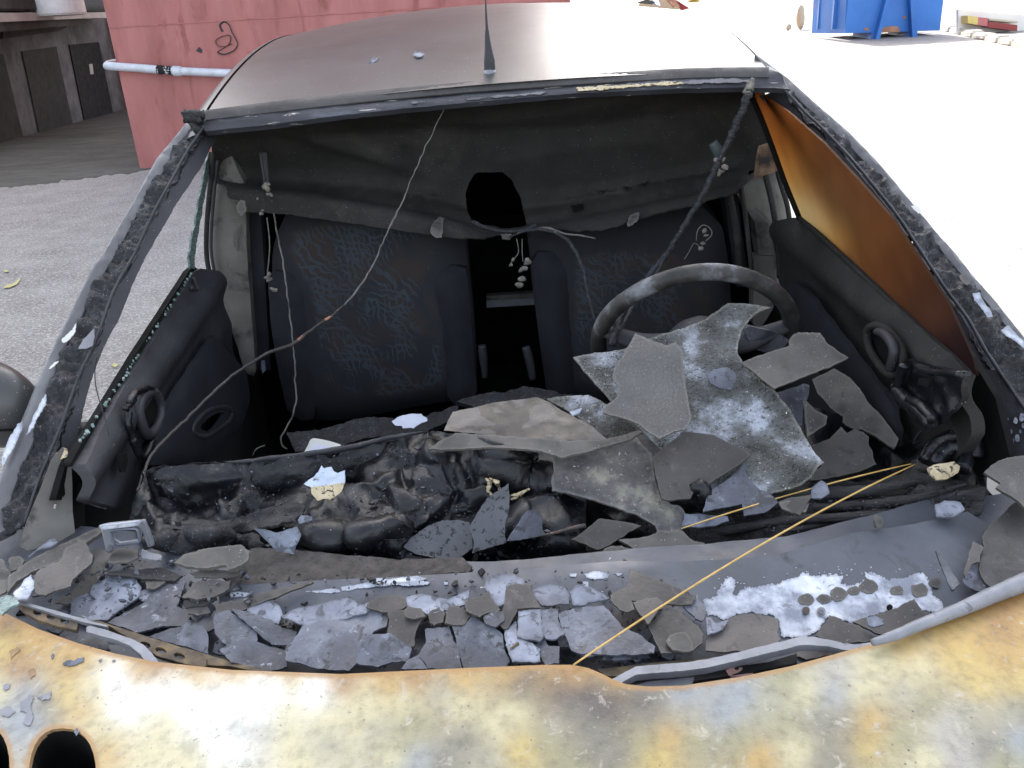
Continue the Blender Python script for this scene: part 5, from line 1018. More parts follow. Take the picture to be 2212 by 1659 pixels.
# ---- outside of the body, wing mirror, wheels
for s in (-1, 1):
    arch = lambda cx: [(cx + .34 * math.cos(a), .30 + .34 * math.sin(a)) for a in [math.pi - k * math.pi / 8 for k in range(9)]]
    prof = [(-.35, .30)] + arch(.12) + arch(2.75) + [(3.55, .30), (3.75, .55), (3.70, .88), (1.7, .86), (1.3, .80), (1.10, .79), (.95, .76), (.5, .74), (0, .68), (-.35, .60)]
    # the left side sits lower so that the yard shows through the window opening
    pts = [Vector((s * .775, y, z)) for y, z in prof]
    obj('body_side', slab(pts, Vector((-s * .03, 0, 0))), M['soot_paint'], CAR)
    obj('rear_quarter', slab([Vector((s * .73, 2.12, .93)), Vector((s * .73, 3.72, .93)), Vector((s * .66, 3.6, 1.30)), Vector((s * .632, 3.5, 1.37)), Vector((s * .632, 2.12, 1.35))], Vector((-s * .02, 0, 0))), M['soot_dull'], CAR)
    obj('wing_top', slab([HF(z_h)(-150, 1300) if s < 0 else HF(z_h)(2340, 1290), Vector((s * .79, .95, .78)), Vector((s * .79, -.3, .60)), Vector((s * .70, -.3, .66)), Vector((s * .70, .4, .77))], Vector((0, 0, -.01))), M['hood'] if False else M['rusty'], CAR)
    for yy in (.12, 2.75):
        wh = empty('wheel', (s * .70, yy, .28), 'burnt wheel', None, parent=CAR)
        ring = [Vector((s * .70, yy + .235 * math.cos(a), .28 + .235 * math.sin(a))) for a in [k * math.pi / 14 for k in range(28)]]
        obj('tyre', loop_ring(ring, .065, 10), M['tyre'], wh)
        obj('wheel_disc', tube([Vector((s * .66, yy, .28)), Vector((s * .74, yy, .28))], [.19, .18], 24), M['rusty'], wh)
obj('bumper', box((0, -.38, .5), (1.5, .12, .35), bev=.05), M['char'], CAR)
obj('tailgate', slab([Vector((-.72, 3.72, .35)), Vector((.72, 3.72, .35)), Vector((.70, 3.75, .93)), Vector((.58, 3.88, 1.42)), Vector((-.58, 3.88, 1.42)), Vector((-.70, 3.75, .93))], Vector((0, .03, 0))), M['soot_dull'], CAR)
# wing mirror, left
mc = AX('y', 1.36)(-38, 868)
bm = bmesh.new(); bmesh.ops.create_uvsphere(bm, u_segments=28, v_segments=18, radius=1)
for v in bm.verts:
    v.co = Vector((v.co.x * .098, v.co.y * .06, v.co.z * .083))
    v.co.z -= .02 * (v.co.x / .1)
bmesh.ops.translate(bm, vec=mc, verts=bm.verts); mir = obj('wing_mirror', bm, M['soot_paint'], CAR, smooth=True, label='grey soot-filmed mirror housing at the left edge')
obj('mirror_seam', loop_ring([mc + Vector((.1 * math.cos(a), .062 * math.sin(a), -.022 - .02 * math.cos(a) + .0)) for a in [k * .2244 for k in range(28)]], .002, 5), M['black'], mir)
obj('mirror_arm', tube([mc + Vector((.03, .02, -.03)), mc + Vector((.10, .03, -.08)), mc + Vector((.16, .04, -.09))], .022, 10), M['char'], CAR)

# ---- wipers
def wz(dz): return HF(lambda x, y: z_s(x, y) + dz)
def chan(P, nm, m, dz=.03, hl=(), th=.006, par=CAR, sp=6, lab=None, bul=None):
    return obj(nm, sheet(P, wz(dz), holes=hl, sp=sp, th=th, esp=5, jag=.5, disp=bul), M[m], par, label=lab)
def slot(x, y, l=34, w_=15, a=.27):
    return [(x + l * .5 * math.cos(t) * math.cos(a) - w_ * .5 * math.sin(t) * math.sin(a), y + l * .5 * math.cos(t) * math.sin(a) + w_ * .5 * math.sin(t) * math.cos(a)) for t in [k * .7854 for k in range(8)]]
hs = [T(0, 2, slot(x, y, 62, 36, .3)) for x, y in [(240, 652), (328, 680), (418, 706)]]
chan(T(0, 2, [(115, 610), (150, 600), (300, 650), (505, 715), (495, 765), (400, 745), (250, 700), (170, 660)]), 'wiper_blade', 'rusty', .032, hs, lab='slotted rusty wiper blade carrier on the left')
chan(T(0, 2, [(130, 580), (160, 583), (400, 650), (600, 710), (700, 735), (690, 745), (580, 722), (380, 668), (150, 598)]), 'wiper_rail', 'alu', .036)
hs = [T(0, 2, slot(x, y, 78, 40, .3)) for x, y in [(940, 860), (1042, 897), (1162, 932)]]
chan(T(0, 2, [(700, 735), (880, 800), (1000, 820), (1200, 885), (1340, 950), (1330, 1005), (1200, 985), (1030, 935), (900, 870), (860, 830)]), 'wiper_blade', 'rusty', .034, hs, lab='slotted ochre and brown wiper blade carrier, lower end')
chan(T(0, 2, [(560, 700), (640, 705), (900, 790), (1100, 850), (1400, 940), (1700, 1020), (1740, 1032), (1700, 1040), (1500, 1000), (1340, 990), (1340, 955), (1100, 870), (860, 805), (680, 745)]), 'wiper_rail', 'rusty', .030)
chan(T(0, 2, [(560, 745), (590, 738), (680, 760), (760, 790), (860, 825), (930, 860), (980, 910), (1025, 970), (1040, 990), (950, 985), (910, 920), (840, 865), (740, 825), (560, 775)]), 'wiper_arm', 'alu', .038, th=.008, lab='bent grey wiper arm on the left')
# right wiper arm
wl = [(1290, 1482), (1345, 1477), (1410, 1462), (1475, 1449), (1520, 1440), (1590, 1423), (1660, 1412), (1720, 1376 + 0), (1750, 1374), (1780, 1377)]
ra = T(2, 2, [(-560, 1015), (-300, 1000), (0, 975), (150, 955), (330, 915), (500, 872), (640, 840), (760, 808), (850, 808), (950, 828), (1040, 850), (1130, 858), (1250, 838)])
ra = [(1300, 1478)] + ra[1:]
rb2 = [(x, y + (18 if k < 9 else 14)) for k, (x, y) in enumerate(ra)]
chan(ra + rb2[::-1], 'wiper_arm', 'alu', .045, th=.010, lab='cranked light grey wiper arm on the right', bul=None)
chan([(1290, 1446), (1480, 1424), (1560, 1420), (1560, 1436), (1480, 1444), (1350, 1462), (1310, 1460)], 'wiper_blade', 'rusty', .030, [slot(1400, 1445, 8, 5, 0), slot(1440, 1438, 8, 5, 0), slot(1520, 1431, 8, 5, 0)])
chan([(1330, 1472), (1500, 1452), (1660, 1430), (1720, 1412), (1722, 1432), (1600, 1456), (1440, 1480), (1360, 1482)], 'wiper_linkage', 'doordark', .022)
chan([(1360, 1484), (1400, 1472), (1500, 1462), (1495, 1475), (1475, 1490)], 'wiper_link_plate', 'alu', .030)
# dark gap contents by the notch
chan(T(2, 2, [(280, 1030), (330, 1005), (400, 1010), (460, 1040), (400, 1065), (300, 1060)]), 'melted_plastic', 'pinkscrap', .022, bul=rough(.004, 30))
# rubber strip lying on the bonnet edge at the right
rp_ = [(1885, 1388), (1930, 1374), (2000, 1345), (2090, 1310), (2150, 1283), (2212, 1258), (2290, 1222), (2340, 1196)]
obj('bonnet_seal', tube([HF(lambda x, y: z_h(x, y) + .010)(*p) for p in rp_], [.004, .006, .007, .0085, .010, .011, .012, .012], 10, .05), M['alu'], CAR, label='grey rubber seal strip along the right edge of the bonnet')
# ================================================================ loose pieces lying on the car: each one its own thing
def z_c(x, y): return max(z_s(x, y), z_f(x, y) if x > -.45 else z_s(x, y))
K = [0]
def flake(P, m, lab, dz=None, nm='paint_flake', cat='flake', th=.0028, tilt=2.2, jag=1.4, curl=.0045, sp=11, group=None, base=None):
    K[0] += 1; dz = (.0035 + .00045 * K[0]) if dz is None else dz
    a = math.radians(random.uniform(-tilt, tilt)); b = math.radians(random.uniform(-tilt, tilt))
    cx = sum(p[0] for p in P) / len(P); cy = sum(p[1] for p in P) / len(P)
    c = HF(base or z_c, dz)(cx, cy); slope = ((base or z_c)(c.x, c.y + .01) - (base or z_c)(c.x, c.y - .01)) / .02
    pl = PLANE(c, (math.tan(a), -slope * .8 + math.tan(b), 1)); sd_ = random.random() * 50
    size = max(max(abs(p[0] - cx) for p in P), 10) / 1700
    def dsp(p, x, y):
        q = p - c; return curl * N(p, 12, sd_) * 1.5 + curl * 9 * (q.x * q.x + q.y * q.y) / (size + .03) * (1 if sd_ > 25 else -.6) * .5 + .0006 * N(p, 60, sd_)
    return obj(nm, sheet(P, pl, sp=sp, th=th, jag=jag, disp=dsp, esp=5), M[m], label=lab, cat=cat, group=group)
t0 = lambda *p: T(0, 2, p); t1 = lambda *p: T(1, 2, p); t2 = lambda *p: T(2, 2, p)
# a base layer of small flakes peeping out between the traced ones
base_g = 'small grey paint flakes packed under the larger ones'
rnd = random.Random(3)
for k in range(48):
    x = rnd.uniform(120, 1500); f = (x / 1500)
    y = rnd.uniform(1318, 1425) if x > 500 else rnd.uniform(1290, 1400)
    r = rnd.uniform(14, 34); n = rnd.randint(5, 8); a0 = rnd.random() * 6
    P = [(x + r * math.cos(a0 + 6.283 * i / n) * rnd.uniform(.7, 1.3), y + r * .75 * math.sin(a0 + 6.283 * i / n) * rnd.uniform(.7, 1.3)) for i in range(n)]
    flake(P, rnd.choice(['slate', 'slate', 'slate', 'brown', 'pale']), 'small grey paint flake wedged among larger flakes below the windscreen', dz=rnd.uniform(.002, .006), group=base_g, sp=22, tilt=4)
K[0] = 5
# --- left end
flake(t0((390, 750), (560, 800), (700, 850), (712, 910), (560, 880), (380, 810)), 'slate', 'grey flake under the slotted wiper rail at the far left')
flake(t0((330, 700), (420, 690), (450, 740), (380, 790), (300, 760)), 'slate', 'narrow grey flake poking out below the left wiper blade')
flake(t0((0, 300), (25, 312), (50, 370), (70, 420), (62, 470), (30, 520), (-20, 540), (-30, 420)), 'beige', 'upright beige splinter cut by the left edge of the picture', dz=.035)
flake(t0((50, 290), (120, 270), (155, 300), (130, 345), (60, 372)), 'dusty', 'small dusty lump above the long beige beam at far left', dz=.03)
flake(t0((460, 580), (560, 530), (700, 600), (760, 700), (600, 720), (450, 680)), 'slate', 'blue-grey flake between the left wiper rail and the rounded frosted flake')
flake(t0((600, 240), (680, 245), (725, 280), (700, 330), (650, 430), (560, 530), (520, 560), (460, 582), (350, 570), (440, 520), (530, 440), (580, 400), (620, 310)), 'beige', 'curved beige flake behind the big brown one at the left corner')
flake(t0((655, 92), (680, 122), (620, 160), (560, 200), (430, 260), (412, 310), (250, 370), (120, 440), (70, 490), (45, 520), (50, 420), (180, 320), (370, 220), (560, 132)), 'dusty', 'long pale beam slanting down from the square metal bracket', dz=.035, nm='metal_beam', cat='beam', th=.006, curl=.001)
flake(t0((430, 245), (545, 190), (605, 290), (595, 330), (530, 380), (470, 430), (460, 480), (340, 520), (300, 545), (235, 530), (225, 470), (240, 400), (330, 350), (400, 320)), 'brown', 'big brown-grey flake on top of the pale beam at the left corner', dz=.042, tilt=4)
flake(t0((350, 163), (372, 200), (330, 225), (250, 240), (180, 290), (250, 220)), 'pale', 'greenish pale chip stuck behind the long beam', dz=.04)
flake(t0((150, 430), (195, 395), (210, 430), (238, 452), (200, 510), (170, 562), (100, 572), (80, 520), (130, 470)), 'white_metal', 'bright white chip at the far left above the bonnet corner', dz=.045, tilt=6)
flake(t0((-10, 560), (60, 540), (110, 560), (130, 600), (60, 640), (20, 680), (-30, 640)), 'greenglass', 'greenish glassy chip on the left bonnet corner', dz=.05)
flake(t0((560, 545), (620, 530), (640, 620), (600, 690), (560, 700), (500, 640)), 'pale', 'pale blue sliver under the frosted flake')
flake(t0((600, 470), (735, 405), (800, 430), (880, 440), (920, 500), (900, 560), (780, 640), (700, 705), (620, 700), (560, 690), (580, 600), (620, 560), (578, 520)), 'pale', 'rounded frosted white-grey flake near the left wiper', tilt=5)
flake(t0((940, 450), (1000, 415), (1060, 420), (1075, 460), (1000, 505), (950, 500)), 'dusty', 'small rounded flake tucked above the large plain grey one')
flake(t0((940, 570), (985, 520), (1060, 465), (1150, 468), (1160, 430), (1180, 445), (1205, 455), (1170, 540), (1140, 612), (1200, 635), (1250, 660), (1335, 665), (1338, 700), (1310, 738), (1200, 738), (1080, 745), (1000, 752), (900, 778), (690, 712), (800, 650), (900, 600)), 'slate', 'large plain grey flake with a pointed top, right of the frosted one')
flake(t0((1230, 395), (1330, 375), (1480, 385), (1565, 400), (1480, 425), (1400, 432), (1260, 425)), 'dusty', 'thin beige flake tucked beneath the oval plaque', dz=.018)
flake(t0((1130, 340), (1200, 280), (1350, 230), (1480, 212), (1560, 210), (1620, 258), (1612, 310), (1560, 345), (1480, 372), (1462, 340), (1400, 350), (1350, 365), (1200, 360)), 'dusty', 'oval grey-brown plaque with a notched lower edge', dz=.032, th=.005, nm='plaque', cat='plaque')
flake(t0((690, 385), (900, 370), (1040, 350), (1130, 380), (1180, 400), (1130, 440), (950, 430), (780, 420), (680, 410)), 'padding', 'charred layered strip left of the oval plaque', dz=.018, nm='charred_strip', cat='debris', curl=.006)
flake(t0((1180, 555), (1230, 490), (1270, 450), (1360, 430), (1430, 438), (1495, 440), (1480, 490), (1420, 520), (1380, 540), (1290, 560)), 'brown', 'dark brown layered flake below the oval plaque', dz=.022, tilt=5)
flake(t0((1190, 575), (1290, 570), (1390, 550), (1410, 570), (1330, 610), (1200, 620)), 'padding', 'black crumbly layer under the dark brown flake', dz=.012, nm='charred_strip', cat='debris')
flake(t0((1210, 620), (1340, 600), (1358, 640), (1280, 660), (1215, 650)), 'dusty', 'little grey stone-like crumb right of the large plain grey flake', dz=.014)
flake(t0((1390, 600), (1490, 570), (1560, 560), (1700, 520), (2020, 433), (2030, 448), (1890, 500), (1740, 560), (1640, 600), (1540, 640), (1460, 640), (1400, 650)), 'brown', 'long thin brown splinter pointing at the bare white streak', dz=.02, nm='splinter', cat='splinter')
flake(t0((920, 240), (1050, 285), (1045, 312), (920, 300), (915, 270)), 'alu', 'short bright metal strip under the square bracket', dz=.03, nm='metal_strip', cat='strip')
flake(t0((730, 260), (790, 235), (900, 250), (900, 300), (840, 330), (740, 345), (700, 340)), 'dusty', 'curled dusty chip in front of the square bracket', dz=.028)
# --- middle
flake(t0((1610, 590), (1720, 560), (1810, 600), (1830, 660), (1800, 715), (1700, 690), (1600, 640)), 'pale', 'pale cracked flake right of the brown splinter foot')
flake(t0((1500, 640), (1600, 655), (1700, 682), (1830, 755), (1925, 775), (1905, 868), (1760, 860), (1650, 770), (1560, 700)), 'slate', 'smooth blue-grey strip flake above the speckled grey one')
flake(t0((1385, 700), (1400, 655), (1490, 645), (1560, 700), (1665, 780), (1668, 830), (1640, 860), (1500, 900), (1400, 800)), 'slate', 'speckled grey flake with a shiny nick, left of centre')
flake(t0((1425, 905), (1560, 800), (1700, 850), (1850, 890), (1860, 1000), (1750, 1030), (1500, 985)), 'slate', 'flat mottled flake against the bonnet edge, left of centre')
flake(t0((960, 800), (1100, 750), (1310, 745), (1350, 800), (1350, 920), (1180, 870)), 'slate', 'flat blue-grey flake between the wiper rail and the large pointed one')
flake(t0((1820, 690), (1900, 640), (2000, 605), (2120, 575), (2250, 545), (2360, 600), (2380, 650), (2212, 690), (2120, 700), (1990, 740)), 'pale', 'long pale mottled flake below the bare white streak')
flake([*t0((1850, 960), (1850, 870), (1900, 840), (1960, 740), (2070, 720), (2150, 700)), *t1((60, 665), (150, 640), (230, 615), (280, 640), (305, 690), (290, 740), (210, 770), (190, 800), (150, 860), (92, 912), (98, 985), (50, 1028), (-150, 1010))], 'slate', 'widest mottled grey flake left of centre with lobed right end')
flake(t1((160, 612), (190, 575), (240, 550), (340, 530), (405, 540), (428, 600), (330, 640), (260, 642), (200, 625)), 'brown', 'rounded tan-brown flake above the wide mottled one')
flake(t1((420, 560), (470, 535), (530, 528), (600, 545), (680, 560), (665, 645), (600, 660), (550, 662), (430, 622)), 'pale', 'pale speckled flake right of the rounded tan-brown one')
flake(t1((640, 575), (700, 560), (790, 520), (835, 500), (825, 560), (800, 600), (700, 640), (640, 640)), 'pale', 'small pale flake beside the dark five-cornered one')
flake(t1((300, 645), (420, 638), (550, 668), (520, 710), (500, 740), (480, 800), (470, 868), (430, 862), (390, 842), (320, 812), (292, 780), (312, 700)), 'brown', 'brown-grey fan-shaped flake below the rounded tan one')
flake(t1((185, 800), (320, 788), (380, 830), (452, 868), (450, 900), (430, 962), (330, 965), (240, 1002), (160, 995), (98, 980), (92, 915)), 'slate', 'dark slate-grey flake with a curved lower edge near the bonnet')
flake(t1((410, 660), (430, 632), (520, 640), (548, 682), (470, 705), (415, 695)), 'brown', 'small ochre-brown flake, leftmost of the three little brown ones')
flake(t1((563, 668), (590, 635), (632, 618), (676, 652), (660, 712), (600, 732), (575, 715)), 'brown', 'small ochre-brown flake, middle one of the three little brown ones')
flake(t1((680, 655), (700, 615), (760, 615), (832, 680), (800, 728), (735, 735), (668, 725)), 'brown', 'small ochre-brown flake, rightmost of the three little brown ones')
flake(t1((540, 750), (620, 740), (700, 732), (720, 800), (760, 900), (782, 1004), (650, 1010), (562, 1008), (530, 960), (498, 925), (548, 830)), 'slate', 'grey flake, left half of the split pair at the centre')
flake(t1((718, 740), (770, 715), (820, 712), (840, 680), (862, 665), (880, 690), (940, 725), (1010, 758), (1042, 785), (1055, 860), (1065, 905), (1092, 965), (1075, 995), (900, 1008), (790, 1010), (760, 900)), 'slate', 'grey flake with a peaked top, right half of the split pair at the centre')
flake(t1((380, 1010), (430, 950), (500, 920), (560, 1010), (470, 1015)), 'slate', 'small grey triangle left of the split pair by the bonnet edge')
flake(t1((930, 450), (955, 405), (1050, 390), (1120, 405), (1180, 440), (1182, 480), (1100, 500), (1065, 560), (1052, 600), (1010, 612), (975, 560), (935, 500)), 'pale', 'pale blue mottled flake leaning on the cowl at the centre')
flake(t1((1240, 505), (1290, 480), (1350, 465), (1450, 482), (1482, 540), (1475, 598), (1400, 605), (1300, 612), (1262, 570)), 'pale', 'round pale mottled flake right of the tall brown one')
flake(t1((1480, 520), (1520, 480), (1600, 490), (1700, 535), (1740, 560), (1690, 575), (1600, 585), (1560, 605), (1500, 602)), 'pale', 'crinkled pale flake below the small white spots on the cowl')
flake(t1((800, 600), (850, 575), (905, 555), (955, 520), (985, 580), (1032, 640), (990, 655), (940, 665), (895, 692), (850, 670), (812, 655)), 'brown', 'dark brown five-cornered flake at the centre')
flake(t1((960, 660), (1050, 645), (1060, 700), (1000, 750), (930, 722), (920, 690)), 'slate', 'small grey flake squeezed under the tall brown one')
flake(t1((1068, 488), (1130, 470), (1180, 480), (1240, 478), (1225, 530), (1262, 570), (1293, 630), (1220, 628), (1142, 630), (1110, 690), (1082, 745), (1050, 750), (1010, 700), (1045, 650), (1058, 580)), 'brown', 'tall irregular brown flake standing out at the centre')
flake(t1((1060, 760), (1130, 700), (1150, 820), (1240, 860), (1290, 900), (1290, 980), (1110, 975), (1065, 860)), 'pale', 'blue-grey mottled flake below the tall brown one')
flake(t1((1148, 648), (1220, 640), (1290, 642), (1300, 740), (1312, 822), (1285, 852), (1210, 832), (1140, 812), (1145, 730)), 'pale', 'squarish bluish flake with straight dark edges')
flake(t1((1285, 640), (1410, 628), (1405, 700), (1420, 750), (1448, 790), (1375, 832), (1320, 822), (1300, 730)), 'slate', 'plain grey flake right of the squarish bluish one')
flake(t1((1235, 880), (1312, 812), (1330, 850), (1345, 868), (1415, 872), (1412, 982), (1320, 985), (1285, 930)), 'slate', 'dark grey star-shaped flake beside the bonnet edge')
flake(t1((1740, 535), (1800, 510), (1850, 480), (1868, 420), (1865, 362), (1885, 368), (1980, 420), (2080, 455), (2212, 505), (2300, 545), (2270, 600), (2180, 600), (2090, 590), (1960, 590), (1880, 575), (1900, 640), (1860, 655), (1800, 640), (1745, 572)), 'brown', 'large pointed brown flake whose tip touches the cowl edge, right of centre')
flake(t1((1400, 668), (1440, 650), (1500, 628), (1600, 610), (1700, 600), (1745, 640), (1830, 742), (1950, 800), (2034, 868), (2028, 905), (1900, 922), (1700, 928), (1540, 922), (1490, 900), (1470, 840), (1440, 780)), 'slate', 'large dark grey flake where the straw starts, right of centre')
flake(t1((1540, 905), (1600, 870), (1665, 880), (1670, 920), (1600, 940), (1550, 930)), 'pale', 'tiny pale chip lying beside the lower end of the long straw')
flake(t1((1700, 930), (1820, 900), (1960, 905), (2000, 935), (1800, 950), (1690, 950)), 'slate', 'thin grey flake along the rusty wiper blade on the right')
flake(t1((1890, 592), (1960, 572), (2042, 560), (2085, 592), (2040, 660), (1990, 728), (1940, 670)), 'brown', 'small brown-grey flake crossed by the long straw')
flake([*t1((1990, 735), (2040, 680), (2090, 640), (2180, 640)), *t2((20, 690), (100, 740), (135, 790), (125, 850), (60, 905), (-60, 905), (-140, 910))], 'brown', 'brown-grey flake just below the long straw, right of centre')
flake([*t1((2100, 850), (2130, 810), (2200, 785)), *t2((20, 790), (65, 850), (70, 900), (0, 915), (-70, 905))], 'dusty', 'frayed tan chip with a pale broken edge beside the right wiper')
flake(t2((0, 600), (60, 590), (75, 560), (95, 520), (105, 570), (145, 610), (150, 655), (130, 702), (85, 690), (50, 650)), 'slate', 'small blue-grey flake at the left tip of the bare metal patch')
flake(t2((150, 690), (180, 680), (210, 720), (300, 700), (260, 760), (160, 800)), 'slate', 'little grey chip between two brown flakes left of the bare metal')
flake(t2((150, 902), (155, 800), (200, 740), (285, 688), (340, 665), (405, 655), (480, 655), (532, 668), (620, 690), (622, 748), (610, 790), (630, 832), (600, 870), (400, 907), (250, 912)), 'brown', 'big smooth brown flake below the bare metal patch')
flake(t2((868, 795), (905, 730), (935, 700), (952, 665), (1010, 690), (1060, 725), (1135, 740), (1190, 790), (1245, 832), (1180, 852), (1100, 850), (1000, 835), (900, 812)), 'brown', 'dark pointed flake over the cranked wiper arm')
flake(t2((740, 880), (900, 870), (1080, 870), (1100, 890), (960, 930), (800, 960), (740, 940)), 'brown', 'dark flake half hidden below the cranked wiper arm', dz=.006)
flake(t2((1100, 712), (1240, 665), (1392, 620), (1440, 590), (1500, 565), (1552, 640), (1622, 655), (1560, 700), (1480, 735), (1400, 762), (1300, 795), (1220, 765)), 'brown', 'dark flat shard at the right end of the bare metal patch')
flake(t2((1190, 692), (1240, 682), (1300, 705), (1300, 732), (1240, 748), (1210, 740)), 'pale', 'small grey crumb sitting on the dark shard by the bare metal', dz=.05)
flake(t2((1640, 248), (1700, 300), (1740, 380), (1795, 470), (1745, 512), (1705, 420), (1680, 360)), 'slate', 'narrow speckled flake standing at the right of the cowl', dz=.03, tilt=5)
flake(t2((1850, 340), (1900, 325), (1935, 340), (1960, 410), (1992, 455), (1960, 532), (1880, 490), (1818, 440)), 'slate', 'grey chip wedged beside the large dark plate at lower right', dz=.02)
flake(t2((1880, 190), (1952, 230), (1925, 280), (1922, 330), (1870, 345), (1830, 425), (1820, 400), (1850, 290)), 'brown', 'brown splinter left of the large dark plate at lower right', dz=.03)
flake(t2((1960, 122), (2010, 60), (2100, -10), (2180, -80), (2300, -160), (2420, 100), (2400, 420), (2212, 482), (2100, 500), (2010, 512), (1950, 440), (1925, 390), (1922, 330), (1952, 230), (1940, 170)), 'brown', 'large dark brown plate at the right edge of the picture', dz=.03, tilt=1, th=.004)
# --- right corner above
def dflake(P, Y, m, lab, n=(0, -.45, 1), nm='charred_shard', cat='shard', th=.003, jag=1.0, curl=.004, sp=10, esp=5, seed=None, extra=None, bend=0):
    cx = sum(p[0] for p in P) / len(P); cy = sum(p[1] for p in P) / len(P); c = AX('y', Y)(cx, cy); pl = PLANE(c, n); sd_ = random.random() * 60 if seed is None else seed
    def dsp(p, x, y):
        q = p - c; return curl * N(p, 9, sd_) * 1.6 + bend * ((x - cx) / 100) ** 2 + .0007 * N(p, 60, sd_) + (extra(p, x, y) if extra else 0)
    return obj(nm, sheet(P, pl, sp=sp, th=th, jag=jag, disp=dsp, esp=esp), M[m], label=lab, cat=cat)
u0_ = lambda *p: T(0, 1, p); u1 = lambda *p: T(1, 1, p); u2 = lambda *p: T(2, 1, p)
dflake(u2((1955, 1395), (2000, 1350), (2050, 1320), (2140, 1300), (2240, 1285), (2300, 1300), (2350, 1600), (2230, 1640), (2170, 1575), (2100, 1530), (2035, 1490), (2065, 1465), (2010, 1430)), 1.02, 'brown', 'rust-tinged brown flake at the right edge above the dark plate', n=(0, -.3, 1), nm='paint_flake', cat='flake', th=.004)
dflake(u2((1590, 1370), (1630, 1350), (1700, 1340), (1760, 1330), (1800, 1360), (1790, 1400), (1730, 1435), (1650, 1445), (1610, 1410)), 1.10, 'gold', 'crumb with a bright orange face under the twisted black plastic', n=(0, -.8, 1), nm='ember_flake', cat='flake', th=.004)
dflake(C6([(1785, 330), (1830, 315), (1920, 300), (2022, 284), (1980, 350), (1930, 430), (1850, 385)]), 1.055, 'brown', 'small triangular flake between the two straws', n=(0, -.4, 1), nm='paint_flake', cat='flake', th=.005)
dflake(C6([(2020, 220), (2090, 170), (2130, 195), (2150, 260), (2080, 300), (2010, 290)]), 1.09, 'pale', 'small blue-grey chip touching the upper straw', n=(0, -.4, 1), nm='paint_flake', cat='flake')
dflake(u2((380, 1560), (395, 1440), (440, 1500), (560, 1530), (620, 1600), (540, 1659), (400, 1680)), 1.08, 'slate', 'smooth blue-grey patch flake below the crossed straws', n=(0, -.5, 1), nm='paint_flake', cat='flake')
dflake(t2((1240, 50), (1255, 20), (1290, 30), (1298, 70), (1285, 100), (1255, 102)), .985, 'dusty', 'small upright tan crumb at the cowl edge on the right', n=(0, -1, .5), nm='crumb', cat='crumb', th=.008)
dflake(u2((1640, 1600), (1700, 1575), (1800, 1590), (1830, 1640), (1740, 1690), (1650, 1680)), 1.01, 'pale', 'pale blue chip above the cowl near the right corner', n=(0, -.4, 1), nm='paint_flake', cat='flake')
dflake(u2((620, 1600), (700, 1590), (760, 1610), (820, 1600), (800, 1659), (720, 1670), (640, 1640)), 1.05, 'dusty', 'crumpled grey flake with a white scrape between the straws', n=(0, -.5, 1), nm='paint_flake', cat='flake')
# --- big burnt windscreen sheets over the dashboard, bottom of the heap first
def ov(*p): return list(p)
sheetB = ov((1238, 785), (1260, 779), (1300, 772), (1360, 757), (1400, 735), (1475, 705), (1530, 678), (1572, 653), (1610, 657), (1665, 667), (1640, 678), (1618, 695), (1600, 720), (1593, 745), (1592, 768), (1605, 790), (1642, 822), (1675, 850), (1702, 886), (1722, 920), (1745, 960), (1760, 985), (1779, 1003), (1764, 1013), (1752, 1033), (1729, 1053), (1690, 1066), (1640, 1078), (1580, 1080), (1500, 1040), (1440, 980), (1400, 940), (1345, 900), (1317, 873), (1285, 840), (1262, 815))
dflake(sheetB, 1.24, 'crazed', 'largest crazed grey glass sheet draped over the steering wheel side', n=(-.05, -.72, 1), nm='crazed_glass_sheet', cat='glass sheet', th=.004, curl=.012, sp=10, seed=11, bend=.002)
dflake(u1((1330, 925), (1400, 910), (1600, 905), (1680, 940), (1800, 1020), (1960, 1135), (1850, 1200), (1700, 1215), (1600, 1100), (1480, 1010)), 1.27, 'crazed', 'crazed dark glass triangle right of the wet sheet', n=(0, -.42, 1), nm='crazed_glass_sheet', cat='glass sheet', th=.004)
dflake(u2((840, 1222), (960, 1172), (1000, 1130), (1030, 1098), (1070, 1140), (1115, 1118), (1170, 1140), (1208, 1172), (1205, 1212), (1235, 1262), (1240, 1300), (1262, 1340), (1150, 1385), (960, 1430), (820, 1450), (860, 1385), (905, 1352)), 1.19, 'brown', 'smooth dark shard right of the largest glass sheet', n=(0, -.55, 1), curl=.006)
dflake(u2((600, 895), (700, 860), (780, 832), (815, 842), (805, 920), (772, 1010), (770, 1105), (735, 1080), (680, 1000)), 1.30, 'slate', 'dark smooth shard tucked behind the edge of the largest sheet', n=(.2, -.8, 1))
dflake(u2((840, 790), (900, 760), (985, 722), (1080, 780), (1150, 860), (1200, 950), (1300, 1050), (1400, 1180), (1370, 1240), (1250, 1160), (1100, 1090), (1040, 1040), (960, 990), (870, 880)), 1.32, 'dusty', 'long speckled shard leaning against the right door', n=(-.3, -.5, 1), th=.005)
dflake(u2((780, 932), (810, 950), (850, 1000), (935, 1040), (925, 1095), (870, 1130), (800, 1180), (788, 1060)), 1.22, 'dusty', 'small speckled shard in the dark gap right of the heap', n=(.4, -.8, 1))
dflake(u2((1040, 1030), (1070, 1010), (1120, 1060), (1170, 1120), (1120, 1125), (1060, 1100), (1035, 1080)), 1.24, 'brown', 'thin dark chip sticking up above the smooth dark shard', n=(0, -.8, 1))
dflake(u2((380, 690), (430, 665), (560, 622), (690, 582), (695, 535), (720, 505), (755, 492), (820, 498), (890, 498), (935, 570), (1000, 620), (1072, 664), (1000, 700), (930, 732), (760, 790), (600, 857), (550, 820), (480, 760)), 1.27, 'dusty', 'rectangular brown-grey shard jutting towards the right door', n=(0, -.75, 1), th=.004, curl=.003)
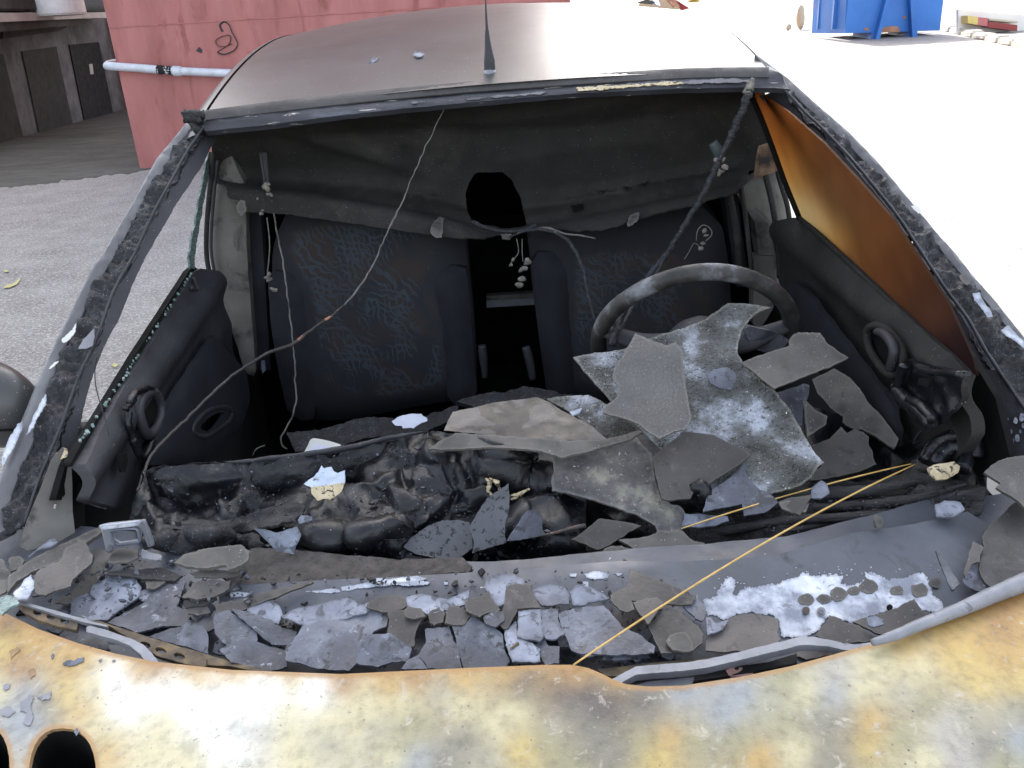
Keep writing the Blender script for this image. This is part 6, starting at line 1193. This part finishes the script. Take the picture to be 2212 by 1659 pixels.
dflake(u2((160, 760), (200, 730), (290, 715), (340, 750), (350, 790), (320, 860), (240, 850), (180, 820)), 1.235, 'slate', 'small smooth grey scrap lying on the largest glass sheet', n=(-.05, -.72, 1))
dflake(ov((1372, 720), (1405, 735), (1440, 748), (1460, 741), (1474, 760), (1476, 800), (1482, 835), (1486, 870), (1494, 905), (1484, 928), (1450, 938), (1424, 951), (1400, 935), (1380, 917), (1345, 902), (1302, 890), (1310, 872), (1333, 856), (1336, 838), (1322, 815), (1328, 795), (1345, 772)), 1.195, 'crackle', 'brown-grey crackled shard with a stepped outline on top of the heap', n=(-.05, -.78, 1), th=.004, curl=.005, seed=3)
dflake(u1((560, 1252), (640, 1200), (740, 1150), (950, 1160), (1150, 1180), (1500, 1200), (1700, 1200), (1850, 1165), (1925, 1138), (1950, 1150), (1870, 1202), (1640, 1262), (1422, 1312), (1380, 1295), (1300, 1268), (1130, 1252), (950, 1242), (700, 1252)), 1.175, 'dusty', 'long pale-edged sheet under the wet brown one', n=(0, -.30, 1), nm='glass_sheet', cat='glass sheet', th=.004)
dflake(u1((665, 1135), (690, 1070), (722, 1010), (850, 985), (980, 950), (1120, 930), (1270, 910), (1345, 942), (1430, 1000), (1560, 1070), (1640, 1120), (1720, 1195), (1600, 1202), (1450, 1198), (1300, 1190), (1150, 1172), (1000, 1160), (820, 1148)), 1.235, 'wet', 'wet brown sheet with puddles on the middle of the dashboard', n=(0, -.30, 1), nm='glass_sheet', cat='glass sheet', th=.003, curl=.002, jag=.5)
dflake(u1((1480, 1005), (1520, 990), (1560, 980), (1545, 1010), (1500, 1030)), 1.20, 'white_metal', 'tiny bluish-white scrap beside the wet brown sheet', n=(0, -.5, 1), nm='scrap', cat='scrap')
dflake(C6([(1560, 20), (1640, 60), (1700, 200), (1620, 330), (1520, 345), (1230, 402), (1262, 262), (1430, 150)]), 1.10, 'slate', 'blue-grey speckled strip right of the smooth lower shard', n=(0, -.6, 1))
dflake(C6([(1100, 395), (1200, 400), (1290, 415), (1410, 425), (1420, 460), (1330, 490), (1200, 500), (1080, 490)]), 1.065, 'pale', 'crumpled white-scarred scrap where the upper straw begins', n=(0, -.5, 1), nm='scrap', cat='scrap', curl=.008)
dflake(C6([(145, -10), (300, -40), (560, -120), (740, -160), (860, -20), (868, 60), (880, 150), (905, 230), (930, 302), (1000, 332), (1075, 355), (1120, 410), (1132, 440), (1100, 465), (1080, 520), (1000, 532), (900, 522), (885, 490), (820, 450), (700, 402), (480, 332), (300, 280), (135, 252), (128, 190), (150, 100)]), 1.115, 'pitted', 'pitted yellowish-grey sheet at the foot of the heap', n=(0, -.55, 1), nm='glass_sheet', cat='glass sheet', th=.004, curl=.004, seed=5, sp=8, extra=lambda p, x, y: .004 * max(0, N(p, 45, 3) - .15) + .002 * N(p, 120, 1))
dflake(ov((1410, 985), (1440, 960), (1474, 932), (1540, 940), (1600, 970), (1622, 985), (1575, 1018), (1530, 1045), (1503, 1052), (1492, 1075), (1450, 1080), (1430, 1077), (1418, 1032)), 1.125, 'brown', 'smooth grey-brown shard overlapping the pitted sheet', n=(0, -.62, 1), th=.004, curl=.003)
bm = tube([AX('y', 1.10)(*p) + Vector((0, 0, 0)) for p in C6([(1160, 270), (1200, 220), (1240, 290), (1220, 380)])], [.006, .014, .014, .008], 9, .15)
o = obj('melted_lump', bm, M['melt']); tag(o, 'black melted knob poking out under the smooth grey-brown shard', 'lump')
dflake(C6([(270, 592), (330, 560), (400, 502), (480, 440), (560, 450), (700, 478), (782, 500), (720, 535), (600, 602), (540, 640), (470, 667), (400, 640), (330, 612)]), 1.035, 'brown', 'dark brown shard left of the star-like flake below the heap', n=(0, -.5, 1))
dflake(C6([(618, 602), (720, 588), (820, 570), (890, 545), (905, 520), (1000, 528), (1085, 520), (1135, 575), (1180, 600), (1245, 615), (1240, 655), (1305, 690), (1250, 712), (1180, 727), (1100, 702), (1055, 690), (1020, 712), (940, 745), (880, 782), (850, 805), (800, 800), (778, 782), (792, 730), (760, 690), (700, 645)]), 1.01, 'dusty', 'star-like smooth tan-grey flake below the heap', n=(0, -.45, 1), nm='paint_flake', cat='flake', th=.005)
dflake(C6([(492, 702), (520, 660), (560, 645), (640, 640), (690, 660), (722, 690), (700, 728), (650, 742), (580, 735)]), 1.0, 'dusty', 'small pale-edged flake left of the star-like one', n=(0, -.45, 1), nm='paint_flake', cat='flake', th=.005)
dflake(ov((1099, 1044), (1101, 1080), (1098, 1110), (1091, 1130), (1090, 1155), (1094, 1172), (1060, 1182), (1020, 1195), (1024, 1170), (1018, 1150), (1014, 1138), (1030, 1110), (1052, 1076)), 1.05, 'spotted', 'upright grey shard with black spots at the centre of the dashboard', n=(.1, -1, .7))
dflake(C4([(1722, 720), (1770, 660), (1820, 620), (1890, 580), (1960, 552), (2060, 548), (2130, 562), (2150, 640), (2150, 720), (2080, 770), (1990, 802), (1900, 780), (1800, 762)]), 1.055, 'spotted', 'dark speckled shard left of the upright spotted one', n=(0, -.7, 1), th=.004)
dflake(t1((1075, 190), (1110, 130), (1150, 72), (1180, 20), (1210, -10), (1260, -20), (1300, 20), (1300, 100), (1330, 150), (1240, 165), (1160, 182)), 1.045, 'slate', 'curved grey glass piece right of the upright spotted shard', n=(-.2, -.9, 1), nm='glass_piece', cat='glass', bend=.01)
dflake(C4([(790, 600), (890, 615), (930, 628), (970, 620), (1055, 590), (1082, 640), (1068, 680), (1048, 710), (1038, 762), (980, 752), (930, 745), (870, 680)]), 1.015, 'pale', 'plain light grey chip leaning on the front of the dashboard', n=(0, -1, .8), nm='paint_flake', cat='flake')
dflake(C4([(1060, 545), (1080, 510), (1120, 515), (1150, 525), (1150, 545), (1100, 560), (1070, 568)]), 1.04, 'pale', 'tiny torn silvery scrap on the dashboard', n=(0, -.6, 1), nm='scrap', cat='scrap')
fo = dflake(C4([(1100, 325), (1130, 300), (1160, 282), (1190, 250), (1210, 210), (1225, 228), (1245, 222), (1272, 218), (1285, 245), (1312, 257), (1355, 240), (1357, 290), (1355, 320), (1250, 335), (1150, 348)]), 1.145, 'foil', 'torn silver and gold foil scrap in the left dashboard hollow', n=(0, -1, .8), nm='foil_scrap', cat='foil')
P = C4([(1148, 346), (1250, 334), (1355, 318), (1340, 360), (1312, 392), (1265, 424), (1230, 418), (1190, 430), (1165, 405), (1148, 385)])
c0 = AX('y', 1.145)(sum(p[0] for p in C4([(1225, 280)])), C4([(1225, 280)])[0][1])
obj('gold_half', sheet(P, PLANE(c0, (0, -1, .95)), sp=7, th=.002, jag=.8, disp=lambda p, x, y: .002 * N(p, 60) + .001, esp=4), M['gold'], fo)
pw = dflake(u1((330, 1085), (365, 1062), (420, 1045), (440, 1038), (520, 1030), (530, 1045), (556, 1058), (560, 1078), (500, 1105), (470, 1127), (400, 1125), (395, 1112), (350, 1108)), 1.50, 'paper', 'scrap of white paper on the left seat cushion', n=(0, -.4, 1), nm='paper_scrap', cat='paper', th=.001, curl=.01)
cp_ = C4([(1095, 140), (1120, 95), (1140, 50), (1160, 40), (1200, 45), (1330, 80), (1335, 110), (1300, 140)])
o = obj('plastic_cover', sheet(cp_, PLANE(AX('y', 1.42)(680, 965), (0, -.6, 1)), sp=7, th=.008, disp=bulge(cp_, .003, 4)), M['cream']); tag(o, 'cream plastic cover with raised rim behind the left dashboard crest', 'cover')
ci = C4([(1130, 130), (1150, 90), (1170, 72), (1300, 100), (1295, 135)])
obj('cover_panel', sheet(ci, PLANE(AX('y', 1.42)(680, 965) + Vector((0, 0, .004)), (0, -.6, 1)), sp=8, th=.002), M['paper'], o)
# glass crumbs and leaf litter on the seats
for (P, Y, lab) in ((u1((-360, 1130), (-200, 1110), (-50, 1090), (200, 1060), (560, 1020), (760, 980), (740, 1060), (560, 1130), (200, 1180), (-100, 1240), (-300, 1260)), 1.55, 'bed of sooty glass crumbs on the left seat cushion'), (u1((740, 950), (1200, 860), (1600, 900), (1750, 940), (1300, 930), (900, 1000)), 1.6, 'bed of sooty crumbs between the two seats')):
    dflake(P, Y, 'char', lab, n=(0, -.25, 1), nm='glass_crumbs', cat='crumbs', th=.01, curl=.01, sp=8, extra=lambda p, x, y: .004 * N(p, 90))
bx = AX('y', 1.045)
# bracket at the left corner: square ring of sheet metal
bo = t0((655, 88), (700, 78), (820, 66), (905, 58), (925, 70), (950, 150), (972, 228), (960, 225), (940, 180), (925, 120), (915, 185), (900, 205), (770, 215), (705, 215), (695, 250), (680, 200), (668, 140))
bh = t0((722, 112), (790, 102), (868, 98), (898, 108), (908, 150), (908, 182), (860, 190), (775, 202), (742, 180), (728, 140))
bk = empty('metal_bracket', bx(270, 1150), 'square bare metal bracket with a rectangular opening at the left corner', 'bracket')
obj('bracket_face', sheet(bo, lambda x, y: bx(x, y), holes=[bh], sp=5, th=.004, esp=4), M['alu'], bk)
obj('bracket_top', sheet(t0((655, 88), (905, 58), (925, 70), (915, 84), (860, 92), (722, 108), (672, 112)), lambda x, y: bx(x, y) + Vector((0, -.006, .003)), sp=5, th=.003), M['white_metal'], bk)
for P in (t0((668, 120), (685, 200), (698, 265)), t0((912, 70), (945, 150), (972, 230))):
    obj('bracket_leg', tube([bx(*p) + Vector((0, .006, 0)) for p in P], .005, 6), M['alu'], bk)
obj('opening_rim', loop_ring(smooth_loop([bx(*p) + Vector((0, -.004, 0)) for p in bh], 40), .0022, 6), M['pale'], bk)

# ---- straws, sticks, wires
def wire(P, Ys, r, m, lab, nm='wire', cat='wire', jit=.1, seg=7, **k):
    P = densify(P, 9, 0, closed=False) + [P[-1]] if len(P) > 5 and jit else P
    if isinstance(r, list) and len(P) != len(r): r = [r[min(len(r) - 1, int(i / (len(P) - 1) * (len(r) - 1) + .5))] for i in range(len(P))]
    P = [(x + 2.6 * noise.noise(Vector((x / 14, y / 14, len(lab)))), y) for x, y in P] if jit else P
    n = len(P); pts = []
    for i, p in enumerate(P):
        Y = Ys(i / (n - 1)) if callable(Ys) else Ys[i]; pts.append(AX('y', Y)(*p))
    o = obj(nm, tube(pts, r, seg, jit), M[m] if isinstance(m, str) else m, label=lab, cat=cat); return o
def onz(dz, P): return [DC(*p) for p in P]
sA = [AX('y', .795)(1240, 1435), None]
p0 = HF(z_s, .058)(1239, 1436); p1 = AX('y', 1.145)(1977, 1003)
def seg3(a, b, sag, r, m, lab):
    pts = [a.lerp(b, t) + Vector((0, 0, sag * 4 * t * (1 - t))) for t in [i / 8 for i in range(9)]]
    o = obj('straw', tube(pts, [r * .8] + [r] * 7 + [r * .6], 6, .05), M[m]); tag(o, lab, 'straw')
seg3(p0, p1, .016, .0013, 'straw', 'long golden straw reaching from the bonnet edge to the right corner')
seg3(AX('y', 1.035)(1472, 1142), AX('y', 1.15)(1968, 1002), .006, .0012, 'straw', 'shorter golden straw lying above the long one')
o = obj('stick', tube([AX('y', 1.03)(*p) for p in C6([(40, 572), (160, 548), (280, 518), (382, 495)])], [.0015, .0022, .003, .0035], 6, .2), M['copper']); tag(o, 'short half-burnt stick on the padding below the heap', 'stick')
o = obj('stick', tube([AX('y', .97)(*p) for p in C6([(636, 772), (665, 758), (690, 775), (706, 800)])], [.002, .003, .002, .0015], 6, .3), M['rusty']); tag(o, 'tiny tan twig at the tip of the large pointed brown flake', 'stick')
o = obj('stick', tube([HF(z_c, .03)(*p) for p in t1((1098, 890), (1120, 870), (1148, 850))], .0018, 5, .3), M['rusty']); tag(o, 'tiny twig on the mottled flake near the bonnet centre', 'stick')
wire([(960, 236), (945, 265), (925, 305), (905, 350), (885, 395), (868, 440), (850, 475), (830, 515), (812, 560), (790, 600), (765, 635), (745, 658)], lambda t: 1.90 - .16 * t, [.001, .0011, .0013, .0013, .0012, .0017, .0022, .0016, .0017, .0018, .0022, .002], 'string', 'thin grey wire hanging from the middle of the windscreen header')
wire([(745, 658), (715, 683), (690, 700), (660, 723), (630, 745), (600, 755), (575, 764)], lambda t: 1.74 - .10 * t, [.0022, .0024, .003, .0033, .0036, .0038, .0034], 'copper', 'stretch of burnt cable with bare copper showing in front of the left seat')
wire([(575, 764), (540, 786), (500, 812), (465, 843), (430, 878), (400, 908), (370, 935), (340, 966), (320, 995), (308, 1025), (298, 1060)], lambda t: 1.64 - .44 * t, .0028, 'soot_dull', 'smooth grey cable sagging down to the left end of the dashboard', jit=.04)
wire([(592, 462), (600, 510), (612, 570), (622, 650), (632, 730), (638, 810), (640, 870), (632, 900), (618, 925), (608, 945), (610, 962), (620, 970)], lambda t: 1.93 - .35 * t, .0019, 'beige', 'pale cord hanging straight down in front of the left seat', nm='cord', cat='cord', jit=.04)
wire([(545, 985), (555, 970), (572, 962)], [1.5, 1.5, 1.52], .0012, 'string', 'short pale thread at the end of the hanging cord', nm='thread', cat='thread')
wire([(1624, 172), (1618, 195), (1612, 215), (1603, 240), (1592, 262), (1582, 288), (1572, 310), (1560, 333), (1545, 365), (1530, 400), (1512, 432), (1492, 466), (1470, 502), (1442, 545)], lambda t: 1.835 - .08 * t, [.003, .008, .007, .008, .007, .006, .007, .007, .006, .0065, .006, .006, .006, .005], 'cable', 'thick crusted cable hanging from the right end of the header, upper part', nm='burnt_cable', cat='cable', jit=.3, seg=9)
wire([(1442, 545), (1420, 575), (1398, 602), (1375, 622), (1358, 645), (1345, 672), (1335, 700), (1328, 722), (1322, 745)], lambda t: 1.755 - .33 * t, [.005, .006, .006, .006, .0065, .006, .0055, .006, .006], 'cable', 'lower part of the thick crusted cable looping onto the steering wheel', nm='burnt_cable', cat='cable', jit=.3, seg=9)
wire([(1445, 542), (1425, 578), (1408, 606), (1385, 632), (1366, 660), (1352, 690), (1340, 712)], lambda t: 1.752 - .33 * t, .003, 'cable', 'thin strand twisted alongside the crusted cable at the wheel', nm='burnt_cable', cat='cable', jit=.35)
bm = tube([AX('y', 1.83)(*p) for p in [(1627, 168), (1622, 180), (1616, 196), (1614, 206)]], [.002, .007, .010, .006], 7, .35)
o = obj('cable_tape', bm, M['ashclump']); tag(o, 'pale frayed tape at the top of the crusted cable', 'tape')
wire([(1100, 512), (1130, 500), (1165, 495), (1200, 502), (1225, 518), (1240, 538), (1252, 560), (1262, 590), (1268, 625), (1275, 655), (1284, 690)], lambda t: 1.90 - .2 * t, [.002, .003, .004, .0038, .004, .0042, .004, .0032, .0025, .0022, .002], 'cable', 'burnt cable drooping from the hole in the headlining', nm='burnt_cable', cat='cable', jit=.3)
wire([(1140, 498), (1180, 492), (1220, 505), (1250, 508), (1285, 515)], lambda t: 1.91, [.003, .003, .002, .002, .0015], 'string', 'pale charred twig of wire below the headlining hole', jit=.3)
wire([(1020, 478), (1050, 492), (1090, 500), (1130, 498), (1160, 486)], lambda t: 1.905, .0045, 'cable', 'charred cable along the lower rim of the headlining hole', nm='burnt_cable', cat='cable', jit=.3)
def clump(P, Y, s, lab, m='ashclump'):
    ms = []
    for i, (x, y) in enumerate(P):
        c = AX('y', Y)(x, y); b = blob((0, 0, 0), (s * random.uniform(.5, 1.2), s * .7, s * random.uniform(.7, 1.5)), i * 5 + x, 2)
        bmesh.ops.transform(b, matrix=Matrix.Translation(c) @ Matrix.Rotation(random.random() * 2, 4, 'Y'), verts=b.verts)
        me = bpy.data.meshes.new('c'); b.to_mesh(me); b.free(); ms.append(me)
    me = join(ms); me.polygons.foreach_set('use_smooth', [True] * len(me.polygons)); o = obj('ash_clump', me, M[m], label=lab, cat='ash clump')
wire([(1116, 516), (1120, 545), (1108, 562), (1100, 575)], [1.9] * 4, .0012, 'string', 'left one of the two threads hanging below the headlining hole', nm='thread', cat='thread', jit=0)
wire([(1128, 516), (1128, 545), (1130, 565)], [1.9] * 3, .0012, 'string', 'right one of the two threads hanging below the headlining hole', nm='thread', cat='thread', jit=0)
clump([(1131, 570), (1126, 580), (1122, 590), (1118, 602), (1112, 616), (1136, 568)], 1.9, .007, 'pale twisted ash clump hanging between the seats')
clump([(1102, 572), (1106, 566)], 1.9, .004, 'tiny ash tuft left of the twisted clump between the seats')
wire([(563, 330), (568, 360), (572, 395)], [1.95, 1.94, 1.94], .003, 'panel', 'dark strap end hanging over the left seat', nm='strap', cat='strap')
clump([(570, 398), (572, 408), (575, 418), (566, 402)], 1.93, .008, 'brownish ash clump on the headlining above the left seat')
clump([(556, 433), (564, 455), (560, 460)], 1.93, .004, 'small white ash specks low on the headlining at the left')
clump([(576, 592), (575, 608), (582, 622), (570, 600), (588, 630)], 1.9, .006, 'grey ash clump dangling at the left edge of the left seat')
wire([(577, 470), (582, 520), (580, 560), (577, 590)], [1.92] * 4, .0015, 'string', 'thin thread above the dangling grey ash clump', nm='thread', cat='thread')
clump([(1556, 358), (1550, 372), (1552, 382), (1560, 350), (1541, 345)], 1.80, .006, 'cream ash clump stuck to the crusted cable')
clump([(1516, 498), (1519, 510), (1512, 526), (1508, 535)], 1.78, .005, 'curly cream ash clump in front of the right seat')
wire([(1504, 520), (1507, 498), (1520, 486), (1535, 495), (1537, 508), (1525, 520)], [1.78] * 6, .0012, 'string', 'thin curl of wire round the cream ash clump', jit=0)
wire([(1512, 535), (1500, 525), (1488, 545), (1478, 560)], [1.78] * 4, .001, 'string', 'hair-thin wire trailing from the curly ash clump', jit=0)
bm = tube([AX('y', 1.86)(*p) for p in [(1540, 308), (1548, 322), (1556, 340)]], [.010, .012, .011], 10)
o = obj('visor_clip', bm, M['greygreen']); tag(o, 'dark cylindrical clip on the headlining behind the crusted cable', 'clip')
wire([(210, 770), (205, 800), (208, 840), (225, 900), (235, 940)], [1.2, 1.2, 1.19, 1.17, 1.16], .0008, 'cable', 'hair-thin wire in front of the left pillar opening', jit=0)
# ---- uncountable sooty crumbs scattered over dashboard, padding and cowl
def crumbs(nm, n, areas, m, lab, s0, s1, seed):
    R_ = random.Random(seed); V = []; Fc = []
    while n > 0:
        P, fn = R_.choice(areas); x0 = min(p[0] for p in P); x1 = max(p[0] for p in P); y0 = min(p[1] for p in P); y1 = max(p[1] for p in P)
        x = R_.uniform(x0, x1); y = R_.uniform(y0, y1)
        if not inside(x, y, P) or noise.noise(Vector((x / 60, y / 45, seed))) < R_.uniform(-.5, .35): continue
        n -= 1; c = fn(x, y); r = R_.uniform(s0, s1) * (.5 + R_.random() ** 3 * 1.4); b = len(V)
        M_ = Matrix.Rotation(R_.random() * 6.3, 3, Vector((R_.uniform(-.5, .5), R_.uniform(-.5, .5), 1)).normalized())
        k = R_.randint(3, 5)
        top = [M_ @ Vector((r * math.cos(6.283 * i / k) * R_.uniform(.6, 1.2), r * .7 * math.sin(6.283 * i / k) * R_.uniform(.6, 1.2), .0006 + r * .25)) for i in range(k)]
        V += [c + t for t in top] + [c + t - Vector((0, 0, r * .35 + .0006)) for t in top]
        Fc.append(tuple(range(b, b + k))); Fc += [(b + (i + 1) % k, b + i, b + k + i, b + k + (i + 1) % k) for i in range(k)]
    me = bpy.data.meshes.new(nm); me.from_pydata([tuple(v) for v in V], [], Fc)
    o = obj(nm, me, M[m]); tag(o, lab, 'crumbs', kind='stuff')
def offs(fn, k): return lambda x, y: fn(x, y) + (CAM - fn(x, y)).normalized() * k
A1 = ([(330, 1020), (640, 990), (920, 945), (1000, 1000), (1200, 1100), (1180, 1210), (360, 1200)], offs(DM, .012))
A2 = ([(1000, 1190), (1200, 1150), (1500, 1110), (1800, 1050), (2090, 1040), (2110, 1110), (1840, 1150), (1480, 1210), (1100, 1225)], offs(DC, .010))
A3 = ([(60, 1200), (300, 1190), (560, 1240), (1100, 1230), (1500, 1240), (1500, 1330), (1510, 1400), (1400, 1440), (700, 1440), (250, 1390)], HF(z_c, .004))
A4 = ([(60, 1200), (300, 1180), (560, 1220), (560, 1300), (250, 1340), (40, 1280)], HF(z_c, .02))
crumbs('soot_crumbs', 1900, [A1, A2, A2, A3], 'char', 'black soot crumbs strewn over the dashboard and cowl', .0015, .005, 1)
crumbs('grey_crumbs', 900, [A1, A2, A3, A4], 'slate', 'grey paint crumbs strewn over the dashboard and cowl', .0012, .004, 2)
crumbs('pale_crumbs', 380, [A1, A2, A3], 'pale', 'tiny pale specks strewn over the dashboard and cowl', .0008, .0018, 3)
print('objects', len(bpy.data.objects), 'tris', sum(len(m.polygons) for m in bpy.data.meshes))
